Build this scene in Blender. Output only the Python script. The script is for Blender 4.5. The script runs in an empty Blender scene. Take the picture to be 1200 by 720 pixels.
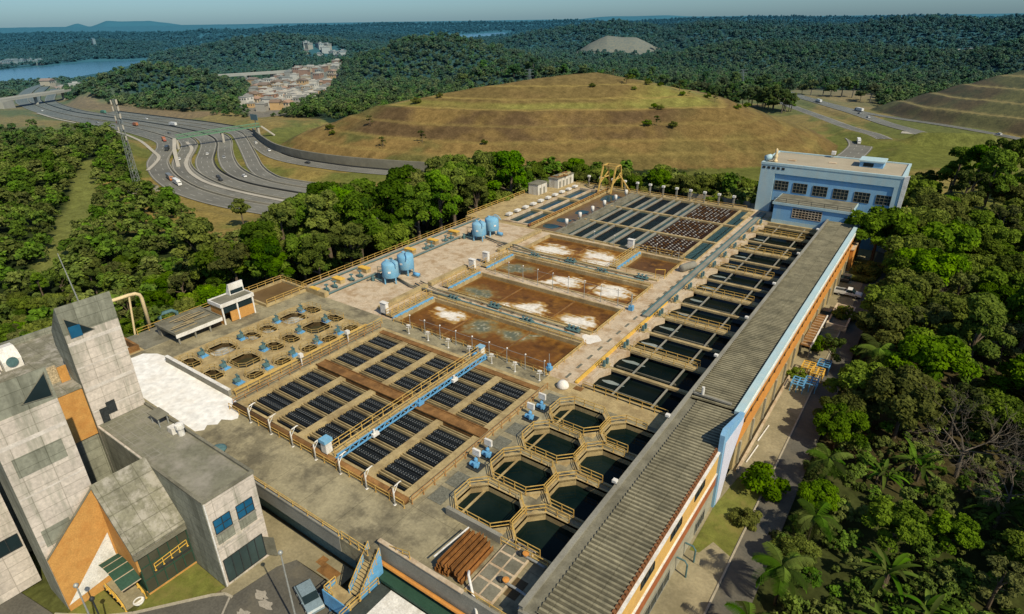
import bpy, bmesh, math, random
import numpy as np
from mathutils import Vector, Matrix
rnd = random.Random(7)
R = math.radians
scene = bpy.context.scene
COL = scene.collection
H_CAM = 48.0
ORD = ['first', 'second', 'third', 'fourth', 'fifth', 'sixth', 'seventh', 'eighth', 'ninth', 'tenth', 'eleventh', 'twelfth', 'thirteenth', 'fourteenth',
       'fifteenth', 'sixteenth', 'seventeenth', 'eighteenth', 'nineteenth', 'twentieth', 'twenty-first', 'twenty-second', 'twenty-third', 'twenty-fourth']

# ------------------------------------------------------------------ mesh helpers
class MB:
    def __init__(s): s.v = []; s.f = []; s.m = []
    def add(s, vs, fs, mi=0):
        b = len(s.v); s.v += [tuple(v) for v in vs]; s.f += [tuple(i + b for i in f) for f in fs]; s.m += [mi] * len(fs); return s
    def box(s, x0, y0, z0, x1, y1, z1, mi=0):
        return s.add([(x0, y0, z0), (x1, y0, z0), (x1, y1, z0), (x0, y1, z0), (x0, y0, z1), (x1, y0, z1), (x1, y1, z1), (x0, y1, z1)],
                     [(3, 2, 1, 0), (4, 5, 6, 7), (0, 1, 5, 4), (1, 2, 6, 5), (2, 3, 7, 6), (3, 0, 4, 7)], mi)
    def bar(s, p, q, w, h=None, mi=0):
        h = h or w; p = Vector(p); q = Vector(q); d = (q - p)
        if d.length < 1e-6: return s
        d.normalize()
        up = Vector((0, 0, 1)) if abs(d.z) < .95 else Vector((0, 1, 0))
        r = d.cross(up).normalized(); u = r.cross(d)
        vs = [c + r * (a * w / 2) + u * (b * h / 2) for c in (p, q) for a, b in ((-1, -1), (1, -1), (1, 1), (-1, 1))]
        return s.add(vs, [(3, 2, 1, 0), (4, 5, 6, 7), (0, 1, 5, 4), (1, 2, 6, 5), (2, 3, 7, 6), (3, 0, 4, 7)], mi)
    def tube(s, pts, r, n=8, mi=0):
        pts = [Vector(p) for p in pts]; k = len(pts); rs = r if isinstance(r, (list, tuple)) else [r] * k
        vs = []
        for i, p in enumerate(pts):
            d = (pts[min(i + 1, k - 1)] - pts[max(i - 1, 0)]).normalized()
            up = Vector((0, 0, 1)) if abs(d.z) < .9 else Vector((0, 1, 0))
            a = d.cross(up).normalized(); b = a.cross(d)
            for j in range(n):
                t = 2 * math.pi * j / n; vs.append(p + (a * math.cos(t) + b * math.sin(t)) * rs[i])
        fs = [(i * n + j, i * n + (j + 1) % n, (i + 1) * n + (j + 1) % n, (i + 1) * n + j) for i in range(k - 1) for j in range(n)]
        fs += [tuple(range(n))[::-1], tuple((k - 1) * n + j for j in range(n))]
        return s.add(vs, fs, mi)
    def lathe(s, c, prof, n=20, mi=0):
        c = Vector(c); vs = []
        for r, z in prof:
            for j in range(n):
                t = 2 * math.pi * j / n; vs.append((c.x + r * math.cos(t), c.y + r * math.sin(t), c.z + z))
        k = len(prof)
        fs = [(i * n + j, i * n + (j + 1) % n, (i + 1) * n + (j + 1) % n, (i + 1) * n + j) for i in range(k - 1) for j in range(n)]
        fs += [tuple(range(n))[::-1], tuple((k - 1) * n + j for j in range(n))]
        return s.add(vs, fs, mi)
    def prism(s, poly, z0, z1, mi=0):
        n = len(poly); vs = [(x, y, z0) for x, y in poly] + [(x, y, z1) for x, y in poly]
        return s.add(vs, [tuple(range(n))[::-1], tuple(range(n, 2 * n))] + [(i, (i + 1) % n, n + (i + 1) % n, n + i) for i in range(n)], mi)
    def extr(s, poly, vec, mi=0):
        n = len(poly); vec = Vector(vec); vs = [Vector(p) for p in poly] + [Vector(p) + vec for p in poly]
        return s.add(vs, [tuple(range(n))[::-1], tuple(range(n, 2 * n))] + [(i, (i + 1) % n, n + (i + 1) % n, n + i) for i in range(n)], mi)
    def ring(s, outer, inner, z0, z1, mi=0):
        """wall between two loops with the same number of points"""
        n = len(outer)
        vs = [(x, y, z0) for x, y in outer] + [(x, y, z1) for x, y in outer] + [(x, y, z0) for x, y in inner] + [(x, y, z1) for x, y in inner]
        fs = []
        for i in range(n):
            j = (i + 1) % n
            fs += [(i, j, n + j, n + i), (2 * n + j, 2 * n + i, 3 * n + i, 3 * n + j), (n + i, n + j, 3 * n + j, 3 * n + i), (j, i, 2 * n + i, 2 * n + j)]
        return s.add(vs, fs, mi)
    def build(s, name, mats, parent=None, smooth=False, origin=None):
        me = bpy.data.meshes.new(name)
        o = Vector(origin) if origin is not None else (Vector(parent_loc(parent)) if parent else Vector((0, 0, 0)))
        me.from_pydata([(v[0] - o.x, v[1] - o.y, v[2] - o.z) for v in s.v], [], s.f)
        for m in (mats if isinstance(mats, (list, tuple)) else [mats]): me.materials.append(m)
        me.polygons.foreach_set('material_index', s.m)
        bm = bmesh.new(); bm.from_mesh(me); bmesh.ops.recalc_face_normals(bm, faces=bm.faces); bm.to_mesh(me); bm.free()
        if smooth: me.polygons.foreach_set('use_smooth', [True] * len(me.polygons))
        ob = bpy.data.objects.new(name, me); COL.objects.link(ob)
        if parent: ob.parent = parent
        elif origin is not None: ob.location = o
        return ob
def parent_loc(p):
    l = Vector(p.location)
    while p.parent: p = p.parent; l += Vector(p.location)
    return l
def tag(o, label=None, cat=None, group=None, kind=None):
    if label: o['label'] = label
    if cat: o['category'] = cat
    if group: o['group'] = group
    if kind: o['kind'] = kind
    return o
def thing(name, label, cat, loc=(0, 0, 0), group=None, rz=0):
    o = bpy.data.objects.new(name, None); COL.objects.link(o); o.location = loc; o.rotation_euler = (0, 0, rz); o.empty_display_size = .5
    return tag(o, label, cat, group)
def dup(root, loc=None, rz=None, label=None, group=None, sc=None):
    def cp(o, par):
        c = o.copy(); COL.objects.link(c)
        if par: c.parent = par
        for ch in list(o.children): cp(ch, c)
        return c
    r = cp(root, None)
    if loc is not None: r.location = loc
    if rz is not None: r.rotation_euler = (0, 0, rz)
    if sc is not None: r.scale = (sc, sc, sc) if not isinstance(sc, (tuple, list)) else sc
    if label: r['label'] = label
    if group: r['group'] = group
    return r
class Proto:
    """first call moves the built thing itself, later calls copy it"""
    def __init__(s, root): s.root = root; s.used = False
    def place(s, loc, rz=0, label=None, group=None, sc=None):
        if not s.used:
            s.used = True; r = s.root; r.location = loc; r.rotation_euler = (0, 0, rz)
            if sc is not None: r.scale = (sc, sc, sc) if not isinstance(sc, (tuple, list)) else sc
            if label: r['label'] = label
            if group: r['group'] = group
            return r
        return dup(s.root, loc, rz, label, group, sc if sc is not None else 1.0)

# ------------------------------------------------------------------ materials
HAZE = (.040, .150, .225)  # distance haze, blended into the base colours of far materials
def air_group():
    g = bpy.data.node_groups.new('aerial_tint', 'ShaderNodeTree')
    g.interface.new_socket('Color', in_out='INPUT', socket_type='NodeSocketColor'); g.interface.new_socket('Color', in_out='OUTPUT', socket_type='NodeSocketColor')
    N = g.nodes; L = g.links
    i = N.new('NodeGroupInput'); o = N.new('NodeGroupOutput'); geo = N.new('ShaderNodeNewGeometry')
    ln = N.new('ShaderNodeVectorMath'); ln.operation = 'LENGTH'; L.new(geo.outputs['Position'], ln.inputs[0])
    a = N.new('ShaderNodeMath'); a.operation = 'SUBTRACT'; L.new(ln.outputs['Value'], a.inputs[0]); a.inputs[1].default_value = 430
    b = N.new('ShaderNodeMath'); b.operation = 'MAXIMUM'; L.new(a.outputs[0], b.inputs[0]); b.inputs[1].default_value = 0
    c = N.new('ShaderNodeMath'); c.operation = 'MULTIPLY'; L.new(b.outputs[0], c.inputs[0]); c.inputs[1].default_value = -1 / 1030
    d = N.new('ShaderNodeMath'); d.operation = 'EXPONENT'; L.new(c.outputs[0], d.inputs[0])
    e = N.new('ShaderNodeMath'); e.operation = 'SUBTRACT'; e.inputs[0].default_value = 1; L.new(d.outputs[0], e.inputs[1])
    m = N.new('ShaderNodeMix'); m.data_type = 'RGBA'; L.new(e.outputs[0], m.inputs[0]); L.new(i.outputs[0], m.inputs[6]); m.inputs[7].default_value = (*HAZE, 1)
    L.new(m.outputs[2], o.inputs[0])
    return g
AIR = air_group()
def base_mat(name):
    m = bpy.data.materials.new(name); m.use_nodes = True; nt = m.node_tree
    return m, nt.nodes, nt.links, nt.nodes['Principled BSDF']
def noise(N, L, vec, scale, detail=5, rough=.6):
    n = N.new('ShaderNodeTexNoise'); n.inputs['Scale'].default_value = scale; n.inputs['Detail'].default_value = detail; n.inputs['Roughness'].default_value = rough
    L.new(vec, n.inputs['Vector']); return n
def ramp(N, L, fac, stops):
    r = N.new('ShaderNodeValToRGB'); e = r.color_ramp.elements
    while len(e) < len(stops): e.new(.5)
    for k, (p, c) in enumerate(stops): e[k].position = p; e[k].color = (*c, 1) if len(c) == 3 else c
    L.new(fac, r.inputs[0]); return r
def mixc(N, L, fac, a, b, mode='MIX'):
    m = N.new('ShaderNodeMix'); m.data_type = 'RGBA'; m.blend_type = mode
    for sock, v in ((0, fac), (6, a), (7, b)):
        if hasattr(v, 'links'): L.new(v, m.inputs[sock])
        elif isinstance(v, tuple): m.inputs[sock].default_value = (*v, 1) if len(v) == 3 else v
        else: m.inputs[sock].default_value = v
    return m.outputs[2]
def pmat(name, col, var=.25, scale=.6, rough=.8, stain=None, stain_scale=.12, stain_amt=.5, bump=0.0, metal=0.0, streak=False, haze=False, objvar=0.0, spec=.15, fine=6.0, joints=None, ribs=None):
    m, N, L, P = base_mat(name)
    geo = N.new('ShaderNodeNewGeometry'); vec = geo.outputs['Position']
    n1 = noise(N, L, vec, scale, 6, .65); n2 = noise(N, L, vec, fine, 3, .6)
    lo = tuple(c * (1 - var) for c in col); hi = tuple(min(1, c * (1 + var)) for c in col)
    c = ramp(N, L, n1.outputs[0], [(.3, lo), (.7, hi)]).outputs[0]
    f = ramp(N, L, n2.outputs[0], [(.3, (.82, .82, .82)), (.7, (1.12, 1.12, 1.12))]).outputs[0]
    c = mixc(N, L, 1.0, c, f, 'MULTIPLY')
    if stain:
        v2 = vec
        if streak:
            mp = N.new('ShaderNodeMapping'); mp.inputs['Scale'].default_value = (1.6, 1.6, .22); L.new(vec, mp.inputs[0]); v2 = mp.outputs[0]
        n3 = noise(N, L, v2, stain_scale, 7, .7)
        k = ramp(N, L, n3.outputs[0], [(.47, (0, 0, 0)), (.62, (stain_amt,) * 3)]).outputs[0]
        c = mixc(N, L, k, c, stain)
    if joints:
        sx = N.new('ShaderNodeSeparateXYZ'); L.new(vec, sx.inputs[0]); ad = N.new('ShaderNodeMath'); ad.operation = 'ADD'; L.new(sx.outputs[0], ad.inputs[0]); L.new(sx.outputs[1], ad.inputs[1])
        cb = N.new('ShaderNodeCombineXYZ'); L.new(ad.outputs[0] if joints[2] == 'wall' else sx.outputs[0], cb.inputs[0]); L.new(sx.outputs[2] if joints[2] == 'wall' else sx.outputs[1], cb.inputs[1])
        bt = N.new('ShaderNodeTexBrick'); bt.offset = 0; bt.inputs['Scale'].default_value = 1; bt.inputs['Brick Width'].default_value = joints[0]; bt.inputs['Row Height'].default_value = joints[1]; bt.inputs['Mortar Size'].default_value = .035
        bt.inputs['Color1'].default_value = (1, 1, 1, 1); bt.inputs['Color2'].default_value = (.86, .86, .86, 1); bt.inputs['Mortar'].default_value = (.62, .62, .6, 1); L.new(cb.outputs[0], bt.inputs['Vector']); c = mixc(N, L, 1.0, c, bt.outputs['Color'], 'MULTIPLY')
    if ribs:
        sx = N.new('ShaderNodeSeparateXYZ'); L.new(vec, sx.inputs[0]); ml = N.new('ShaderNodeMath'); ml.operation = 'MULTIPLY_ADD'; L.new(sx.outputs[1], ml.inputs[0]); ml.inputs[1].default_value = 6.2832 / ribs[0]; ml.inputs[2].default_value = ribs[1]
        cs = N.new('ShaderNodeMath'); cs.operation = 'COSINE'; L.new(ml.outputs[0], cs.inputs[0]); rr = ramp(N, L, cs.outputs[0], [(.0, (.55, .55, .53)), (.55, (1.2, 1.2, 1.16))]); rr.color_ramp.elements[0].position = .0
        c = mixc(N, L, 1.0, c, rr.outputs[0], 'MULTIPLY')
    if objvar:
        oi = N.new('ShaderNodeObjectInfo'); hs = N.new('ShaderNodeHueSaturation')
        mr = N.new('ShaderNodeMapRange'); L.new(oi.outputs['Random'], mr.inputs[0]); mr.inputs[3].default_value = 1 - objvar; mr.inputs[4].default_value = 1 + objvar
        L.new(mr.outputs[0], hs.inputs['Value']); L.new(c, hs.inputs['Color']); c = hs.outputs[0]
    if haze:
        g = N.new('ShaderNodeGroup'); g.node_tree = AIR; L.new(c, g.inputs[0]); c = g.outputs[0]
    L.new(c, P.inputs['Base Color']); P.inputs['Roughness'].default_value = rough; P.inputs['Metallic'].default_value = metal; P.inputs['Specular IOR Level'].default_value = spec
    if bump:
        b = N.new('ShaderNodeBump'); b.inputs['Strength'].default_value = bump; b.inputs['Distance'].default_value = .05; L.new(n2.outputs[0], b.inputs['Height']); L.new(b.outputs[0], P.inputs['Normal'])
    return m
def attr_mat(name, rough=.85, haze=True, fine=.5, fine_amt=.3, spec=.04, fine2=None):
    m, N, L, P = base_mat(name)
    at = N.new('ShaderNodeAttribute'); at.attribute_name = 'Col'; geo = N.new('ShaderNodeNewGeometry')
    n = noise(N, L, geo.outputs['Position'], fine, 8, .7)
    k = ramp(N, L, n.outputs[0], [(.3, (1 - fine_amt,) * 3), (.7, (1 + fine_amt,) * 3)]).outputs[0]
    c = mixc(N, L, 1.0, at.outputs['Color'], k, 'MULTIPLY')
    if fine2:
        n = noise(N, L, geo.outputs['Position'], fine2, 4, .7)
        k = ramp(N, L, n.outputs[0], [(.35, (.72,) * 3), (.65, (1.2,) * 3)]).outputs[0]; c = mixc(N, L, 1.0, c, k, 'MULTIPLY')
    if haze:
        g = N.new('ShaderNodeGroup'); g.node_tree = AIR; L.new(c, g.inputs[0]); c = g.outputs[0]
    L.new(c, P.inputs['Base Color']); P.inputs['Roughness'].default_value = rough; P.inputs['Specular IOR Level'].default_value = spec
    return m
def water_mat(name, col, rough=.08, bump=.08, scale=1.2, haze=False, col2=None, vs=.25, spec=.2):
    m, N, L, P = base_mat(name)
    geo = N.new('ShaderNodeNewGeometry'); n = noise(N, L, geo.outputs['Position'], scale, 4, .6)
    n0 = noise(N, L, geo.outputs['Position'], vs, 4, .6)
    c = ramp(N, L, n0.outputs[0], [(.35, col), (.68, col2 or tuple(x * 1.6 for x in col))]).outputs[0]
    if haze:
        g = N.new('ShaderNodeGroup'); g.node_tree = AIR; L.new(c, g.inputs[0]); c = g.outputs[0]
    L.new(c, P.inputs['Base Color'])
    P.inputs['Roughness'].default_value = rough; P.inputs['IOR'].default_value = 1.33; P.inputs['Specular IOR Level'].default_value = spec
    b = N.new('ShaderNodeBump'); b.inputs['Strength'].default_value = bump; b.inputs['Distance'].default_value = .1; L.new(n.outputs[0], b.inputs['Height']); L.new(b.outputs[0], P.inputs['Normal'])
    return m
def leaf_mat(name, lo, hi, haze=False, trans=.3):
    lo = tuple(1.25 * x for x in lo); hi = tuple(1.3 * x for x in hi)
    m, N, L, P = base_mat(name)
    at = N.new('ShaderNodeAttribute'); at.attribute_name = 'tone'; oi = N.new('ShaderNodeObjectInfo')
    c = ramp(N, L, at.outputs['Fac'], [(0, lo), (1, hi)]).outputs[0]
    hs = N.new('ShaderNodeHueSaturation'); L.new(c, hs.inputs['Color'])
    for k, (a, b) in {'Hue': (.484, .545), 'Value': (.62, 1.42), 'Saturation': (.9, 1.15)}.items():
        mr = N.new('ShaderNodeMapRange'); mr.inputs[3].default_value = a; mr.inputs[4].default_value = b
        if k == 'Value':
            ml = N.new('ShaderNodeMath'); ml.operation = 'MULTIPLY'; ml.inputs[1].default_value = 7.31; fr = N.new('ShaderNodeMath'); fr.operation = 'FRACT'
            L.new(oi.outputs['Random'], ml.inputs[0]); L.new(ml.outputs[0], fr.inputs[0]); L.new(fr.outputs[0], mr.inputs[0])
        else: L.new(oi.outputs['Random'], mr.inputs[0])
        L.new(mr.outputs[0], hs.inputs[k])
    c = hs.outputs[0]
    if haze:
        g = N.new('ShaderNodeGroup'); g.node_tree = AIR; L.new(c, g.inputs[0]); c = g.outputs[0]
    L.new(c, P.inputs['Base Color']); P.inputs['Roughness'].default_value = .8; P.inputs['Specular IOR Level'].default_value = .05
    if trans:
        t = N.new('ShaderNodeBsdfTranslucent'); mx = N.new('ShaderNodeMixShader'); mx.inputs[0].default_value = trans; L.new(c, t.inputs[0])
        L.new(P.outputs[0], mx.inputs[1]); L.new(t.outputs[0], mx.inputs[2]); L.new(mx.outputs[0], N['Material Output'].inputs[0])
    return m

# ------------------------------------------------------------------ world, sun, camera
SUN_EL = R(45)
SUN_DIR = Vector((.962 * math.cos(SUN_EL), -.272 * math.cos(SUN_EL), math.sin(SUN_EL)))
w = bpy.data.worlds.new('World'); scene.world = w; w.use_nodes = True
N, L = w.node_tree.nodes, w.node_tree.links
sky = N.new('ShaderNodeTexSky'); sky.sky_type = 'NISHITA'; sky.sun_disc = False; sky.sun_elevation = SUN_EL
sky.sun_rotation = math.atan2(SUN_DIR.x, SUN_DIR.y); sky.altitude = 800; sky.air_density = 1.0; sky.dust_density = 1.2; sky.ozone_density = 1.4
bg = N['Background']; bg.inputs[1].default_value = .10
tc = N.new('ShaderNodeTexCoord'); sp = N.new('ShaderNodeSeparateXYZ'); L.new(tc.outputs['Generated'], sp.inputs[0])
rp = ramp(N, L, sp.outputs['Z'], [(0.0, (.44, .68, .92)), (.16, (.62, .84, 1.02)), (.5, (.9, 1.0, 1.05))])
L.new(mixc(N, L, 1.0, sky.outputs[0], rp.outputs[0], 'MULTIPLY'), bg.inputs[0])
sd = bpy.data.lights.new('sun', 'SUN'); sd.energy = 4.7; sd.angle = R(.5); sd.color = (1.0, .885, .65)
so = bpy.data.objects.new('sun', sd); COL.objects.link(so); so.rotation_euler = (-SUN_DIR).to_track_quat('-Z', 'Y').to_euler()
cd = bpy.data.cameras.new('camera'); cam = bpy.data.objects.new('camera', cd); COL.objects.link(cam); scene.camera = cam
cd.sensor_width = 36; cd.lens = 716.277 / 1200 * 36; cd.clip_start = 1; cd.clip_end = 60000
p_, r_, y_ = R(25.29335), R(-.81139), R(-35.6826)
fwd = Vector((math.sin(y_) * math.cos(p_), math.cos(y_) * math.cos(p_), -math.sin(p_))); rt = Vector((math.cos(y_), -math.sin(y_), 0)); up = rt.cross(fwd)
r2 = rt * math.cos(r_) + up * math.sin(r_); u2 = -rt * math.sin(r_) + up * math.cos(r_)
M = Matrix((r2, u2, -fwd)).transposed().to_4x4(); M.translation = (0, 0, H_CAM); cam.matrix_world = M
scene.view_settings.view_transform = 'Standard'; scene.view_settings.look = 'None'; scene.view_settings.exposure = 0
scene.render.engine = 'CYCLES'; scene.cycles.use_denoising = True
try: scene.cycles.denoiser = 'OPENIMAGEDENOISE'
except Exception: pass
scene.cycles.max_bounces = 5; scene.cycles.diffuse_bounces = 2; scene.cycles.glossy_bounces = 3; scene.cycles.transmission_bounces = 4
scene.cycles.caustics_reflective = False; scene.cycles.caustics_refractive = False

# ------------------------------------------------------------------ numpy noise and distances
def vnoise(x, y, seed=0):
    xi = np.floor(x).astype(np.int64); yi = np.floor(y).astype(np.int64); xf = x - xi; yf = y - yi
    u = xf * xf * (3 - 2 * xf); v = yf * yf * (3 - 2 * yf)
    def h(a, b):
        n = (a * 374761393 + b * 668265263 + seed * 1442695041) & 0xffffffff
        n = ((n ^ (n >> 13)) * 1274126177) & 0xffffffff
        return ((n ^ (n >> 16)) & 0xffff) / 65535.0
    return (h(xi, yi) * (1 - u) + h(xi + 1, yi) * u) * (1 - v) + (h(xi, yi + 1) * (1 - u) + h(xi + 1, yi + 1) * u) * v
def fbm(x, y, oct=4, seed=0):
    s = 0; a = .5; t = 0
    for k in range(oct): s = s + a * vnoise(x * 2 ** k, y * 2 ** k, seed + k * 17); t += a; a *= .5
    return s / t
def sstep(a, b, x):
    t = np.clip((x - a) / (b - a), 0, 1); return t * t * (3 - 2 * t)
def pl_dist(X, Y, pts, vals=None):
    """distance to a polyline and the value interpolated along it"""
    best = np.full(X.shape, 1e9); val = np.zeros(X.shape)
    for k in range(len(pts) - 1):
        ax, ay = pts[k][:2]; bx, by = pts[k + 1][:2]; dx, dy = bx - ax, by - ay; l2 = dx * dx + dy * dy + 1e-9
        t = np.clip(((X - ax) * dx + (Y - ay) * dy) / l2, 0, 1); d = np.hypot(X - ax - t * dx, Y - ay - t * dy)
        m = d < best; best = np.where(m, d, best)
        if vals is not None: val = np.where(m, vals[k] * (1 - t) + vals[k + 1] * t, val)
    return (best, val) if vals is not None else best
def in_poly(X, Y, poly):
    c = np.zeros(X.shape, bool); n = len(poly)
    for i in range(n):
        x0, y0 = poly[i]; x1, y1 = poly[(i + 1) % n]
        if y0 == y1: continue
        m = ((y0 > Y) != (y1 > Y)) & (X < (x1 - x0) * (Y - y0) / (y1 - y0) + x0); c ^= m
    return c
def poly_in(X, Y, poly):
    """inward distance, negative outside"""
    d = pl_dist(X, Y, poly + [poly[0]]); return np.where(in_poly(X, Y, poly), d, -d)
# ------------------------------------------------------------------ terrain
RIDGES = [  # crest (x, y, z), half width
    ([(-750, 278, -20), (-743, 298, -9), (-730, 329, 1), (-716, 357, 2), (-688, 380, -5), (-650, 392, -20), (-580, 352, -26)], 105),
    ([(-1302, 746, -5), (-1267, 804, 10), (-1229, 860, 15), (-1177, 929, 10), (-1121, 997, -4)], 260),
    ([(-703, 562, -11), (-666, 605, 3), (-634, 639, 17), (-597, 674, 23), (-562, 703, 16), (-521, 734, 2), (-482, 760, -12)], 170),
    ([(-959, 1281, -16), (-892, 1328, 5), (-789, 1392, 22), (-719, 1429, 32), (-648, 1463, 21), (-575, 1493, 9)], 260),
    ([(-676, 1168, -20), (-650, 1183, 0), (-618, 1200, 14), (-565, 1224, 8), (-520, 1240, -10)], 125),
    ([(-606, 1372, 5), (-540, 1399, 19), (-458, 1428, 25), (-376, 1452, 19), (-296, 1471, 14), (-220, 1484, 18), (-149, 1493, 25), (-80, 1498, 29), (-14, 1500, 25), (83, 1498, 25), (400, 1500, 25)], 300),
    ([(-375, 981, -9), (-306, 1004, 5), (-238, 1023, 8), (-150, 1039, 3), (-87, 1046, -2), (-19, 1050, -7), (23, 1050, 4), (64, 1048, 9), (300, 1040, 12)], 220),
    ([(-435, 549, -8), (-375, 591, -7), (-312, 627, -13), (-247, 655, -20)], 55),
    ([(-3600, 1400, -20), (-3300, 2000, -6), (-2900, 2600, -14), (-2500, 2900, -24)], 420), ([(-4300, 3200, -4), (-3600, 4200, 10), (-2700, 4900, 2), (-1500, 5400, 16), (-300, 5600, 8)], 700), ([(-2000, 1250, -16), (-1750, 1500, -2), (-1480, 1750, -14)], 240), ([(-900, 1800, 8), (-640, 1950, 26), (-300, 2050, 14), (60, 2100, 30), (400, 2100, 22)], 260),
    ([(-30, 446, -17), (-8, 452, -16.5), (16, 462, -17)], 20),
    ([(-2229, 566, -20), (-2201, 668, -28), (-2163, 782, -17), (-2116, 900, -9), (-2041, 1061, -17), (-1995, 1145, -20)], 350),
    ([(-12000, -3000, -90), (-8599, 2656, -76), (-8338, 3387, -70), (-7972, 4178, -52), (-7480, 5005, -32), (-6851, 5836, -9), (-6087, 6630, 6), (-5206, 7342, 12), (-3251, 8393, 25), (-1341, 8900, 10), (279, 8996, -9), (6000, 9000, -9)], 2600),
    ([(-22451, 8482, -67), (-22281, 8918, 87), (-22168, 9196, -10), (-21978, 9641, 147), (-21843, 9943, 119), (-21493, 10679, 133), (-21064, 11503, -28), (-20507, 12469, -121)], 1500),
]
MOUND = [(-358, 240), (-328, 232), (-283, 230), (-237, 238), (-201, 251), (-167, 272), (-131, 299), (-95, 327), (-62, 356), (-53, 385), (-58, 425), (-82, 475), (-120, 520), (-180, 556), (-260, 566), (-330, 515), (-374, 420), (-386, 330), (-378, 268)]
MPD = [-1, 0, 12, 15, 27, 30, 44, 48, 62, 74, 86, 90, 112, 116, 145, 170, 400]
MPZ = [-25, -25, -20, -19.7, -15.4, -15.2, -9.3, -9.0, -3.2, -2.4, .9, 1.2, 6.6, 6.9, 13.0, 14.6, 15.5]
TERR = [(-62, 588), (-34, 543), (-7, 527), (17, 514), (34, 502), (90, 468), (400, 400), (400, 900), (-20, 660)]
TPD = [-1, 0]; TPZ = [-22, -22]
for k in range(5): TPD += [13 + 17 * k, 17 + 17 * k]; TPZ += [-22 + 7 * (k + 1), -21.8 + 7 * (k + 1)]
TPD += [140, 300]; TPZ += [22, 30]
LAKE = [(-1160, 279), (-1225, 360), (-1232, 393), (-1290, 455), (-1470, 630), (-1490, 740), (-1500, 860), (-2100, 1230), (-2480, 1403), (-2420, 1300), (-1756, 904), (-1890, 771), (-1801, 639), (-1746, 520), (-1731, 426), (-1760, 100), (-1500, -300), (-1160, -100)]
LAKE2 = [(-2618, 2809), (-2621, 3153), (-2749, 3773), (-2050, 2889), (-1849, 2405), (-1761, 2116)]
ROADS = {
    'R1': ([(-150, 158), (-192, 151), (-230, 147), (-253, 144), (-275, 143.5), (-298, 145.5), (-326, 152), (-352, 161), (-378, 173), (-403, 189), (-424, 202), (-450, 212), (-507, 220), (-563, 223), (-671, 227), (-767, 241), (-847, 263), (-972, 316), (-1050, 365)], 10.5, -25),
    'R2': ([(-150, 169), (-201, 160.5), (-241, 156), (-268, 154.5), (-293, 156), (-321, 162), (-347, 171), (-370, 183), (-393, 199), (-416, 213), (-443, 223), (-478, 229), (-530, 231), (-563, 232)], 9, -25.02),
    'R3': ([(-160, 180), (-213, 170.5), (-256, 165.5), (-285, 165), (-308, 169), (-330, 176), (-356, 189), (-382, 206), (-406, 221), (-431, 232), (-459, 238), (-503, 241), (-550, 241), (-600, 239), (-677, 239), (-776, 254), (-860, 280), (-985, 335)], 9, -25.04),
    'R4': ([(-160, 188), (-222, 179), (-265, 174), (-291, 176), (-319, 184), (-346, 197), (-374, 213), (-400, 229), (-425, 241), (-451, 247), (-482, 250), (-537, 250), (-600, 247), (-677, 248), (-772, 264), (-850, 292), (-940, 330)], 8, -25.06),
    'R5': ([(-229, 187), (-272, 182), (-291, 185), (-313, 194), (-337, 207), (-379, 230), (-413, 248), (-433, 256), (-467, 260), (-510, 260), (-560, 257), (-640, 254)], 7, -25.08),
    'R6': ([(-200, 236), (-253, 222), (-278, 218), (-310, 217), (-337, 222), (-373, 237), (-412, 255), (-444, 266), (-490, 269), (-550, 266), (-640, 262)], 9, -25.1),
    'RH1': ([(-58, 300), (-52, 338), (-48, 371), (-46, 410), (-48, 440), (-61, 480), (-76, 509), (-92, 545), (-120, 600)], 12.5, -25.0),
    'RH1b': ([(-36, 448), (-44, 464), (-61, 484), (-86, 524), (-112, 565), (-140, 610)], 7, -22.5),
    'RH2': ([(-14, 470), (-23, 485), (-42, 511), (-70, 559), (-112, 622), (-150, 680)], 10, -22.02),
    'RH3': ([(120, 420), (70, 446), (44, 465), (33, 484), (12, 506), (-12, 525), (-40, 543), (-68, 568), (-112, 628), (-152, 690)], 6.5, -22.04),
}
FOREST_L = [(-640, 60), (-567, 150), (-555, 168), (-507, 164), (-474, 170), (-445, 184), (-418, 178), (-385, 156), (-352, 124), (-305, 94), (-265, 84), (-236, 92), (-208, 100), (-194, 122), (-176, 150), (-140, 178), (-125, 172), (-103, 172), (-103, 128), (-100, 66), (-108, 64), (-108, 24), (-120, -40), (-300, -60)]
TOWN = [(-900, 575), (-850, 640), (-710, 600), (-590, 480), (-530, 410), (-462, 318), (-476, 300), (-530, 325), (-640, 405), (-740, 470)]
STRIP = [(-225, 62), (-264, 83), (-316, 108), (-371, 133), (-405, 148)]
PATHP = [(-462, 196), (-408, 188), (-394, 184), (-375, 172), (-357, 158)]
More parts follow.
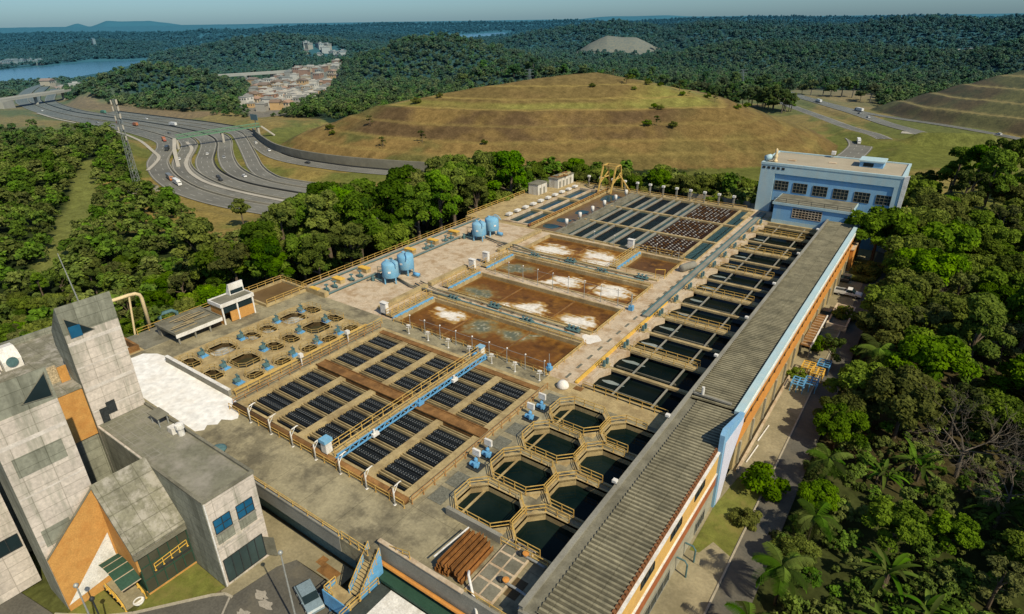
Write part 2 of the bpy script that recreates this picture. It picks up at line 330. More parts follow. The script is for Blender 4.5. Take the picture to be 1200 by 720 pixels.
def height(X, Y):
    X = np.asarray(X, float); Y = np.asarray(Y, float); Rr = np.hypot(X, Y)
    dl = np.maximum(0, -110 - X); db = np.maximum(0, Y - 192 - 85 * sstep(-14, 14, X)); dr = np.maximum(0, X + 5.5); df = np.maximum(0, -20 - Y)
    t = np.clip(dl / 75 + db / 75, 0, 1)
    z = -6.4 - 16.6 * (t * t * (3 - 2 * t)) - 4 * sstep(0, 60, dr) - 5 * sstep(0, 100, df) * (1 - t)
    out = sstep(6, 60, dl + db + dr * .6 + df)
    z = z + out * (fbm(X / 45, Y / 45, 3, 3) - .5) * 5
    az = np.arctan2(X, Y)
    z = z - 15 * sstep(840, 1020, Rr) * sstep(-.85, -1.02, az)
    z = z + (fbm(X / 500, Y / 500, 4, 9) - .45) * 50 * sstep(1300, 2600, Rr) * (1 - .5 * sstep(5000, 9000, Rr)) - 30 * sstep(3000, 20000, Rr)
    for pts, wd in RIDGES:
        m = Rr > np.hypot(*pts[0][:2]) * .4
        d, v = pl_dist(X, Y, pts, [p[2] for p in pts])
        nz = (fbm(X / (wd * .5), Y / (wd * .5), 3, 21) - .5)
        rz = v + wd * .05 * nz - (v + 45 if wd < 1000 else v + 180) * sstep(0, 1, d * (1 + nz * .5) / wd)
        k = 4.0
        hh = np.clip(.5 + .5 * (rz - z) / k, 0, 1); z = np.where(m, z * (1 - hh) + rz * hh + k * hh * (1 - hh) * .5, z)
    dm = poly_in(X, Y, MOUND); z = np.where(dm > -25, np.where(dm > 0, np.interp(dm, MPD, MPZ) + (fbm(X / 18, Y / 18, 3, 5) - .5) * 1.4, z + (-25 - z) * sstep(-25, 0, dm)), z)
    dt = poly_in(X, Y, TERR); z = np.where(dt > 0, np.interp(dt, TPD, TPZ) + (fbm(X / 20, Y / 20, 3, 6) - .5) * 1.2, z)
    for k, (pts, wd, rz) in ROADS.items():
        d = pl_dist(X, Y, pts); f = 1 - sstep(wd * .5 + 3, wd * .5 + 16, d); z = z * (1 - f) + (rz - .25) * f
    for lk in (LAKE, LAKE2):
        dk = poly_in(X, Y, lk); f = sstep(-40 if lk is LAKE else -600, 6, dk); z = z * (1 - f) + np.where(dk > 0, -47, -39.5) * f
    return z
naz = 760
rad = [22.0]
while rad[-1] < 34000: rad.append(rad[-1] * (1.005 if 230 < rad[-1] < 640 else 1.0095) + .05)
rad = np.array(rad); azs = np.radians(np.linspace(-112, 36, naz))
AZ, RD = np.meshgrid(azs, rad); TX, TY = RD * np.sin(AZ), RD * np.cos(AZ)
TZ = height(TX, TY)
def lerp3(c, col, f): return c * (1 - f[..., None]) + np.array(col) * f[..., None]
def cover(X, Y, Z):
    Rr = np.hypot(X, Y); n1 = fbm(X / 30, Y / 30, 4, 31); n2 = fbm(X / 7, Y / 7, 3, 37); n3 = fbm(X / 90, Y / 90, 3, 41)
    c = np.zeros(X.shape + (3,)) + np.array((.017, .028, .009))
    c = lerp3(c, (.03, .044, .014), sstep(.4, .65, n2))
    # dry grass along the highways and the near meadows
    droad = np.full(X.shape, 1e9)
    for k, (pts, wd, rz) in ROADS.items(): droad = np.minimum(droad, pl_dist(X, Y, pts) - wd / 2)
    fl = poly_in(X, Y, FOREST_L)
    g = (1 - sstep(25, 60, droad + (n1 - .5) * 30)) * sstep(0, -10, fl)
    zone = in_poly(X, Y, [(-560, 130), (-480, 196), (-300, 135), (-190, 100), (-110, 185), (-140, 260), (-420, 320), (-640, 300), (-760, 190)]) & (fl < 0)
    g = np.maximum(g, np.where(zone, 1.0, 0))
    mead = in_poly(X, Y, [(-110, 300), (-100, 228), (-40, 195), (60, 205), (140, 380), (40, 470), (-60, 590), (-150, 720), (-60, 720), (-30, 600)]) & (poly_in(X, Y, MOUND) < 0)
    gc = lerp3(np.zeros(X.shape + (3,)) + np.array((.23, .175, .055)), (.13, .14, .035), sstep(.42, .6, n1))
    gm = lerp3(np.zeros(X.shape + (3,)) + np.array((.125, .135, .032)), (.21, .17, .055), sstep(.45, .62, n1 * .6 + n3 * .4))
    c = np.where((g > 0)[..., None], c * (1 - g[..., None]) + gc * g[..., None], c)
    c = np.where(mead[..., None], gm, c)
    ds = pl_dist(X, Y, STRIP); c = lerp3(c, (.15, .165, .045), 1 - sstep(4, 8, ds + (n2 - .5) * 4))
    # mound
    dm = poly_in(X, Y, MOUND) + (n2 - .5) * 1.5
    mc = lerp3(np.zeros(X.shape + (3,)) + np.array((.158, .110, .040)), (.20, .135, .048), sstep(.4, .6, n3))
    mc = lerp3(mc, (.105, .105, .034), sstep(.48, .62, n1) * (.35 + .6 * sstep(-150, -260, X)))
    burnt = sstep(28, 33, dm) * (1 - sstep(60, 66, dm)) * sstep(-330, -300, X) * (1 - sstep(-150, -120, X))
    mc = lerp3(mc, (.105, .070, .034), burnt * sstep(.3, .5, n1))
    mc = lerp3(mc, (.195, .185, .050), sstep(66, 72, dm) * (.55 + .45 * sstep(.35, .55, n1)))
    mc = lerp3(mc, (.15, .10, .042), sstep(78, 84, dm) * sstep(-320, -300, X + Y * .1) * (1 - sstep(-190, -170, X)) * .8)
    gl = fbm((X * .93 + Y * .37) / 3.2, (Y * .93 - X * .37) / 40, 3, 55); mc = mc * (.80 + .42 * gl)[..., None]
    for b in (14, 29, 46.5, 68, 88.5, 114.5): mc = lerp3(mc, (.29, .22, .07), (1 - sstep(1.2, 3.2, np.abs(dm - b))) * (.7 if b > 60 else .38))
    c = np.where((dm > 0)[..., None], mc, c)
    dt = poly_in(X, Y, TERR) + (n2 - .5) * 1.5
    tcol = lerp3(np.zeros(X.shape + (3,)) + np.array((.095, .068, .030)), (.115, .105, .036), sstep(.42, .58, n1)); tcol = lerp3(tcol, (.06, .06, .022), sstep(.55, .7, n2) * .6)
    for k in range(6): tcol = lerp3(tcol, (.24, .19, .07), 1 - sstep(1.0, 2.6, np.abs(dt - 15.5 - 17 * k)))
    c = np.where((dt > 0)[..., None] & (dt < 110)[..., None], tcol, c)
    # bare earth hill far behind the mound, cut foot of the bushy hill, little field
    db = pl_dist(X, Y, [(-650, 1183), (-618, 1200), (-575, 1221)]); c = lerp3(c, (.31, .20, .055), (1 - sstep(60, 75, db + (n3 - .5) * 30)) * sstep(-40, 10, (Y - 1215) * -1.0 + 60))
    fld = in_poly(X, Y, [(-112, 605), (-150, 640), (-150, 730), (-85, 745), (-55, 600), (-85, 560)]); c = np.where(fld[..., None], lerp3(gc, (.26, .19, .08), sstep(.3, .7, n3)), c)
    cut = pl_dist(X, Y, [(-735, 268), (-690, 272), (-620, 272), (-560, 280), (-530, 290)]); c = lerp3(c, (.22, .15, .065), 1 - sstep(9, 16, cut + (n1 - .5) * 8))
    town = in_poly(X, Y, TOWN); c = np.where(town[..., None], np.array((.20, .17, .13)), c)
    plant = (X > -110) & (X < -6) & (Y > -40) & (Y < 192); c = np.where(plant[..., None], lerp3(np.zeros(X.shape + (3,)) + np.array((.15, .13, .07)), (.09, .10, .03), sstep(.4, .6, n1)), c)
    right = (X >= -6) & (Y < 200) & (X < 120); c = np.where(right[..., None], lerp3(np.zeros(X.shape + (3,)) + np.array((.06, .05, .022)), (.045, .055, .016), sstep(.4, .6, n1)), c)
    return c
TC = cover(TX, TY, TZ)
nr, nc = TX.shape; me = bpy.data.meshes.new('ground')
co = np.stack([TX, TY, TZ], -1).reshape(-1, 3); idx = np.arange(nr * nc).reshape(nr, nc)
q = np.stack([idx[:-1, :-1], idx[1:, :-1], idx[1:, 1:], idx[:-1, 1:]], -1).reshape(-1, 4)
def np_mesh(me, co, q, tone=None, col=None, smooth=False):
    k = q.shape[1]
    me.vertices.add(len(co)); me.vertices.foreach_set('co', np.ascontiguousarray(co, dtype=np.float32).ravel())
    me.loops.add(q.size); me.loops.foreach_set('vertex_index', np.ascontiguousarray(q, dtype=np.int32).ravel()); me.polygons.add(len(q))
    me.polygons.foreach_set('loop_start', np.arange(0, q.size, k, dtype=np.int32)); me.update(calc_edges=True)
    if smooth: me.polygons.foreach_set('use_smooth', np.ones(len(q), bool))
    if col is not None:
        a = me.color_attributes.new('Col', 'FLOAT_COLOR', 'POINT'); a.data.foreach_set('color', np.concatenate([col, np.ones((len(col), 1))], 1).astype(np.float32).ravel())
    if tone is not None:
        a = me.attributes.new('tone', 'FLOAT', 'POINT'); a.data.foreach_set('value', np.ascontiguousarray(tone, dtype=np.float32))
    me.validate(); return me
np_mesh(me, co, q[:, ::-1], col=TC.reshape(-1, 3), smooth=True)
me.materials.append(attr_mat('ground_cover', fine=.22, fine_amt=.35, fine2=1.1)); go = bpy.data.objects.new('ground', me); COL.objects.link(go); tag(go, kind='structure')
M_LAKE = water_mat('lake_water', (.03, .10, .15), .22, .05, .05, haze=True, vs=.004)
for nm, lk in (('lake', LAKE), ('lake', LAKE2)):
    mb = MB(); big = [(x, y) for x, y in lk]
    cx = sum(p[0] for p in big) / len(big); cy = sum(p[1] for p in big) / len(big)
    mb.add([(x, y, -40) for x, y in big], [tuple(range(len(big)))]); tag(mb.build(nm, M_LAKE), kind='structure')

# ------------------------------------------------------------------ foliage models
def leaf_cloud(rs, centers, radii, n, size, flat=.0, tone_c=None, up_bias=.35, squash=.8, jit=.5, seed=0):
    """leaf sized quads on the shells of many clumps"""
    g = np.random.default_rng(seed); k = g.integers(0, len(centers), n) if np.isscalar(n) else np.repeat(np.arange(len(centers)), n)
    m = len(k); d = g.normal(size=(m, 3)); d /= np.linalg.norm(d, axis=1, keepdims=True)
    d[:, 2] = np.where(d[:, 2] < -.35, -d[:, 2], d[:, 2])
    rr = radii[k] * (.55 + .5 * g.random(m) ** .6)
    p = centers[k] + d * rr[:, None] * np.array((1, 1, squash))
    nrm = d * .7 + np.array((0, 0, up_bias)) + g.normal(size=(m, 3)) * jit; nrm /= np.linalg.norm(nrm, axis=1, keepdims=True)
    t = np.cross(nrm, g.normal(size=(m, 3))); t /= np.linalg.norm(t, axis=1, keepdims=True) + 1e-9; b = np.cross(nrm, t)
    s = size * (.6 + .8 * g.random(m)); a = s[:, None] * t; b2 = (s * .62)[:, None] * b
    co = np.stack([p - a - b2 * .2, p - b2, p + a, p + b2], 1).reshape(-1, 3)
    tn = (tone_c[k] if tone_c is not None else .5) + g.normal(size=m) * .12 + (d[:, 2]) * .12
    return co, np.repeat(np.clip(tn, 0, 1), 4)
def cloud_mesh(name, co, tone, mat):
    me = bpy.data.meshes.new(name); np_mesh(me, co, np.arange(len(co)).reshape(-1, 4), tone=tone); me.materials.append(mat); return me
def blob_centers(g, kind, h, r):
    """clump centres, radii and tones that make the outline of a crown"""
    C = []; Rr = []
    if kind == 'broad':
        for i in range(34):
            a = g.random() * 6.283; e = g.random() ** .6; zz = h * (.45 + .5 * g.random()); lim = r * math.sqrt(max(.05, 1 - ((zz / h - .62) / .42) ** 2))
            C.append((math.cos(a) * lim * e, math.sin(a) * lim * e, zz)); Rr.append(r * (.2 + .16 * g.random()))
    elif kind == 'pine':
        for i in range(30):
            t = g.random() ** .8; zz = h * (.42 + .55 * t); lim = r * (1.05 - .62 * t) * (.7 + .5 * g.random()); a = g.random() * 6.283
            C.append((math.cos(a) * lim * .8, math.sin(a) * lim * .8, zz)); Rr.append(r * (.22 + .12 * g.random()))
    elif kind == 'tall':
        for i in range(26):
            t = g.random(); zz = h * (.55 + .42 * t); lim = r * (.5 + .55 * math.sin(t * 3.0)) * g.random() ** .5; a = g.random() * 6.283
            C.append((math.cos(a) * lim, math.sin(a) * lim, zz)); Rr.append(r * (.25 + .15 * g.random()))
    elif kind == 'bush':
        for i in range(20):
            a = g.random() * 6.283; e = g.random() ** .5; zz = h * (.2 + .6 * g.random() * (1 - .4 * e))
            C.append((math.cos(a) * r * e * .8, math.sin(a) * r * e * .8, zz)); Rr.append(r * (.26 + .14 * g.random()))
    elif kind == 'sparse':
        for i in range(17):
            t = g.random(); zz = h * (.4 + .58 * t); lim = r * (.35 + .75 * g.random()) * (1.1 - .5 * t); a = g.random() * 6.283
            C.append((math.cos(a) * lim, math.sin(a) * lim, zz)); Rr.append(r * (.16 + .13 * g.random()))
    return np.array(C), np.array(Rr)
M_BARK = pmat('bark', (.13, .10, .07), .3, 3, .9, haze=True)
LEAF = {
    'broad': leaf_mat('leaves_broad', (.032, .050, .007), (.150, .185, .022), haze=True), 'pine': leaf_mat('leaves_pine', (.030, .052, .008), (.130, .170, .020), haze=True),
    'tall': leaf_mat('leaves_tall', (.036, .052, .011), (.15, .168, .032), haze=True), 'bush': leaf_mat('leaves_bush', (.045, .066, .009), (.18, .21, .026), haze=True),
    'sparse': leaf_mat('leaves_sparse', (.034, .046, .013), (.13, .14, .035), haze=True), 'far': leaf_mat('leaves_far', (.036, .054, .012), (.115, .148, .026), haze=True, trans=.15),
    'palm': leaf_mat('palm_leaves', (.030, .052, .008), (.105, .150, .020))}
def trunk_mb(h, r, g, C, limbs=7, lean=.04):
    mb = MB(); top = (lean * h * g.normal(), lean * h * g.normal(), h * .82)
    mb.tube([(0, 0, -.8), (top[0] * .3, top[1] * .3, h * .3), (top[0] * .7, top[1] * .7, h * .58), top], [r, r * .8, r * .55, r * .12], 7)
    for k in range(min(limbs, len(C))):
        c = C[g.integers(0, len(C))]; s = (top[0] * .5, top[1] * .5, min(h * .5, c[2] * .75))
        mb.tube([s, ((s[0] + c[0]) / 2, (s[1] + c[1]) / 2, (s[2] + c[2]) / 2 + .2), tuple(c)], [r * .42, r * .28, r * .08], 5)
    return mb
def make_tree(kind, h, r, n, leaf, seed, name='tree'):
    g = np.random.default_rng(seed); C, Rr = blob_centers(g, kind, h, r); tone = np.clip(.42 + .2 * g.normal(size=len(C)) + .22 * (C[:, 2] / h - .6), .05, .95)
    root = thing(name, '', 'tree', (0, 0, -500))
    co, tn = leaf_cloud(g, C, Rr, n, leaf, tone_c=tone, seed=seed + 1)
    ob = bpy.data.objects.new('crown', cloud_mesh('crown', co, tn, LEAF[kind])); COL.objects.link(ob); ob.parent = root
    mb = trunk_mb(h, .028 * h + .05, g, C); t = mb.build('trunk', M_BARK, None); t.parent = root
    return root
# ------------------------------------------------------------------ forest that reads as one mass
G = np.random.default_rng(11)
FOREST_R = [(-4, 22), (-5, 150), (-4, 215), (10, 222), (40, 235), (70, 250), (110, 240), (120, 20)]
BELT = [(-128, 172), (-96, 177), (-48, 190), (-46, 212), (-70, 226), (-100, 214), (-132, 205)]
def forest_ok(X, Y):
    Rr = np.hypot(X, Y); ok = np.ones(X.shape, bool); n = fbm(X / 40, Y / 40, 3, 77)
    for k, (pts, wd, rz) in ROADS.items(): ok &= pl_dist(X, Y, pts) > wd / 2 + 9
    ok &= poly_in(X, Y, MOUND) < -3
    ok &= ~((poly_in(X, Y, TERR) > -4) & (poly_in(X, Y, TERR) < 105))
    ok &= ~in_poly(X, Y, TOWN); ok &= poly_in(X, Y, LAKE) < np.where(Rr > 1250, np.where(Rr < 1700, -110, -25), -25); ok &= poly_in(X, Y, LAKE2) < -60
    ok &= ~((X > -112) & (X < -4) & (Y > -40) & (Y < 190))
    ok &= ~in_poly(X, Y, [(-112, 605), (-150, 640), (-150, 730), (-85, 745), (-55, 600), (-85, 560)])
    ok &= ~in_poly(X, Y, [(-720, 1150), (-650, 1130), (-520, 1160), (-515, 1240), (-590, 1245), (-640, 1215), (-690, 1190)])
    ok &= pl_dist(X, Y, STRIP) > 3.2 + 4 * n; ok &= pl_dist(X, Y, PATHP) > 7
    ok &= pl_dist(X, Y, [(-735, 268), (-690, 272), (-620, 272), (-560, 280), (-530, 290)]) > 12
    for vx_, vy_, vr_ in ((-1880, 560, 75), (-2300, 900, 80), (-2750, 1800, 110), (-22, 1150, 58), (70, 1180, 45), (-1090, 880, 50), (-1010, 370, 50)): ok &= np.hypot(X - vx_, Y - vy_) > vr_ * (.6 + .5 * n)
    near = (Rr < 720) & (Y > -1.2 * X - 800)
    zone = in_poly(X, Y, [(-720, 140), (-560, 140), (-480, 196), (-300, 135), (-190, 100), (-110, 178), (-60, 228), (-40, 195), (60, 215), (140, 380), (40, 470), (-60, 590), (-110, 640), (-180, 600), (-270, 580), (-340, 530), (-380, 440), (-400, 330), (-560, 275), (-760, 255), (-900, 300)])
    inl = in_poly(X, Y, FOREST_L) | in_poly(X, Y, BELT) | in_poly(X, Y, FOREST_R)
    return ok & (~zone | inl)
def sample(r0, r1, sp, keep=1.0):
    a0, a1 = azs[0] + .35, azs[-1] - .12; gx, gy = np.meshgrid(np.arange(-r1, r1 * .45, sp), np.arange(-r1 * .4, r1, sp)); gx = gx.ravel() + G.uniform(-.42, .42, gx.size) * sp; gy = gy.ravel() + G.uniform(-.42, .42, gy.size) * sp
    r = np.hypot(gx, gy); a = np.arctan2(gx, gy); m = (r > r0) & (r < r1) & (a > a0) & (a < a1); X, Y = gx[m], gy[m]
    m = forest_ok(X, Y); X, Y = X[m], Y[m]; o = G.permutation(len(X)); return X[o], Y[o]
def thin(X, Y, dmin, taken=None):
    """drop points closer than dmin to an earlier one"""
    grid = {}; keep = []
    def near(x, y):
        cx, cy = int(x // dmin), int(y // dmin)
        for i in (-1, 0, 1):
            for j in (-1, 0, 1):
                for (u, v) in grid.get((cx + i, cy + j), ()):
                    if (u - x) ** 2 + (v - y) ** 2 < dmin * dmin: return True
        return False
    for (x, y) in (taken or []): grid.setdefault((int(x // dmin), int(y // dmin)), []).append((x, y))
    for i in range(len(X)):
        if not near(X[i], Y[i]): keep.append(i); grid.setdefault((int(X[i] // dmin), int(Y[i] // dmin)), []).append((X[i], Y[i]))
    return np.array(keep, int)
FAR_T = []
fc = bpy.data.collections.new('far_tree_models')
for k, (kd, h, r, n, lf) in enumerate([('broad', 10, 4.6, 420, .8), ('broad', 9, 5.2, 420, .85), ('bush', 7, 4.2, 340, .8), ('tall', 12, 4.0, 380, .75), ('pine', 12, 3.8, 380, .75), ('broad', 11, 4.2, 420, .8)]):
    g = np.random.default_rng(100 + k); C, Rr = blob_centers(g, kd, h, r); C = C[:20]; Rr = Rr[:20] * 1.15
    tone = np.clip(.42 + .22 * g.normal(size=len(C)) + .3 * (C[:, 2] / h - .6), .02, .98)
    co, tn = leaf_cloud(g, C, Rr, n, lf, tone_c=tone, seed=200 + k, jit=.35)
    o = bpy.data.objects.new('far_tree', cloud_mesh('far_tree', co, tn, LEAF['far'])); fc.objects.link(o)
def scatter(name, X, Y, sc, label):
    Z = height(X, Y) - .4; me = bpy.data.meshes.new(name); me.vertices.add(len(X)); me.vertices.foreach_set('co', np.stack([X, Y, Z], 1).astype(np.float32).ravel())
    a = me.attributes.new('scl', 'FLOAT', 'POINT'); a.data.foreach_set('value', sc.astype(np.float32))
    a = me.attributes.new('rot', 'FLOAT_VECTOR', 'POINT'); a.data.foreach_set('vector', np.stack([X * 0, X * 0, G.random(len(X)) * 6.283], 1).astype(np.float32).ravel())
    ob = bpy.data.objects.new(name, me); COL.objects.link(ob); tag(ob, label, 'forest', kind='stuff')
    ng = bpy.data.node_groups.new(name, 'GeometryNodeTree'); ng.interface.new_socket('Geometry', in_out='INPUT', socket_type='NodeSocketGeometry'); ng.interface.new_socket('Geometry', in_out='OUTPUT', socket_type='NodeSocketGeometry')
    N, L = ng.nodes, ng.links; gi = N.new('NodeGroupInput'); gO = N.new('NodeGroupOutput'); ip = N.new('GeometryNodeInstanceOnPoints'); ci = N.new('GeometryNodeCollectionInfo')
    ci.inputs[0].default_value = fc; ci.inputs[1].default_value = True; ci.inputs[2].default_value = True; L.new(gi.outputs[0], ip.inputs['Points']); L.new(ci.outputs[0], ip.inputs['Instance']); ip.inputs['Pick Instance'].default_value = True
    for nm, sk, ty in (('scl', 'Scale', 'FLOAT'), ('rot', 'Rotation', 'FLOAT_VECTOR')):
        na = N.new('GeometryNodeInputNamedAttribute'); na.data_type = ty; na.inputs[0].default_value = nm
        src = na.outputs[0]; L.new(src, ip.inputs[sk])
    L.new(ip.outputs[0], gO.inputs[0]); md = ob.modifiers.new('scatter', 'NODES'); md.node_group = ng
    return ob
TAKEN = []   # places of the trees that are objects of their own
def zat(x, y): return float(height(np.array([x]), np.array([y]))[0])

# ------------------------------------------------------------------ trees that are things
def tree_set(kind, h, r, n, leaf, seeds, name): return [Proto(make_tree(kind, h, r, n, leaf, s, name)) for s in seeds]
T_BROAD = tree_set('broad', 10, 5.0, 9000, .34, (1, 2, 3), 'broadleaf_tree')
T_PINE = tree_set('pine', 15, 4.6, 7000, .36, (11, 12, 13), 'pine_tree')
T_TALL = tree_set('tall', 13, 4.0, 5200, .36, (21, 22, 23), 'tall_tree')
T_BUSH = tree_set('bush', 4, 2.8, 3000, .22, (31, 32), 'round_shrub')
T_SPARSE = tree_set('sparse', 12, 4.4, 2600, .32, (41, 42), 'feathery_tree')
def make_palm(seed, h=6.5, nf=17, fl=4.0, name='palm_tree'):
    g = np.random.default_rng(seed); root = thing(name, '', 'palm tree', (0, 0, -500)); mb = MB()
    bend = g.normal(size=2) * .5
    mb.tube([(0, 0, -.5), (bend[0] * .3, bend[1] * .3, h * .5), (bend[0], bend[1], h)], [.2, .15, .11], 8); t = mb.build('trunk', M_BARK, None, True); t.parent = root
    for i in range(nf):
        a = i * 2.399 + g.normal() * .2; el = 1.25 - 1.5 * (i / nf) + g.normal() * .1; L_ = fl * (.8 + .3 * g.random()); mb = MB(); pts = []
        p = Vector((bend[0], bend[1], h)); e = el; hd = Vector((math.cos(a), math.sin(a), 0)); sd_ = Vector((-math.sin(a), math.cos(a), 0))
        for k in range(10): pts.append(p.copy()); p = p + (hd * math.cos(e) + Vector((0, 0, math.sin(e)))) * (L_ / 9); e -= .21
        mb.tube(pts, [.045] * 9 + [.01], 4)
        for k in range(1, 10):
            for ss in (-1, 1):
                for q in (0, .33, .66):
                    b = pts[k - 1].lerp(pts[k], q); ln = L_ * .27 * math.sin(.35 + 2.5 * (k - 1 + q) / 9.5); tip = b + sd_ * ss * ln * .85 + hd * ln * .45 - Vector((0, 0, ln * (.35 + .2 * g.random()))); wv = hd * .075
                    mb.add([b - wv, b + wv, tip + wv * .3, tip - wv * .3], [(0, 1, 2, 3)])
        f = mb.build('frond', LEAF['palm'], None); f.parent = root
        at = f.data.attributes.new('tone', 'FLOAT', 'POINT'); at.data.foreach_set('value', [float(np.clip(.5 + .2 * g.normal(), 0, 1))] * len(f.data.vertices))
    return root
def make_banana(seed):
    g = np.random.default_rng(seed); root = thing('banana_plant', '', 'banana plant', (0, 0, -500)); mb = MB()
    for s in range(3): mb.tube([(s * .5 - .5, .3 * s % .7, -.4), (s * .6 - .6, .3 * s % .7, 2.0)], [.2, .12], 7)
    t = mb.build('stem', M_BARK, None); t.parent = root
    for i in range(15):
        a = i * 2.4 + g.normal() * .3; el = 1.15 - .07 * i * (.6 + .6 * g.random()); L_ = 2.8 + g.random() * 1.4; s = i % 3
        p = Vector((s * .6 - .6, .3 * s % .7, 1.9)); hd = Vector((math.cos(a), math.sin(a), 0)); sv = Vector((-math.sin(a), math.cos(a), 0)); e = el; vs = []
        for k in range(8):
            wd = .25 * math.sin(.25 + 2.75 * k / 7.5); vs += [p + sv * wd + Vector((0, 0, wd * .35)), p.copy(), p - sv * wd + Vector((0, 0, wd * .35))]; p = p + (hd * math.cos(e) + Vector((0, 0, math.sin(e)))) * L_ / 7; e -= .2
        mb = MB(); mb.add(vs, [(3 * k + c, 3 * k + c + 1, 3 * k + c + 4, 3 * k + c + 3) for k in range(7) for c in (0, 1)]); f = mb.build('leaf', LEAF['palm'], None, True); f.parent = root
        at = f.data.attributes.new('tone', 'FLOAT', 'POINT'); at.data.foreach_set('value', [float(np.clip(.55 + .25 * g.normal(), 0, 1))] * len(f.data.vertices))
    return root
M_DEAD = pmat('bare_wood', (.15, .125, .095), .25, 2, .9)
def make_bare(seed, h=9):
    g = np.random.default_rng(seed); root = thing('bare_tree', '', 'tree', (0, 0, -500)); tr = MB(); cr = MB()
    tr.tube([(0, 0, -.5), (.1, .1, h * .25), (.2, 0, h * .42)], [.26, .2, .15], 7)
    def grow(p, d, ln, r, lev):
        q = p + d * ln; mid = p.lerp(q, .5) + Vector(g.normal(size=3)) * ln * .08; cr.tube([p, mid, q], [r, r * .8, r * .55], 4)
        if lev == 0: return
        for k in range(3 if lev > 1 else 4):
            nd = (d + Vector(g.normal(size=3)) * .55 + Vector((0, 0, .05))).normalized(); grow(p.lerp(q, .45 + .55 * g.random()), nd, ln * (.6 + .25 * g.random()), r * .55, lev - 1)
    for k in range(5):
        a = k * 1.3 + g.random(); grow(Vector((.2, 0, h * (.3 + .1 * g.random()))), Vector((math.cos(a), math.sin(a), .75)).normalized(), h * .36, .1, 4)
    for nm, m_ in (('trunk', tr), ('branches', cr)): o = m_.build(nm, M_DEAD, None); o.parent = root
    return root
PALM = [Proto(make_palm(51)), Proto(make_palm(52, 5.0, 15, 3.6))]; BAN = [Proto(make_banana(61)), Proto(make_banana(62))]; BARE = [Proto(make_bare(71)), Proto(make_bare(72, 10))]
def plant(P_, x, y, sc, label, group, dz=0.0, rz=None):
    P_ = P_[rnd.randrange(len(P_))] if isinstance(P_, list) else P_; TAKEN.append((x, y))
    return P_.place((x, y, zat(x, y) + dz - .05), rnd.random() * 6.28 if rz is None else rz, label, group, sc)
# along the drive beside the gallery
plant(T_BROAD[0], -9.6, 161, 1.32, 'full green tree against the far end of the gallery, in front of the blue building', 'trees by the drive')
plant(T_BUSH[0], -9.4, 152.0, 1.0, 'leafy shrub growing out of the clipped hedge island', 'trees by the drive')
plant(T_BUSH[0], -9.3, 66.0, 1.08, 'round light green shrub on the lawn by the drive', 'trees by the drive')
plant(T_BUSH[1], -9.6, 60.0, .62, 'small loose shrub beside the round light green one', 'trees by the drive')
plant(T_BUSH[1], -9.6, 124.5, .85, 'dark shrub hanging over the parked white pickup', 'trees by the drive')
plant(T_BUSH[0], -11.2, 109.0, .75, 'sunlit shrub at the end of the low brown shed roof', 'trees by the drive')
plant(T_SPARSE[1], -8.4, 104.5, .5, 'thin young tree in the shade beside the drive', 'trees by the drive')
plant(T_BUSH[1], -12.2, 97.0, .55, 'yellowish shrub beside the yellow machine parts', 'trees by the drive')
for i, (x, y, s) in enumerate([(-3.2, 71, .78), (-3.0, 61, .82), (-3.8, 50.5, .85), (-4.6, 43.5, .8), (-2.4, 101, 1.0)]):
    plant(PALM[i % 2], x, y, s, ['slender palm tree at the road edge beyond the others', 'palm tree leaning over the road bend', 'big feathery palm overhanging the shaded road', 'palm tree at the lower edge, nearest the road corner', 'far palm tree with a drooping yellowish frond beside the drive'][i], 'palm trees along the drive')
for i, (x, y, s) in enumerate([(5.5, 80.5, 1.1), (5.2, 59.5, 1.0), (9.0, 57, .9), (14.6, 78, 1.0), (2.5, 76.5, .85), (5.0, 53, .8)]):
    plant(BAN[i % 2], x, y, s, 'banana plant with ' + ['tall upright torn leaves behind the palms', 'broad fanned leaves in the middle of the grove', 'short leaves beside the dense dark tree', 'yellowish leaves under the bare branches', 'narrow leaves next to the slender palm', 'low spreading leaves in the shade'][i], 'banana plants')
plant(BARE[0], 10.5, 84.5, 1.15, 'leafless grey tree with spreading branches on the wooded bank', 'bare trees'); plant(BARE[1], 7.5, 130, .9, 'greyish leafless tree among the dense crowns', 'bare trees'); plant(BARE[0], 15.5, 80, .9, 'smaller leafless tree behind the spreading bare one', 'bare trees', rz=2)
for i, (x, y, s) in enumerate([(-2.6, 92, .8), (-1.8, 112, .95), (-2.2, 121, 1.0), (-.4, 131, 1.0), (-.6, 141, 1.0), (-1.2, 150, 1.15), (-2.6, 159, .9), (-1.0, 168, 1.15), (-2.0, 178, 1.1), (1.0, 187, 1.2), (-3.4, 202, 1.0), (2, 141, 1.2), (3, 160, 1.25)]):
    plant(T_BROAD[i % 3], x, y, s, '%s large leafy tree from the near end in the row shading the drive' % ORD[i], 'trees shading the drive')
for i, (x, y, s) in enumerate([(-2.8, 36, .55), (-3.4, 56, .42), (-3.2, 66, .45), (-3.6, 81, .6), (-3.0, 87, .6)]):
    plant(T_BROAD[i % 3], x, y, s, '%s small leafy tree from the near end crowding the road edge among the palms' % ORD[i], 'small trees crowding the road edge')
for i, y9 in enumerate((32, 39, 84, 93)):
    plant(T_BROAD[i % 3] if i % 3 else T_SPARSE[i % 2], -3.9 + rnd.uniform(-.3, .3), y9, rnd.uniform(.5, .66), '%s tree from the near end overhanging the asphalt drive' % ORD[i], 'trees overhanging the drive')
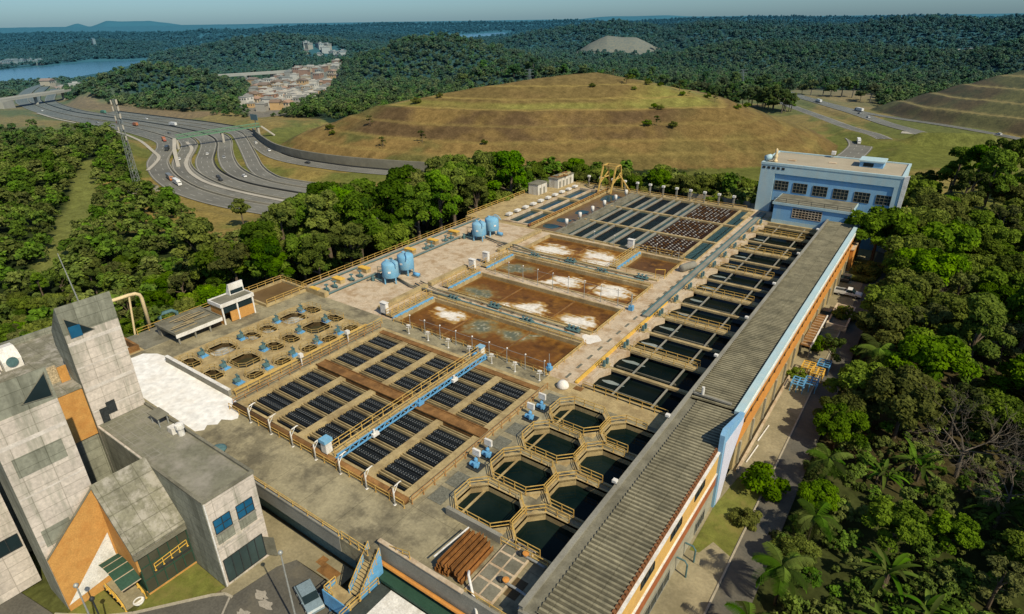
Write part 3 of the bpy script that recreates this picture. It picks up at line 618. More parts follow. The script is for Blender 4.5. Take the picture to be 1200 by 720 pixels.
for i in range(20):
    x, y = -12 + (i % 7) * 8 + rnd.uniform(-3, 3), 226 + (i // 7) * 24 + rnd.uniform(-8, 8); k = i % 3
    plant([T_PINE, T_BROAD, T_SPARSE][k], x, y, rnd.uniform(.85, 1.25), ['tall dark pine ', 'broad dark tree ', 'thin open tree '][k] + 'beyond the wooded bank, right of the blue building', 'trees beyond the wooded bank, ' + ['pine', 'broad', 'thin'][k])
cand = []
for k in range(1500): cand.append((rnd.uniform(-3.0, 62), rnd.uniform(30, 214)))
cx = np.array([c[0] for c in cand]); cy = np.array([c[1] for c in cand]); kk = thin(cx, cy, 5.7, [t for t in TAKEN]); wood = []
for i in kk:
    x, y = float(cx[i]), float(cy[i])
    if x < -1.0 and y < 85: continue
    if x > 2 + (y * .16 + 8) * 1.1: continue
    wood.append((x, y))
RL = ['dense dark green tree', 'rounded mid green tree', 'feathery olive tree', 'yellow green bushy tree', 'tall dark pine']
for i, (x, y) in enumerate(wood):
    t = rnd.random(); s = rnd.uniform(.72, 1.05); k = 0 if t < .38 else 1 if t < .62 else 2 if t < .75 else 3 if t < .87 else 4
    if y < 75: s *= .62
    P_ = [T_BROAD[0], T_BROAD[1 + i % 2], T_SPARSE[i % 2], T_BUSH[i % 2], T_PINE[i % 3]][k]
    if k == 3: s *= 1.6
    where = 'low on the wooded bank right of the drive' if y < 90 else 'halfway along the wooded bank right of the drive' if y < 140 else 'at the far end of the wooded bank right of the drive'
    plant(P_, x, y, s, RL[k] + ' ' + where, 'crowded trees on the wooded bank, ' + RL[k] + ' ' + where)
for i, (x, y, s, P_) in enumerate([(-7.7, 246, 1.0, T_PINE[0]), (8.0, 242, 1.15, T_PINE[1]), (3, 292, .8, T_SPARSE[0]), (-2.5, 300, .8, T_SPARSE[1]), (-17, 322, .95, T_SPARSE[0]), (14, 232, .9, T_BROAD[1]), (-3, 226, .6, T_BUSH[0]), (22, 262, .8, T_BROAD[2])]):
    plant(P_, x, y, s, ['dark pine on the meadow just past the blue building', 'broad dark pine standing above the wood on the meadow', 'thin lone tree in the middle of the green meadow', 'second thin lone tree on the meadow, left of its twin', 'thin tree beside the end of the motorway bridge deck', 'round tree at the meadow edge of the wood', 'low shrub behind the blue building', 'tree on the bank at the far edge of the wood'][i], 'lone trees on the meadow')
# tall pines along the left fence, then the belt behind the far filters
px = [(-111, 67.5), (-106, 76), (-105, 84), (-109.7, 91), (-107, 99), (-112, 105), (-106.5, 108), (-115.7, 113), (-107, 117), (-119, 124), (-110, 126), (-105.5, 130), (-120, 136), (-111, 137), (-106, 142), (-116, 146), (-108, 150), (-124, 150), (-128, 141), (-126, 118), (-122, 98), (-117, 88), (-114, 78), (-131, 128), (-134, 112), (-128, 104), (-124, 86), (-112, 68), (-120, 72), (-139, 134), (-133, 155), (-140, 120), (-113, 158), (-122, 162), (-132, 92), (-138, 104), (-128, 76), (-119, 64)]
for i, (x, y) in enumerate(px):
    far = y > 120
    k = (0, 0, 1, 0, 2)[i % 5]; P_ = [T_PINE, T_TALL, T_BROAD][k]; s = rnd.uniform(.92, 1.2) * (.85 if k == 2 else 1.0) * (.9 if y < 85 else 1.08)
    kd = ['tall green pine', 'slender green tree', 'bushy green tree'][k]
    wh = 'near the blue tanks that stand farther off' if y > 105 else 'beside the nearer pair of blue tanks'
    plant(P_, x, y, s, kd + ' outside the left fence ' + wh, 'trees outside the left fence, ' + kd + ' ' + wh, dz=-.3)
for i in range(44):
    x, y = rnd.uniform(-152, -113), rnd.uniform(62, 168); k = i % 3
    if any((x - u) ** 2 + (y - v) ** 2 < 16 for u, v in TAKEN): continue
    wh = 'in the outer rows of the belt facing the highway'
    plant([T_PINE, T_TALL, T_BROAD][k], x, y, rnd.uniform(1.1, 1.42), ['tall green pine ', 'slender green tree ', 'bushy green tree '][k] + wh, 'outer rows of the belt facing the highway, ' + ['pine', 'slender', 'bushy'][k], dz=-.3)
for i in range(30):
    x = -126 + i * 2.75; y = (178 + (x + 126) * .27) + rnd.uniform(-5, 12); y = y if x < -60 else y - 2
    k = i % 3; P_ = [T_BROAD, T_BUSH, T_BROAD][k]; s = rnd.uniform(.62, .85) * (1.7 if k == 1 else 1)
    wh = 'in the belt left of the white sheds' if x < -97 else 'in the belt behind the yellow frame' if x < -72 else 'in the belt between the frame and the blue building'
    plant(P_, x, y, s, ['rounded green tree ', 'low bushy tree ', 'dense green tree '][k] + wh, 'belt of trees behind the far filters, ' + ['rounded ', 'low ', 'dense '][k] + wh)
# nearest crowns of the valley wood on the left
vx, vy = sample(95, 235, 4.6); m = in_poly(vx, vy, [(-112, 30), (-108, 64), (-150, 66), (-200, 100), (-235, 98), (-250, 60), (-210, 10), (-150, -10), (-112, 0)]); vx, vy = vx[m], vy[m]
kk = thin(vx, vy, 4.4, TAKEN); o = np.argsort(np.hypot(vx[kk], vy[kk])); kk = kk[o][:170]
for i in kk:
    x, y = float(vx[i]), float(vy[i]); t = rnd.random(); k = 0 if t < .6 else 1 if t < .85 else 2; s = rnd.uniform(.46, .72) * (1.6 if k == 1 else 1)
    kd = ['broad dark green crown', 'bushy bright green tree', 'thin olive tree'][k]; wh = 'close below the concrete towers' if math.hypot(x, y) < 165 else 'deeper in the valley wood on the left'
    if k == 0 and rnd.random() < .4: s *= .8; P9 = rnd.choice([T_TALL, T_PINE])
    else: P9 = [T_BROAD, T_BUSH, T_SPARSE][k]
    plant(P9, x, y, s, kd + ' ' + wh, 'nearest trees of the valley wood, ' + kd + ' ' + wh)
for i in range(46):
    t = i / 45; x = -470 + 400 * t; y = 548 + 128 * min(1, t * 1.35) - 40 * max(0, t - .74) * 2 + rnd.uniform(-14, 14); k = i % 3
    wh = 'on the skyline behind the left half of the mound' if t < .5 else 'behind the right shoulder of the mound'
    plant([T_TALL, T_PINE, T_BROAD][k], x, y, rnd.uniform(.85, 1.35), ['tall slender tree ', 'tall dark pine ', 'dark bushy tree '][k] + wh, 'trees behind the mound, ' + ['slender ', 'pine ', 'bushy '][k] + wh)
for i in range(34):
    t = i / 33; bp = [(-225, 572), (-190, 568), (-160, 556), (-138, 545), (-124, 534)]; f = t * 3.999; j = int(f); f -= j; x = bp[j][0] + (bp[j + 1][0] - bp[j][0]) * f + rnd.uniform(-2, 12); y = bp[j][1] + (bp[j + 1][1] - bp[j][1]) * f + rnd.uniform(2, 14); k = i % 3
    plant([T_TALL, T_BROAD, T_PINE][k], x, y, rnd.uniform(.8, 1.3), ['slim dark tree ', 'round dark tree ', 'tall pine '][k] + 'in the line behind the right crest of the mound', 'trees behind the right crest, ' + ['slim', 'round', 'pine'][k])
# small trees dotted over the grassy mound and lone trees by the highway
for i in range(30):
    x, y = rnd.uniform(-215, -78), rnd.uniform(352, 500)
    if float(poly_in(np.array([x]), np.array([y]), MOUND)[0]) < 55: continue
    plant(T_BUSH[i % 2] if i % 3 else T_SPARSE[0], x, y, rnd.uniform(.2, .55) * (1.7 if i % 3 else 1.0), 'small dark tree dotted on the terraced grassy mound', 'small trees on the mound')
for i, (x, y, s) in enumerate([(-300, 269, .5), (-295, 306, .6), (-350, 352, .6), (-308, 470, .6), (-244, 461, .6), (-148, 342, .5), (-143, 345, .42), (-135, 349, .5), (-285, 318, .45), (-250, 262, .5), (-215, 275, .4), (-205, 380, .4), (-190, 400, .45), (-180, 392, .35), (-170, 410, .4), (-160, 420, .5), (-150, 400, .4), (-142, 425, .5), (-132, 410, .4), (-196, 420, .5), (-120, 440, .5), (-270, 250, .45), (-320, 255, .4), (-330, 262, .5)]):
    plant(T_BUSH[i % 2] if i % 3 else T_SPARSE[0], x, y, s * (2 if i % 3 else 1.1), 'small dark tree dotted on the terraced grassy mound', 'small trees on the mound')
for i, (x, y, s, P_) in enumerate([(-476, 172, .9, T_SPARSE[0]), (-500, 172, .9, T_BUSH[0]), (-212, 122, .8, T_TALL[0]), (-540, 168, 1.0, T_SPARSE[1])]):
    plant(P_, x, y, s, ['lone thin tree on the dry bank below the highway', 'dark shrub on the dry bank below the highway', 'slim tree standing alone above the valley wood', 'brownish tree at the foot of the overpass bank'][i], 'lone trees by the highway')
# everything else as masses
taken = [t for t in TAKEN]
x1, y1 = sample(60, 460, 3.4); k1 = thin(x1, y1, 3.3, taken); x1, y1 = x1[k1], y1[k1]; mr = ~((x1 > -6) & (y1 < 218) & (x1 < 5 + y1 * .2)); x1, y1 = x1[mr], y1[mr]
scatter('valley_wood', x1, y1, .34 + .52 * G.random(len(x1)) ** 1.8, 'dark green wood filling the valley on the left of the plant')
xu = G.uniform(-5.6, 60, 12000); yu = G.uniform(24, 216, 12000); mu = (xu < 5 + yu * .22) & (xu > -5.2 + .7 * np.sin(yu * .5)); xu, yu = xu[mu], yu[mu]; ku = thin(xu, yu, 1.5, [t for t in TAKEN]); xu, yu = xu[ku], yu[ku]
scatter('undergrowth', xu, yu, .13 + .17 * G.random(len(xu)), 'low leafy undergrowth covering the wooded bank')
x2, y2 = sample(460, 1160, 5.0); scatter('forest', x2, y2, .38 + .6 * G.random(len(x2)) ** 2.2, 'dense dark forest over the hills behind the mound')
x3, y3 = sample(1160, 2600, 8); s3 = .6 + .7 * G.random(len(x3)) ** 1.5; scatter('far_forest', x3, y3, s3, 'bluish forest on the far hills beyond the lake')
x4, y4 = sample(2600, 6500, 34); scatter('distant_forest', x4, y4, 1.4 + 1.2 * G.random(len(x4)), 'hazy blue forest toward the horizon')
# ------------------------------------------------------------------ plant materials
C_DECK = pmat('deck_concrete', (.33, .29, .185), .28, .35, .9, (.13, .115, .08), .22, .9, .25, fine=3, joints=(5.5, 7.0, 'flat'))
C_PALE = pmat('pale_concrete', (.53, .43, .31), .14, .5, .9, (.33, .22, .12), .35, .8, .2, fine=3)
C_TAN = pmat('tan_concrete', (.42, .325, .165), .2, .6, .85, (.20, .14, .07), .35, .6, .2, fine=4)
C_WALL = pmat('tank_wall', (.38, .28, .13), .25, .8, .85, (.17, .10, .04), .5, .7, .2)
C_RUST = pmat('rusty_concrete', (.24, .125, .045), .35, .7, .8, (.10, .05, .02), .5, .7, .2)
C_GREY = pmat('grey_concrete', (.27, .26, .22), .2, .6, .9, (.14, .13, .10), .3, .6, .2)
C_GREY2 = pmat('weathered_grey', (.20, .19, .145), .25, .5, .9, (.10, .095, .07), .3, .7, .2)
YEL = pmat('yellow_paint', (.60, .40, .115), .18, 1.5, .6, (.30, .15, .04), .9, .5, 0)
YEL2 = pmat('bright_yellow_paint', (.70, .43, .08), .12, 1.5, .55)
BLUE = pmat('blue_paint', (.13, .36, .62), .14, 1.0, .5, (.10, .22, .36), .6, .4)
LBLUE = pmat('light_blue_paint', (.17, .40, .60), .12, .6, .6, (.30, .42, .45), .4, .5)
TEAL = pmat('teal_metal', (.09, .17, .18), .25, 2, .6)
STEEL = pmat('galvanised_steel', (.36, .37, .35), .15, 2, .45, metal=.3)
DARKM = pmat('dark_metal', (.035, .04, .042), .3, 3, .5)
LAUND = pmat('black_launder', (.022, .026, .03), .3, 2, .45)
WHITE = pmat('white_paint', (.74, .72, .68), .1, 1.5, .6, (.42, .38, .32), .6, .5)
BRICKR = pmat('brown_metal', (.20, .085, .035), .3, 1.5, .7)
GRATE = pmat('grating', (.15, .15, .12), .3, 3, .8)
W_DARK = water_mat('clarified_water', (.002, .008, .007), .06, .09, 1.1, col2=(.010, .019, .016), vs=.16)
W_SED = water_mat('settling_water', (.002, .006, .006), .1, .05, 1.2, col2=(.008, .012, .010), vs=.12, spec=.07)
W_FILT = water_mat('filter_water', (.006, .013, .017), .05, .03, 1.5)
W_TEAL = water_mat('teal_water', (.012, .034, .042), .12, .06, 1.5, col2=(.03, .075, .08))
W_MUD = water_mat('muddy_water', (.12, .075, .035), .3, .1, 1.5, col2=(.17, .11, .05))
W_FLOC = water_mat('murky_water', (.022, .022, .012), .15, .1, 1.0, col2=(.06, .055, .03))
W_FROTH = water_mat('frothy_water', (.10, .10, .08), .4, .4, 2.5, col2=(.62, .62, .58), vs=.8)

W_SHADE = pmat('shaded_wall', (.075, .05, .022), .35, 1.2, .6, (.02, .016, .010), .8, .7)  # dark rust brown with the shade inside the wells put into the colour
# ------------------------------------------------------------------ deck with openings
def slab(name, rect, holes, z1, z0, mats, label=None, cat=None, kind=None, parent=None, res=None):
    xs = sorted({rect[0], rect[2]} | {v for h in holes for v in (h[0], h[2]) if rect[0] < v < rect[2]}); ys = sorted({rect[1], rect[3]} | {v for h in holes for v in (h[1], h[3]) if rect[1] < v < rect[3]})
    mb = MB(); inside = lambda x, y: any(h[0] < x < h[2] and h[1] < y < h[3] for h in holes)
    vi = {}
    def V(x, y):
        if (x, y) not in vi: vi[(x, y)] = len(mb.v); mb.v.append((x, y, z1))
        return vi[(x, y)]
    for i in range(len(xs) - 1):
        for j in range(len(ys) - 1):
            if not inside((xs[i] + xs[i + 1]) / 2, (ys[j] + ys[j + 1]) / 2):
                mb.f.append((V(xs[i], ys[j]), V(xs[i + 1], ys[j]), V(xs[i + 1], ys[j + 1]), V(xs[i], ys[j + 1]))); mb.m.append(0)
    x0, y0, x1, y1 = rect
    for a, b in (((x0, y0), (x1, y0)), ((x1, y0), (x1, y1)), ((x1, y1), (x0, y1)), ((x0, y1), (x0, y0))): mb.add([(*a, z0), (*b, z0), (*b, z1), (*a, z1)], [(0, 1, 2, 3)])
    o = mb.build(name, mats, parent); return tag(o, label, cat, kind=kind)
B1 = (-72.3, 35.5, -39.6, 62.7)
BR = [(-73.4, 66.5, -41.6, 77.2), (-73.8, 82, -42, 92.3), (-74.2, 94.9, -42, 104.6), (-75.3, 109.6, -53.7, 121.2), (-51.3, 111.6, -41.8, 121.4)]
OC = [(-35.4 + c * 7.7, 37 + 6.5 * r_i, -35.4 + c * 7.7 + 7.1, 42.2 + 6.5 * r_i) for c in (0, 1) for r_i in range(4)]
SED = (-35.6, 66.4, -21.05, 160)
FAR = (-82.3, 123.4, -39.7, 167.2); LEFTB = (-91.4, 125, -84.0, 164)
tag(slab('service_deck', (-99.5, 27.4, -37.6, 66.2), [B1, (-92.6, 36.4, -75.4, 61.8)], 0, -1.9, C_DECK), kind='structure')
tag(slab('service_deck', (-37.6, 29.2, -20.95, 66.2), OC + [B1], 0, -6, C_DECK), kind='structure')
tag(slab('service_deck', (-99.5, 66.2, -41.0, 122.6), BR, 0.004, -6, C_PALE), kind='structure')
tag(slab('service_road', (-41.0, 66.2, -35.0, 170), [SED, FAR], 0.004, -6, C_PALE), kind='structure')
tag(slab('service_deck', (-41.0, 62.9, -20.95, 66.2), [], 0.006, -.4, C_TAN), kind='structure')
tag(slab('service_deck', (-103, 122.6, -41.0, 171), [FAR, LEFTB], 0, -6, C_TAN), kind='structure')
tag(slab('service_deck', (-41.0, 160, -20.95, 171), [], 0.002, -6, C_TAN), kind='structure')

# ------------------------------------------------------------------ railings
def railing(name, label, pts, h=1.05, sp=1.9, mat=None, parts=True, group=None, t=.065, parent=None):
    mat = mat or YEL; pts = [Vector(p) for p in pts]; rl = MB(); posts = []
    for a, b in zip(pts[:-1], pts[1:]):
        for z in (h, h * .52): rl.bar(a + Vector((0, 0, z)), b + Vector((0, 0, z)), t)
        n = max(1, round((b - a).length / sp))
        for k in range(n + (1 if b is pts[-1] or True else 0)):
            p = a.lerp(b, k / n)
            if not any((p - q).length < .3 for q in posts): posts.append(p)
    e = pts[-1]
    if not any((e - q).length < .3 for q in posts): posts.append(e)
    if parent is None: root = thing(name, label, 'railing', tuple(pts[0]), group)
    else: root = parent
    if not parts or len(posts) > 95:
        for p in posts: rl.bar(p, p + Vector((0, 0, h - t / 2)), t * 1.1)
        rl.build('rail' if parent is None else name, mat, root); return root
    rl.build('rail' if parent is None else name, mat, root)
    pm = None
    for p in posts:
        if pm is None:
            m = MB(); m.bar((0, 0, 0), (0, 0, h - t / 2), t * 1.1); m.box(-.09, -.09, 0, .09, .09, .03); ob = m.build('post', mat, None); pm = ob
        else: ob = pm.copy(); COL.objects.link(ob)
        ob.parent = root; ob.location = p - Vector(parent_loc(root))
    return root

# ------------------------------------------------------------------ lamella filter basin (front)
b1 = thing('filter_basin', 'large basin of black lamella troughs crossed by yellow bridge', 'basin', (-72.3, 35.5, 0))
x0, y0, x1, y1 = B1
mb = MB(); mb.ring([(x0 - .3, y0 - .3), (x1 + .3, y0 - .3), (x1 + .3, y1 + .3), (x0 - .3, y1 + .3)], [(x0 + .35, y0 + .35), (x1 - .35, y0 + .35), (x1 - .35, y1 - .35), (x0 + .35, y1 - .35)], -3, .32); mb.build('rim', C_TAN, b1)
mb = MB(); mb.add([(x0, y0, -.75), (x1, y0, -.75), (x1, y1, -.75), (x0, y1, -.75)], [(0, 1, 2, 3)]); mb.build('water', W_FILT, b1)
SX = [-72.2, -65.75, -59.4, -53.05, -46.7, -40.1]
for x in SX[1:5]:
    for a, b in ((y0 + .36, 48.35), (50.1, y1 - .36)): m = MB(); m.box(x - .55, a, -2, x + .55, b, .18); m.build('walkway', C_TAN, b1)
for x, wd in ((-40.5, 1.1), (-71.95, .5)):
    m = MB(); m.box(x - wd / 2, y0 + .36, -2, x + wd / 2, y1 - .36, .19); m.build('walkway', C_TAN, b1)
m = MB(); m.box(x0 + .4, 48.4, -.4, x1 - .4, 50.05, .36); m.box(x0 + .4, 48.3, .36, x1 - .4, 48.45, .5); m.box(x0 + .4, 50.0, .36, x1 - .4, 50.15, .5); m.build('collector_channel', C_RUST, b1)
m = MB(); m.tube([(x0, y0 - .55, .35), (x1, y0 - .55, .35)], .42, 12); m.build('rusty_header', C_RUST, b1, True)
m = MB(); m.box(x0 + .4, y1 - 1.25, -.3, x1 - .4, y1 - .36, .26); m.build('far_channel', C_RUST, b1)
cells = []
for half in ((36.2, 48.3), (50.2, 61.4)):
    ym = [37.1, 40.7, 44.2, 47.6] if half[0] < 40 else [51.2, 54.5, 57.9, 61.1]
    edges = [half[0]] + ym + [half[1]]
    for k in range(5): cells.append((edges[k], edges[k + 1], k))
lau = {}
for bx in range(5):
    xa, xb = SX[bx] + .62, SX[bx + 1] - .62
    if bx == 4: xb = SX[5] - .98
    for (ya, yb, k) in cells:
        d0, d1 = ya + (.28 if k else .05), yb - (.28 if k < 4 else .05)
        if d1 - d0 < .3: continue
        n = max(1, int((d1 - d0) / .3)); m = MB()
        for q in range(n):
            y = d0 + (q + .5) * (d1 - d0) / n; m.box(xa, y - .055, -.62, xb, y + .055, -.1 + .05 * math.sin(q * 2.1), 0)
        if d1 - d0 > 2:
            for y in (d0 + .32 * (d1 - d0), d0 + .7 * (d1 - d0)):
                m.box(xa, y - .16, -.5, xb, y + .16, -.04, 0)
                s = xa + .2
                while s < xb - .2: m.box(s, y - .175, -.03, s + .13, y - .12, .02, 1); m.box(s, y + .12, -.03, s + .13, y + .175, .02, 1); s += .42
        m.build('lamella_pack', [LAUND, STEEL], b1)
    for ys in ([37.1, 40.7, 44.2, 47.6], [51.2, 54.5, 57.9, 61.1]):
        for y in ys:
            m = MB()
            for o_ in (-.2, .2): m.box(xa - .05, y + o_ - .055, -.25, xb + .05, y + o_ + .055, .12)
            m.build('launder_beam', C_TAN, b1)
lab = 'yellow railing in front of the black lamella basin'
railing('railing', lab, [(x0 - .2, y0 - 1.25, 0), (x1 + .2, y0 - 1.25, 0)], .95, 2.2)
railing('railing', 'rust-stained railing on the right edge of the black lamella basin', [(x1 + .5, y0 - .3, .02), (x1 + .5, y1 + .2, .02)], 1.05, 1.9, pmat('rusty_yellow', (.40, .21, .075), .3, 2, .7))
railing('railing', 'rust-stained railing on the left edge of the black lamella basin', [(x0 - .7, y0 - .3, .02), (x0 - .7, y1 + .2, .02)], 1.05, 1.9, bpy.data.materials['rusty_yellow'])
def hook(x, y, i):
    r = thing('hook_post', 'white hook-shaped post, %s from the left along the lamella basin front' % ORD[i], 'post', (x, y, 0), 'white hook posts'); m = MB()
    m.tube([(x, y, 0), (x, y, 2.3), (x + .05, y + .25, 2.5), (x + .1, y + 1.0, 2.62), (x + .1, y + 1.15, 2.5)], [.085, .085, .08, .07, .06], 7); m.box(x - .16, y - .16, 0, x + .16, y + .16, .05); m.build('pole', WHITE, r, True)
    m = MB(); m.tube([(x + .02, y + .02, 1.55), (x + .06, y + .7, 2.5)], .04, 6); m.build('brace', WHITE, r)
for i in range(7): hook(-67.3 + 4.45 * i, 34.05, i)
# travelling bridge
tb = thing('travelling_bridge', 'yellow railed bridge with blue truss spanning the black lamella basin', 'bridge', (-52.1, 35.4, .3))
m = MB(); m.box(-52.9, 35.0, .75, -51.6, 64.6, .9); m.build('walkway', C_TAN, tb)
m = MB()
m.bar((-51.3, 35.2, .45), (-51.3, 64.4, .45), .16); m.bar((-51.3, 35.2, 1.15), (-51.3, 64.4, 1.15), .14)
for k in range(20): ya = 35.3 + k * 1.455; m.bar((-51.3, ya, .45), (-51.3, ya + .73, 1.15), .09); m.bar((-51.3, ya + .73, 1.15), (-51.3, ya + 1.455, .45), .09)
m.build('truss', BLUE, tb)
for x, nm in ((-52.95, 'railing'), (-51.55, 'railing')): railing(nm, '', [(x, 35.1, .9), (x, 64.5, .9)], 1.05, 1.8, YEL, parent=tb, parts=True)
for y in (35.0, 63.9):
    m = MB(); m.box(-53.7, y, .35, -51.2, y + .7, .74); m.build('end_carriage', BLUE, tb)
for y in (41, 49.3, 56.5):
    m = MB(); m.box(-51.2, y - .5, .5, -50.75, y + .5, .95); m.tube([(-51.0, y - .1, .95), (-51.0, y - .1, 1.5)], .16, 8); m.build('drive_unit', BLUE if y == 49.3 else WHITE, tb)
for y, n_ in ((35.2, 'near'), (65.3, 'far')):
    r = thing('control_cabinet', 'white and blue cabinet at the %s end of the yellow bridge' % n_, 'cabinet', (-53.0, y, 0 if y > 40 else .9)); z = 0 if y > 40 else .9
    m = MB(); m.box(-53.55, y - .45, z, -52.6, y + .45, z + 1.5); m.box(-53.5, y - .47, z + .1, -52.65, y - .455, z + 1.4); m.build('body', WHITE, r)
    m = MB(); m.box(-53.65, y - .6, z + 1.5, -52.5, y + .6, z + 1.95) if y < 40 else m.box(-53.65, y - .6, z + 1.5, -52.5, y + .6, z + 1.65); m.build('cover', LBLUE, r)

# ------------------------------------------------------------------ flocculation tanks (left)
fl = thing('flocculation_platform', 'tan concrete platform pierced by railed octagonal mixing wells', 'platform', (-84, 36.4, 0))
def octo(cx, cy, hx, hy, ch): return [(cx - hx + ch, cy - hy), (cx + hx - ch, cy - hy), (cx + hx, cy - hy + ch), (cx + hx, cy + hy - ch), (cx + hx - ch, cy + hy), (cx - hx + ch, cy + hy), (cx - hx, cy + hy - ch), (cx - hx, cy - hy + ch)]
WELLS = []
for cy in (42.9, 56.4):
    WELLS += [(-88.4, cy, 2.0, 1.9, .8, W_FROTH, 'frothing'), (-82.0, cy, 2.1, 1.9, .8, W_FLOC, 'dark still')]
for cx in (-88.4, -82.2): WELLS += [(cx, 37.7, 1.7, 1.0, .5, W_FLOC, 'narrow dark'), (cx, 48.3, 1.6, 1.05, .55, W_FROTH if cx < -85 else W_FLOC, 'small'), (cx, 51.4, 1.6, 1.05, .55, W_FROTH if cx < -85 else W_FLOC, 'small'), (cx, 60.6, 1.6, 1.0, .5, W_FLOC, 'narrow dark')]
for cy in (41.2, 46.0, 51, 55.0, 59.6): WELLS.append((-76.9, cy, 1.0, 1.15, .5, W_FLOC, 'half-width'))
holes = [(c - a - .02, d - b - .02, c + a + .02, d + b + .02) for c, d, a, b, e, f, g_ in WELLS]
o = slab('top', (-92.6, 36.4, -75.4, 61.8), holes, .3, -1, C_TAN, parent=None); o.parent = fl; o.location = -Vector(fl.location)
RT = .05; YEL_D = pmat('shaded_yellow_paint', (.42, .29, .10), .2, 1.5, .7)  # rail yellow darkened, shading of the well rails is in the colour
for i, (cx, cy, hx, hy, ch, wm, ad) in enumerate(WELLS):
    col_ = 'back' if cx < -85 else 'middle' if cx < -79 else 'front'; k = sum(1 for q in WELLS[:i] if abs(q[0] - cx) < 2)
    r = thing('mixing_well', '%s railed well, number %s of the %s row on the tan platform' % (ad, ORD[k], col_), 'well', (cx, cy, .3), 'mixing wells on the tan platform')
    r['label'] = '%s mixing well, %s row of the tan platform, %d metres in' % (ad, col_, round(cy - 36))
    q = octo(cx, cy, hx, hy, ch); sq = [(cx - hx, cy - hy), (cx + hx, cy - hy), (cx + hx, cy - hy), (cx + hx, cy + hy), (cx + hx, cy + hy), (cx - hx, cy + hy), (cx - hx, cy + hy), (cx - hx, cy - hy)]
    m = MB(); q_in = octo(cx, cy, hx - .02, hy - .02, ch); m.ring(octo(cx, cy, hx + .18, hy + .18, ch + .05), octo(cx, cy, hx, hy, ch), .12, .40)
    for j in range(8): a, b = q[j], q[(j + 1) % 8]; m.add([(*a, .39), (*b, .39), (*b, -1.6), (*a, -1.6)], [(0, 1, 2, 3)], 1)
    m.build('rim', [C_TAN, W_SHADE], r)
    m = MB(); [m.add([(*q[j], .3), (*q[(j + 1) % 8], .3), (*q[(j + 1) % 8], -1), (*q[j], -1)], [(3, 2, 1, 0)]) for j in ()]
    m = MB(); m.add([(x, y, -.42) for x, y in q], [tuple(range(8))]); m.build('water', wm, r)
    loop = [(x, y, .40) for x, y in octo(cx, cy, hx + .1, hy + .1, ch)]
    railing('railing', '', loop + [loop[0]], .85, 1.4, YEL_D, parts=False, parent=r, t=RT)
def make_actuator():
    r = thing('valve_actuator', '', 'actuator', (0, 0, -300)); mb_ = MB(); mb_.box(-.62, -.62, 0, .62, .62, .14); mb_.box(-.4, -.4, .14, .4, .4, .3); o = mb_.build('base', BLUE, None); o.parent = r
    m = MB(); m.lathe((0, 0, .3), [(.3, 0), (.3, .5), (.2, .62), (.2, 1.0)], 12); m.box(-.28, -.75, .5, .28, -.1, .95); o = m.build('motor', TEAL, None, False); o.parent = r
    m = MB(); m.tube([(0, 0, 1.3), (0, 0, 1.75)], .05, 6); m.box(-.5, -.06, 1.2, .5, .06, 1.36); o = m.build('stem', TEAL, None); o.parent = r
    return r
ACT = Proto(make_actuator())
for i, (x, y) in enumerate([(-88.9, 40), (-82.5, 39.8), (-77.0, 38.6), (-89, 46.9), (-82.6, 46.7), (-77.2, 43.6), (-77.2, 48.3), (-89.5, 54.0), (-82.9, 53.8), (-77.4, 53.0), (-89.5, 59.1), (-82.5, 59.0), (-77.2, 57.3)]):
    cl = 'back' if x < -85 else 'middle' if x < -79 else 'front'
    ACT.place((x, y, .3), rnd.uniform(-.15, .15), 'blue mixer drive, %s row of the tan platform, %d metres in' % (cl, round(y - 36)), 'blue mixer drives')
r = thing('low_wall', 'low pale wall between the white sheet and the tan platform', 'wall', (-84, 36, 0)); m = MB(); m.box(-92.6, 35.95, 0, -75.4, 36.36, 1.0); m.build('body', C_GREY, r); m = MB(); m.box(-92.65, 35.9, 1.0, -75.35, 36.41, 1.07); m.build('coping', WHITE, r)
mb = MB(); g_ = np.random.default_rng(4)
edge = [(-97.5, 29.2), (-90, 28.9), (-80, 28.8), (-74, 28.8)]
rt_e = [(-71.6, 28.75 + 0), (-70.9, 29.6), (-71.6, 30.4), (-70.6, 31.3), (-71.2, 32.2), (-69.9, 32.9), (-69.6, 33.6), (-70.4, 34.3), (-72.3, 35.1), (-73.6, 35.9)]
top = [(-80, 35.9), (-88, 35.92), (-92.8, 35.9), (-94.2, 36.9), (-96.5, 36.5), (-98.4, 35.2), (-98.6, 32)]
pl = edge + rt_e + top; mb.add([(x, y, .01) for x, y in pl], [tuple(range(len(pl)))])
tag(mb.build('powder_sheet', pmat('white_powder', (.84, .83, .81), .05, .5, .9, (.62, .54, .44), .3, .3, .06, fine=1), origin=(-84, 32, 0)), 'blinding white ground sheet with ragged edge behind the office roof', 'ground sheet')
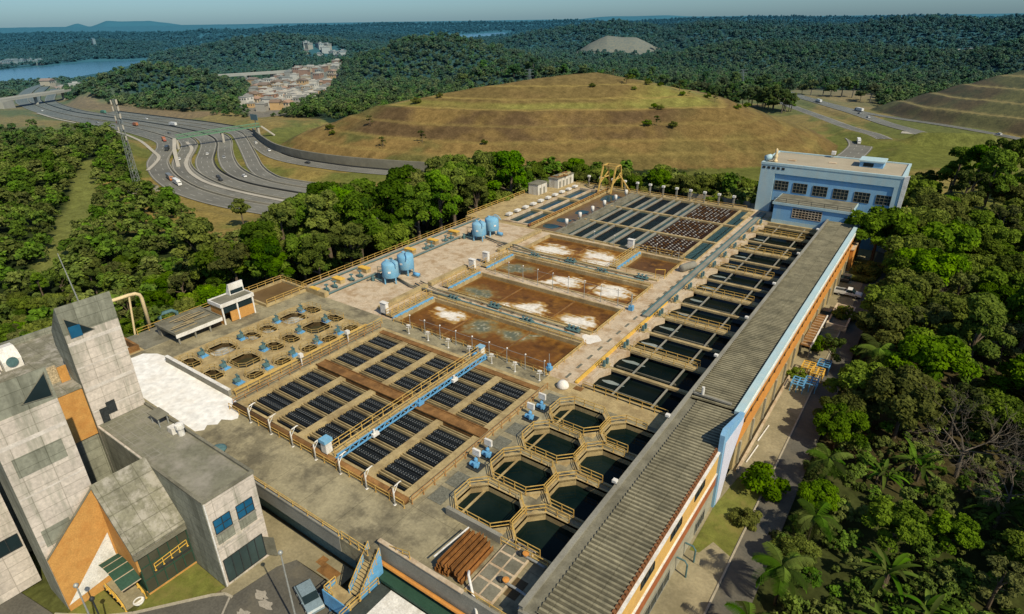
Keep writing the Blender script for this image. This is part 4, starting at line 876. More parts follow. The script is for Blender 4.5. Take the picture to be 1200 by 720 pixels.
# trough, kiosk, brown sump at the left edge
r = thing('trough_shelter', 'low concrete slab shelter with stored timber on its roof', 'shelter', (-98.5, 40, 0)); m = MB(); m.box(-103, 39.8, 1.75, -96.2, 48.0, 2.0); m.ring([(-103, 39.8), (-96.2, 39.8), (-96.2, 48.0), (-103, 48.0)], [(-102.8, 40), (-96.4, 40), (-96.4, 47.8), (-102.8, 47.8)], 2.0, 2.2); m.build('roof', C_GREY2, r)
m = MB(); m.box(-102.8, 40.0, 0, -101.8, 48, 1.75); m.build('wall', C_GREY, r)
m = MB(); m.box(-96.3, 39.85, 1.3, -96.15, 48.0, 1.95); m.build('fascia', WHITE, r)
for y in (40.2, 43, 45.6): m = MB(); m.box(-96.7, y, 0, -96.45, y + .22, 1.75); m.build('pillar', C_GREY, r)
for k in range(9):
    a = rnd.uniform(-.25, .25); xx = -102 + rnd.uniform(.3, 4.8); yy = rnd.uniform(42, 45.4); m = MB(); m.bar((xx - a, yy - 2, 2.07 + .03 * k), (xx + a, yy + 2, 2.07 + .03 * k), .22, .06)
    tag(m.build('timber_plank', pmat('old_timber', (.34, .27, .15), .25, 2, .9) if k == 0 else bpy.data.materials['old_timber'], origin=(xx, yy, 2.05)), 'weathered plank lying on the low slab shelter roof', 'plank', 'planks on the shelter roof')
ORANGE = pmat('orange_brick', (.54, .285, .085), .12, 1.2, .85, (.42, .17, .04), .8, .4, .3, fine=7)
GLASS_D = water_mat('dark_glass', (.012, .022, .026), .05, .0, 1); GLASS_B = water_mat('blue_glass', (.012, .075, .15), .08, .0, 1, col2=(.02, .14, .27))
r = thing('control_kiosk', 'small orange and white control kiosk with raised rooflight beside brown sump', 'kiosk', (-98.5, 51, 0))
m = MB(); m.box(-100.4, 48.5, 0, -100.2, 54.6, 3.3); m.box(-100.2, 48.5, 0, -96.9, 48.7, 3.3); m.box(-100.2, 54.4, 0, -96.9, 54.6, 3.3); m.build('wall', ORANGE, r)
m = MB(); m.box(-100.6, 48.3, 3.3, -96.6, 54.8, 3.75); m.ring([(-100.6, 48.3), (-96.6, 48.3), (-96.6, 54.8), (-100.6, 54.8)], [(-100.4, 48.5), (-96.8, 48.5), (-96.8, 54.6), (-100.4, 54.6)], 3.75, 3.95); m.build('roof', WHITE, r)
m = MB(); m.box(-100.35, 48.55, 3.752, -96.85, 54.55, 3.8); m.build('roofing', C_GREY2, r)
for y in (48.5, 51.3, 54.35): m = MB(); m.box(-96.95, y, 0, -96.7, y + .25, 3.3); m.build('column', WHITE, r)
m = MB(); m.box(-96.9, 49.9, .1, -96.75, 51.3, 2.0); m.box(-96.9, 51.55, .1, -96.75, 54.35, 2.0); m.build('orange_panel', ORANGE, r)
m = MB(); m.box(-96.95, 48.75, 2.0, -96.88, 54.35, 3.3); m.build('window', GLASS_D, r)
m = MB(); m.extr([(-100.5, 51.8, 3.8), (-99.2, 51.8, 3.8), (-99.2, 51.8, 5.9), (-99.5, 51.8, 5.9)], (0, 2.8, 0)); m.build('rooflight', WHITE, r); m = MB(); m.box(-99.19, 52.0, 4.0, -99.14, 54.4, 4.7); m.build('rooflight_glass', GLASS_D, r)
r = thing('sump_basin', 'brown walled sump beside the orange kiosk, open and half shaded', 'basin', (-101, 62, 0)); q = [(-105, 57.4), (-97.4, 57.4), (-97.4, 66), (-105, 66)]
tag(slab('sump_apron', (-106.4, 56.2, -99.5, 67.2), [(-105, 57.4, -97.4, 66)], .02, -6, C_TAN), kind='structure')
m = MB(); m.ring([(-105.4, 57), (-97, 57), (-97, 66.3), (-105.4, 66.3)], q, -.5, .5); m.build('rim', C_TAN, r); m = MB(); m.add([(x, y, .06) for x, y in q], [(0, 1, 2, 3)]); m.build('water', W_MUD, r)
railing('railing', 'yellow railing round the brown sump by the kiosk', [(-97.0, 57.2, .5), (-97.0, 66.2, .5), (-105.3, 66.2, .5), (-105.3, 57.2, .5)], .95, 1.8)
r = thing('concrete_block', 'concrete block with orange-yellow top at the corner of the sump', 'block', (-94.3, 66.1, 0)); m = MB(); m.box(-97, 65.9, 0, -91.4, 66.9, 1.0); m.build('body', C_TAN, r); m = MB(); m.box(-96, 65.95, 1.0, -93.6, 66.85, 1.12); m.build('cover', YEL2, r)
railing('railing', 'long yellow railing on the left edge behind the timber shelter', [(-105.9, 38, 0), (-105.9, 57, 0)], 1.05, 2)
tag(slab('side_apron', (-106.4, 36, -99.5, 56.2), [], -.01, -6, C_GREY2), kind='structure')
railing('railing', 'yellow railing between the tan platform and the black lamella basin', [(-74.4, 36.5, 0), (-74.4, 64.5, 0)], 1.05, 1.9)
m = MB(); r = thing('cable_tray', 'tan cable trunking running along the front edge of the tan platform', 'trunking', (-75.1, 36.5, .3)); m.box(-75.3, 36.6, .3, -74.9, 61.6, .75); m.build('body', C_TAN, r); m = MB(); m.box(-75.33, 36.6, .75, -74.87, 61.6, .82); m.build('cover', YEL, r)
for i, y in enumerate((47.3, 56.5)): r = thing('signal_post', 'stubby white post on the walkway edge of the tan platform, %s one' % ('nearer' if i == 0 else 'farther'), 'post', (-73.9, y, 0)); m = MB(); m.tube([(-73.9, y, 0), (-73.9, y, 1.7)], .1, 8); m.build('pole', WHITE, r); m = MB(); m.box(-74.2, y - .3, 1.5, -73.6, y + .3, 2.1); m.build('box', WHITE, r)
# pipe arch and well behind the big tower
r = thing('pipe_arch', 'cream painted pipe bent over into an arch behind the concrete tower', 'pipe', (-107.5, 40.4, 0)); m = MB()
m.tube([(-107.5, 40.8, -1), (-107.5, 40.8, 5.4), (-107.5, 40.6, 6.1), (-107.5, 40.0, 6.5), (-107.5, 39, 6.6), (-107.5, 31, 6.6)], .3, 10); m.build('main_pipe', pmat('cream_paint', (.66, .52, .30), .1, 1, .6), r, True); m = MB(); m.tube([(-107.5, 39.0, 6.5), (-107.3, 38.0, -1)], .16, 8); m.build('stay', bpy.data.materials['cream_paint'], r)
tag(slab('sump_apron', (-112, 31.5, -99.5, 36), [(-106.6, 32.6, -100.4, 35.4)], -.02, -7, C_TAN), kind='structure')
r = thing('overflow_chamber', 'rust-stained open chamber beneath the cream pipe arch', 'chamber', (-103.5, 34, 0)); m = MB(); m.ring([(-106.8, 32.4), (-100.2, 32.4), (-100.2, 35.6), (-106.8, 35.6)], [(-106.4, 32.8), (-100.6, 32.8), (-100.6, 35.2), (-106.4, 35.2)], -2, .9); m.build('wall', C_RUST, r); m = MB(); m.add([(-106.4, 32.8, -.3), (-100.6, 32.8, -.3), (-100.6, 35.2, -.3), (-106.4, 35.2, -.3)], [(0, 1, 2, 3)]); m.build('water', W_FROTH, r)
railing('railing', 'yellow railing round the chamber under the cream pipe arch', [(-106.8, 36, 0), (-106.8, 32, 0), (-111.5, 32, 0)], 1.1, 1.4)
r = thing('bent_pipe', 'dark bent pipe beside the cream pipe arch', 'pipe', (-105.5, 43, 0)); m = MB(); m.tube([(-106.2, 42.2, -1), (-106.2, 42.2, 1.6), (-106.0, 42.8, 2.1), (-105.6, 44.2, 2.2), (-105.4, 44.8, 1.7), (-105.4, 44.9, 0)], .32, 9); m.build('pipe', TEAL, r, True)
# ------------------------------------------------------------------ brown sludge basins
def painted_water(name, rect, z, foams, parent, base=(.138, .056, .010), edge=(.33, .15, .022), step=.16, seed=0, teal=()):
    x0, y0, x1, y1 = rect; nx, ny = int((x1 - x0) / step) + 1, int((y1 - y0) / step) + 1
    X, Y = np.meshgrid(np.linspace(x0, x1, nx), np.linspace(y0, y1, ny)); c = np.zeros(X.shape + (3,)) + np.array(base)
    n = fbm(X * .9, Y * .9, 4, seed); n2 = fbm(X * .28, Y * .28, 3, seed + 5); n3 = fbm(X * 2.8, Y * 2.8, 3, seed + 9); n4 = fbm(X * .4 + Y * .15, Y * 2.4, 4, seed + 12); X0, Y0 = X, Y; X = X + 3.2 * (fbm(X * .45, Y * .45, 3, seed + 20) - .5) + 1.1 * (n3 - .5); Y = Y + 2.2 * (fbm(X * .45 + 9, Y * .45, 3, seed + 23) - .5) + .8 * (n3 - .5); c = lerp3(c, tuple(b * 1.5 for b in base), sstep(.55, .75, n4) * .35)
    c = lerp3(c, tuple(b * .62 for b in base), sstep(.5, .7, n2)); c = lerp3(c, edge, sstep(.5, .75, n2 * .5 + n * .5) * .5)
    for (cx, cy, rx, ry) in teal:
        d = np.hypot((X - cx) / rx, (Y - cy) / ry) + (n - .5) * .9 + (n2 - .5) * .5; c = lerp3(c, (.24, .15, .04), (1 - sstep(.8, 1.5, d)) * .8); c = lerp3(c, (.19, .19, .11), (1 - sstep(.5, 1.15, d)) * .75); c = lerp3(c, (.07, .10, .085), (1 - sstep(.2, .9, d + (n3 - .5) * .9)) * .65); c = lerp3(c, (.45, .43, .34), sstep(.6, .75, n3) * (1 - sstep(.5, 1.0, d)) * .7)
    for (cx, cy, rx, ry) in foams:
        d = np.hypot((X - cx) / rx, (Y - cy) / ry) + (n - .5) * .6 + (n2 - .5) * .4 + (n4 - .5) * .9; c = lerp3(c, edge, 1 - sstep(1.05, 1.4, d)); c = lerp3(c, (.40, .27, .09), 1 - sstep(.9, 1.2, d + (n3 - .5) * .2)); c = lerp3(c, (.62, .55, .46), 1 - sstep(.7, 1.02, d + (n3 - .5) * .3)); c = lerp3(c, (.74, .70, .63), 1 - sstep(.4, .8, d + (n3 - .5) * .5)); c = lerp3(c, (.50, .46, .42), sstep(.55, .75, n3) * (1 - sstep(.1, .5, d)) * .6)
    X, Y = X0, Y0; wl = np.minimum(np.minimum(X - x0, x1 - X), np.minimum(Y - y0, y1 - Y)); c = lerp3(c, (.33, .20, .06), (1 - sstep(.1, .9, wl + (n3 - .5) * .8)) * .3)
    me = bpy.data.meshes.new(name); i = np.arange(nx * ny).reshape(ny, nx); q = np.stack([i[:-1, :-1], i[:-1, 1:], i[1:, 1:], i[1:, :-1]], -1).reshape(-1, 4)
    o = parent_loc(parent); np_mesh(me, np.stack([X - o.x, Y - o.y, np.full(X.shape, z - o.z)], -1).reshape(-1, 3), q, col=c.reshape(-1, 3)); me.materials.append(M_BROWN); ob = bpy.data.objects.new(name, me); COL.objects.link(ob); ob.parent = parent
M_BROWN = attr_mat('sludge_surface', .6, False, 1.5, .25, .25)
BLAB = ['brown sludge basin nearest the black lamella basin, with teal foam patches', 'second brown basin from the black lamella basin, three foam patches', 'third brown basin, behind the row of lamp posts', 'fourth brown basin with two big white foam patches side by side', 'small brown basin without foam at the end of the fourth row']
FOAM = [([(-67.2, 74.6, 2.9, 2.3)], [(-60.0, 74.0, 2.6, 3.0), (-53.4, 74.6, 3.4, 1.9), (-50.3, 76.6, 1.2, .5)]),
        ([(-60.2, 83.7, 2.3, 1.3), (-56.6, 84.6, 2.9, 2.5), (-46.9, 84.8, 3.4, 2.4), (-54, 82.4, 3.2, .7), (-42.6, 82.2, 1.0, .9)], [(-69.5, 85.0, 3.4, 2.4)]),
        ([(-57.6, 99.4, 3.4, 2.7), (-60.6, 97.0, 1.6, 1.4), (-47.3, 99.8, 3.9, 2.7)], [(-69.8, 99.8, 3.2, 2.4)]),
        ([(-70.3, 113.6, 4.3, 3.6), (-58.4, 115.2, 4.4, 4.6), (-58, 111.5, 4.4, 2.5)], []), ([], [(-46.5, 112.4, 1.6, .7)])]
CURB = C_TAN
for i, (x0, y0, x1, y1) in enumerate(BR):
    r = thing('sludge_basin', BLAB[i], 'basin', (x0, y0, 0), 'brown sludge basins')
    m = MB(); m.ring([(x0 - .25, y0 - .25), (x1 + .25, y0 - .25), (x1 + .25, y1 + .25), (x0 - .25, y1 + .25)], [(x0 + .02, y0 + .02), (x1 - .02, y0 + .02), (x1 - .02, y1 - .02), (x0 + .02, y1 - .02)], -2.5, .2); m.build('rim', C_TAN, r)
    painted_water('sludge', (x0, y0, x1, y1), -.55, FOAM[i][0], r, seed=i * 13 + 3, teal=FOAM[i][1], base=(.105, .048, .014) if i == 4 else (.138, .056, .010))
    for x in ([-63.2, -51.4] if i < 3 else [-64.0] if i == 3 else []):
        m = MB(); m.box(x - .12, y0 + .03, -1.5, x + .12, y1 - .03, -.42); m.build('dividing_wall', C_RUST, r)
rl = [('front railing of the first brown basin, facing the lamella basin', [(-73.2, 66.1, 0), (-41.4, 66.1, 0)]), ('railing on the far edge of the first brown basin', [(-73, 77.7, 0), (-41.6, 77.7, 0)]), ('railing on the near edge of the second brown basin', [(-73.4, 81.5, 0), (-42, 81.5, 0)]),
      ('railing on the far edge of the third brown basin', [(-74, 105.1, 0), (-42, 105.1, 0)]), ('railing on the near edge of the fourth brown basin', [(-75, 109.1, 0), (-42, 109.1, 0)]), ('short railing beside the road at the first brown basin', [(-41.0, 66.4, 0), (-41.0, 77.4, 0)]),
      ('short railing beside the road at the second brown basin', [(-41.4, 82, 0), (-41.4, 92.4, 0)]), ('short railing beside the road at the third brown basin', [(-41.4, 95, 0), (-41.4, 104.8, 0)]), ('short railing beside the road at the small brown basin', [(-41.3, 111.6, 0), (-41.3, 121.6, 0)])]
for k, (lb, pts) in enumerate(rl): railing('railing', 'yellow ' + lb, pts, .95 if k in (0, 5, 6, 7, 8) else .8, 2.3, YEL, t=.06)
# footbridges at the basin ends
fbr = [(-74.7, 66.6, 77.2, 'at the left end of the first brown basin'), (-75.1, 82.2, 92.2, 'at the left end of the second brown basin'), (-75.5, 95, 104.6, 'at the left end of the third brown basin'), (-52.5, 109.8, 121.3, 'between the fourth brown basin and the small one')]
for x, ya, yb, lb in fbr:
    r = thing('service_bridge', 'yellow and blue service bridge ' + lb, 'bridge', (x, ya, .3), 'service bridges by the brown basins')
    m = MB(); m.box(x - .75, ya, .35, x + .65, yb, .5); m.build('walkway', C_TAN, r); m = MB(); m.bar((x + .85, ya, .2), (x + .85, yb, .2), .3, .42); m.build('side_beam', BLUE, r)
    for dx in (-.7, .6): railing('railing', '', [(x + dx, ya, .5), (x + dx, yb, .5)], 1.05, 1.5, YEL, parent=r, t=.065)
    m = MB()
    for k in range(8): yy = ya + .6 + k * (yb - ya - 1.2) / 7; m.box(x + 1.0, yy - .22, .05, x + 1.25, yy + .22, .35)
    m.build('paddles', LBLUE, r)
# electrical cabinets
for x, y, lb in ((-76.2, 67.0, 'first'), (-76.6, 92.6, 'second'), (-76.8, 97.6, 'third'), (-54.4, 122.3, 'beyond the')):
    lb = 'grey-white cabinet on legs by the service bridge of the %s brown basin' % lb if lb != 'beyond the' else 'grey-white cabinet on legs at the far end of the middle service bridge'
    r = thing('control_cabinet', lb, 'cabinet', (x, y, 0), 'grey-white cabinets by the service bridges'); m = MB(); m.box(x - .7, y - .35, .55, x + .7, y + .35, 2.5); m.box(x - .8, y - .45, 2.5, x + .8, y + .45, 2.58); m.build('body', WHITE, r)
    m = MB(); m.box(x - .6, y - .37, .7, x - .03, y - .352, 2.4); m.box(x + .03, y - .37, .7, x + .6, y - .352, 2.4); m.build('door', WHITE, r)
    for dx in (-.55, .55): m = MB(); m.box(x + dx - .08, y - .3, 0, x + dx + .08, y + .3, .55); m.build('leg', DARKM, r)
# lamp and sensor posts
def make_post(h, style):
    r = thing('lamp_post', '', 'lamp post', (0, 0, -300)); m = MB(); m.tube([(0, 0, 0), (0, 0, h)], [.07, .05], 7); m.box(-.14, -.14, 0, .14, .14, .06); o = m.build('pole', STEEL if style == 0 else WHITE, None); o.parent = r
    m = MB()
    if style == 0: m.tube([(0, 0, h - .02), (.12, 0, h + .12)], .12, 8)
    else: m.box(-.3, -.12, h - .3, .3, .12, h - .1); m.tube([(-.45, 0, h * .62), (.45, .1, h * .72)], .045, 6)
    o = m.build('head', WHITE, None); o.parent = r; return r
LP0 = Proto(make_post(2.5, 0)); LP1 = Proto(make_post(1.8, 1)); LP2 = Proto(make_post(3.3, 0))
for k in range(9): LP0.place((-68.7 + k * 3.4, 65.7, 0), 0, '%s slim lamp post from the left along the first brown basin front' % ORD[k], 'slim lamp posts at the first brown basin')
for k in range(7): LP1.place((-67.6 + k * 4.38, 64.2, 0), .4, '%s white bracket post from the left behind the black lamella basin' % ORD[k], 'white bracket posts behind the lamella basin')
for k in range(9): LP2.place((-71.4 + k * 3.5, 93.6, 0), 0, '%s lamp post from the left between the second and third brown basins' % ORD[k], 'lamp posts between brown basins')
for k in range(5): LP0.place((-64 + k * 5.2, 122.6, 0), 0, '%s slim lamp post from the left along the near edge of the far filters' % ORD[k], 'lamp posts at the far filters')
for i, (a, b) in enumerate((((-66.5, 65.75, 2.3), (-41.5, 65.75, 2.3)), ((-71, 93.62, 3.0), (-43.5, 93.62, 3.0)))):
    r = MB(); r.tube([a, b], .03, 5); tag(r.build('cable', STEEL, origin=a), 'thin cable strung along the lamp posts of the ' + ('first brown basin' if i == 0 else 'wall between two brown basins'), 'cable')
# galleries of pipes between the basins
def gallery_run(ya, yb, lb, x0=-76, x1=-42):
    r = thing('pipe_gallery', lb, 'pipe gallery', ((x0 + x1) / 2, (ya + yb) / 2, 0)); m = MB(); m.box(x0, ya, .008, x1, ya + .5, .3); m.box(x0, yb - .5, .008, x1, yb, .3); m.build('kerb', C_TAN, r)
    for k, (yo, rr) in enumerate(((.9, .14), (yb - ya - .8, .12))): m = MB(); m.tube([(x0 - 5, ya + yo + 1.0, .5), (x0, ya + yo, .35), (x1 - 2, ya + yo, .35)], rr, 8); m.build('pipe', TEAL if k == 0 else C_GREY2, r, True)
    for k in range(4):
        x = x0 + 6 + k * 8.3; y = (ya + yb) / 2 + (.9 if k % 2 else -.8); m = MB()
        for q in range(3): m.tube([(x - 1.2, y - .4 + q * .4, .35), (x + 1.2, y - .4 + q * .4, .35)], .16, 7); m.lathe((x - .8 + q * .8, y, .3), [(.28, 0), (.28, .3), (.1, .35), (.1, .6), (.3, .62), (.3, .68)], 9)
        m.build('valve_cluster', TEAL, r)
    for k in range(14): x = x0 + 2 + k * 2.3; m = MB(); m.box(x, ya + 1.6 + (k % 3) * .5, .006, x + .5, ya + 2.0 + (k % 3) * .5, .12); m.build('hatch', GRATE if k % 2 else C_RUST, r)
gallery_run(78, 81.2, 'pale strip of pipes and valve clusters between the first and second brown basins'); gallery_run(105.5, 108.8, 'pale strip of pipes and valve clusters between the third and fourth brown basins')
foam = MB(); g_ = [(-41.3 + 1.6 * math.cos(t) * (1 + .2 * math.sin(3 * t)), 79.6 + 1.6 * math.sin(t) * (1 + .15 * math.cos(5 * t))) for t in [k * .26 for k in range(24)]]
foam.add([(x, y, .02) for x, y in g_], [tuple(range(24))]); tag(foam.build('foam_spill', pmat('foam_white', (.74, .70, .64), .12, 1.2, .9), origin=(-41.3, 79.6, 0)), 'white foam spilled on the road beside the first brown basin', 'foam')
sp_ = MB(); sp_.lathe((-37.6, 64.6, 0), [(.85, 0), (.9, .35), (.7, .8), (.4, 1.05), (.1, 1.12)], 16); tag(sp_.build('foam_heap', bpy.data.materials['foam_white'], smooth=True, origin=(-37.6, 64.6, 0)), 'rounded white foam heap at the corner of the road and the octagonal pools', 'foam')
mh = MB(); mh.box(-36.2, 65.0, .01, -34.9, 66.0, .04); tag(mh.build('hatch_cover', C_RUST, origin=(-35.5, 65.5, 0)), 'rust coloured square hatch by the foam heap', 'hatch')
for k in range(22):
    y = 67 + k * 3.3; m = MB(); m.box(-38.75, y, .008, -38.35, y + 1.5, .03)
    tag(m.build('drain_slot', GRATE, origin=(-38.55, y + .75, 0)), 'dark drain slot in the line along the pale service road', 'drain', 'drain slots along the service road')
r = thing('mast_post', 'short mast with blue motor at the corner of the first brown basin', 'post', (-41.2, 66.0, 0)); m = MB(); m.tube([(-41.2, 66.6, 0), (-41.2, 66.6, 3.4)], .05, 6); m.build('pole', STEEL, r); m = MB(); m.box(-41.6, 66.3, .7, -40.8, 67, 1.2); m.lathe((-41.2, 66.6, 1.2), [(.3, 0), (.3, .5)], 8); m.build('motor', BLUE, r)
r = thing('post_sign', 'tall white post with blue base at the road end of the lamp post wall', 'post', (-40.6, 93.4, 0)); m = MB(); m.tube([(-40.6, 93.4, 0), (-40.6, 93.4, 3.2)], .13, 8); m.build('pole', STEEL, r); m = MB(); m.box(-41, 93, 0, -40.2, 93.8, .9); m.build('base', BLUE, r)
r = thing('pipe_hoop', 'orange square pipe frame at the corner of the small brown basin', 'frame', (-42.3, 110.2, 0)); m = MB(); m.tube([(-43.1, 109.9, 0), (-43.1, 109.9, 1.9), (-41.4, 110.6, 1.9), (-41.4, 110.6, 0)], .09, 7); m.build('frame', YEL2, r)
r = thing('surge_tank', 'grey horizontal tank on the road by the small brown basin', 'tank', (-39.2, 118, 0)); m = MB(); m.tube([(-39.9, 115.6, .8), (-39.9, 115.9, .8), (-38.6, 119.4, .8), (-38.55, 119.6, .8)], [.5, .8, .8, .5], 12); m.build('vessel', C_GREY, r, True)
for q in (.3, .7): m = MB(); m.box(-39.9 + 1.3 * q - .3, 115.6 + 4 * q - .15, 0, -39.9 + 1.3 * q + .3, 115.6 + 4 * q + .15, .3); m.build('saddle', DARKM, r)
# ------------------------------------------------------------------ chemical dosing area (left, pinkish)
def make_tank():
    r = thing('dosing_tank', '', 'tank', (0, 0, -300)); m = MB(); m.lathe((0, 0, 0), [(.15, .75), (1.65, 1.35), (1.68, 1.4), (1.68, 4.0), (1.55, 4.25), (.9, 4.5), (.1, 4.55)], 28); o = m.build('vessel', LBLUE, None, True); o.parent = r
    for k in range(4): a = .785 + k * 1.571; m = MB(); m.box(math.cos(a) * 1.5 - .12, math.sin(a) * 1.5 - .12, 0, math.cos(a) * 1.5 + .12, math.sin(a) * 1.5 + .12, 1.6); o = m.build('leg', LBLUE, None); o.parent = r
    m = MB(); m.lathe((-.6, .3, 4.4), [(.35, 0), (.35, .35), (.1, .4)], 12); m.tube([(.4, -.4, 4.4), (.4, -.4, 5.0), (.7, -.7, 5.1), (1.1, -1.2, 4.9), (1.6, -1.8, 4.0)], .1, 7); o = m.build('top_fitting', LBLUE, None); o.parent = r
    m = MB(); m.box(-.3, -1.71, 2.5, .25, -1.66, 2.9); o = m.build('label_plate', WHITE, None); o.parent = r
    return r
TK = Proto(make_tank())
for x, y, rz, lb in ((-86.4, 78.6, .7, 'nearest of the four light blue tanks, with a white plate'), (-87.0, 83.6, .2, 'light blue tank standing just behind the nearest one'), (-87.6, 109.0, .4, 'left tank of the farther pair of light blue tanks'), (-87.4, 113.8, 1.1, 'right tank of the farther pair of light blue tanks')): TK.place((x, y, 0), rz, lb, 'light blue dosing tanks')
for x, y, lb in ((-90.0, 79, 'nearer'), (-91.2, 109.6, 'farther')):
    r = thing('pump_skid', 'cluster of dark dosing pumps and pipes left of the %s pair of blue tanks' % lb, 'pump', (x, y, 0)); m = MB()
    for k in range(4): m.lathe((x + .3 * (k % 2), y - 2 + k * 1.5, 0), [(.35, 0), (.35, .8), (.2, 1.0), (.2, 1.3)], 10); m.tube([(x, y - 2 + k * 1.5, .7), (x + 2.6, y - 2 + k * 1.5, .7)], .1, 6)
    m.build('pump', TEAL, r); m = MB(); m.tube([(x - .6, y - 3, .4), (x - .6, y + 4, .4)], .18, 8); m.tube([(x - .6, y, .4), (x - .6, y, 2.3), (x + 1.5, y + .5, 2.4)], .1, 7); m.build('manifold', C_GREY2, r)
    r2_ = thing('motor', 'blue motor at the foot of the %s pair of blue tanks' % lb, 'motor', (x + 5.6, y + 4.5, 0)); m = MB(); m.tube([(x + 5.2, y + 4.5, .5), (x + 6.6, y + 4.6, .5)], .4, 10); m.build('housing', BLUE, r2_, True); m = MB(); m.box(x + 5, y + 4.1, 0, x + 6.8, y + 5, .2); m.build('base', C_GREY, r2_)
    p3 = thing('pipe_run', 'long pipe from the %s pair of blue tanks to the brown basins' % lb, 'pipe', (x + 6, y + 1, 0)); m = MB(); m.tube([(x + 4, y + 1, .4), (x + 9, y - .4, .5), (x + 14, y - .2, .55), (x + 20, y - 1.2 if y > 100 else y + .2, .45)], .2, 8); m.build('pipe', C_GREY2, p3, True)
for k, (y, lb) in enumerate(((72.6, 'first'), (79.5, 'second'), (93.3, 'third'), (101, 'fourth'), (108.7, 'fifth'))):
    r = thing('concrete_block', 'long concrete block with yellow top near the left fence, %s from the near end' % lb, 'block', (-95.4, y, 0), 'yellow-topped blocks by the left fence'); m = MB(); m.box(-96.6, y - .6, 0, -94.0, y + .6, .85); m.build('body', C_TAN, r); m = MB(); m.box(-96.65, y - .65, .85, -93.95, y + .65, 1.0); m.build('top', YEL2, r)
def make_valve():
    r = thing('gate_valve', '', 'valve', (0, 0, -300)); m = MB(); m.tube([(-.7, 0, .4), (.7, 0, .4)], .22, 9); m.box(-.25, -.35, .2, .25, .35, .7); m.lathe((0, 0, .6), [(.2, 0), (.12, .5), (.12, .8)], 9); o = m.build('body', TEAL, None); o.parent = r
    m = MB(); m.lathe((0, 0, 1.4), [(.05, -.05), (.42, -.05), (.42, .05), (.05, .05)], 14); o = m.build('handwheel', TEAL, None); o.parent = r; return r
VV = Proto(make_valve())
for k, y in enumerate((68.2, 70.2, 74.5, 76.8, 85.6, 88, 91, 96.8, 98.6, 103.6, 105.6, 117)): VV.place((-93.6, y, 0), .1 * k, '%s dark gate valve from the near end in the row by the left fence' % ORD[k], 'gate valves by the left fence')
for k, (x, ya, yb) in enumerate(((-92.2, 66.6, 80), (-92.6, 81, 108), (-98.2, 67, 122))):
    r = thing('pipe_channel', ['near half of the raised channel beside the gate valves', 'far half of the raised channel beside the gate valves', 'raised kerb channel just inside the left fence'][k], 'channel', (x, ya, 0)); m = MB(); m.box(x - .25, ya, .006, x + .25, yb, .35); m.build('wall', C_GREY, r); m = MB(); m.tube([(x + .45, ya, .3), (x + .45, yb, .3)], .12, 7); m.build('pipe', TEAL, r)
for k, (ya, yb) in enumerate(((68, 80.5), (81.5, 93), (104.5, 113.8), (114, 121.8))):
    r = thing('duct_beam', 'long tan duct beam beside the service bridges, %s from the near end' % ORD[k], 'beam', (-78.6, ya, 0), 'tan duct beams'); m = MB(); m.box(-79.1, ya, .1, -78.1, yb, .75); m.build('beam', C_TAN, r)
    for q in range(4): m = MB(); yy = ya + .6 + q * (yb - ya - 1.2) / 3; m.box(-79.2, yy - .15, 0.004, -78.0, yy + .15, .1); m.build('foot', C_GREY, r)
railing('railing', 'long yellow railing on the left edge beside the dosing area', [(-99.3, 67, 0), (-99.3, 122.6, 0)], 1.1, 2.1)
railing('railing', 'yellow railing on the left edge beside the far old basins', [(-102.5, 122.8, 0), (-102.5, 150, 0)], 1.1, 2.6, t=.09)
# ------------------------------------------------------------------ octagonal pools
for c in (0, 1):
    for k in range(4):
        x0, y0, x1, y1 = OC[c * 4 + k]; cx, cy, hx, hy = (x0 + x1) / 2, (y0 + y1) / 2, (x1 - x0) / 2, (y1 - y0) / 2; q = octo(cx, cy, hx, hy, 1.45)
        where = 'beside the lamella basin' if c == 0 else 'under the gallery roof edge'
        r = thing('octagonal_pool', '%s octagonal pool from the deck front, in the row %s' % (ORD[k], where), 'pool', (cx, cy, 0), 'octagonal pools')
        m = MB(); m.ring(octo(cx, cy, hx + .26, hy + .26, 1.49), q, -.1, .22)
        for j in range(8): a, b = q[j], q[(j + 1) % 8]; m.add([(*a, .2), (*b, .2), (*b, -2.6), (*a, -2.6)], [(0, 1, 2, 3)])
        cn = [((x0, y0), 7, 0), ((x1, y0), 1, 2), ((x1, y1), 3, 4), ((x0, y1), 5, 6)]
        for (pc, i0, i1) in cn: m.add([(*pc, .0), (*q[i0], .0), (*q[i1], .0)], [(0, 1, 2)])
        m.build('wall', C_TAN, r)
        m = MB(); m.add([(x, y, -.72) for x, y in q], [tuple(range(8))]); m.build('water', W_DARK, r)
        if c == 0: m = MB(); m.box(cx - 2.55, cy - hy + .02, -.9, cx - 2.3, cy + hy - .02, -.62); m.build('weir_beam', C_TAN, r)
        loop = [(x, y, .22) for x, y in octo(cx, cy, hx + .18, hy + .18, 1.48)]
        if c == 1: loop = [loop[i] for i in (1, 0, 7, 6, 5, 4)]; loop[0] = (loop[0][0] - 1.6, loop[0][1], .22); loop[-1] = (loop[-1][0] - 1.6, loop[-1][1], .22)
        else: loop = loop + [loop[0]]
        railing('railing', '', loop, 1.0, 1.75, YEL, parent=r, t=.07)
r = thing('low_wall', 'pale grey parapet in front of the nearest octagonal pool', 'wall', (-31, 36.4, 0)); m = MB(); m.box(-35, 36.1, 0, -27.8, 36.55, 1.0); m.build('body', C_GREY, r)
railing('railing', 'yellow railing between the two rows of octagonal pools at the deck front', [(-27.8, 36.2, 0), (-22.2, 36.2, 0)], 1.0, 1.6)
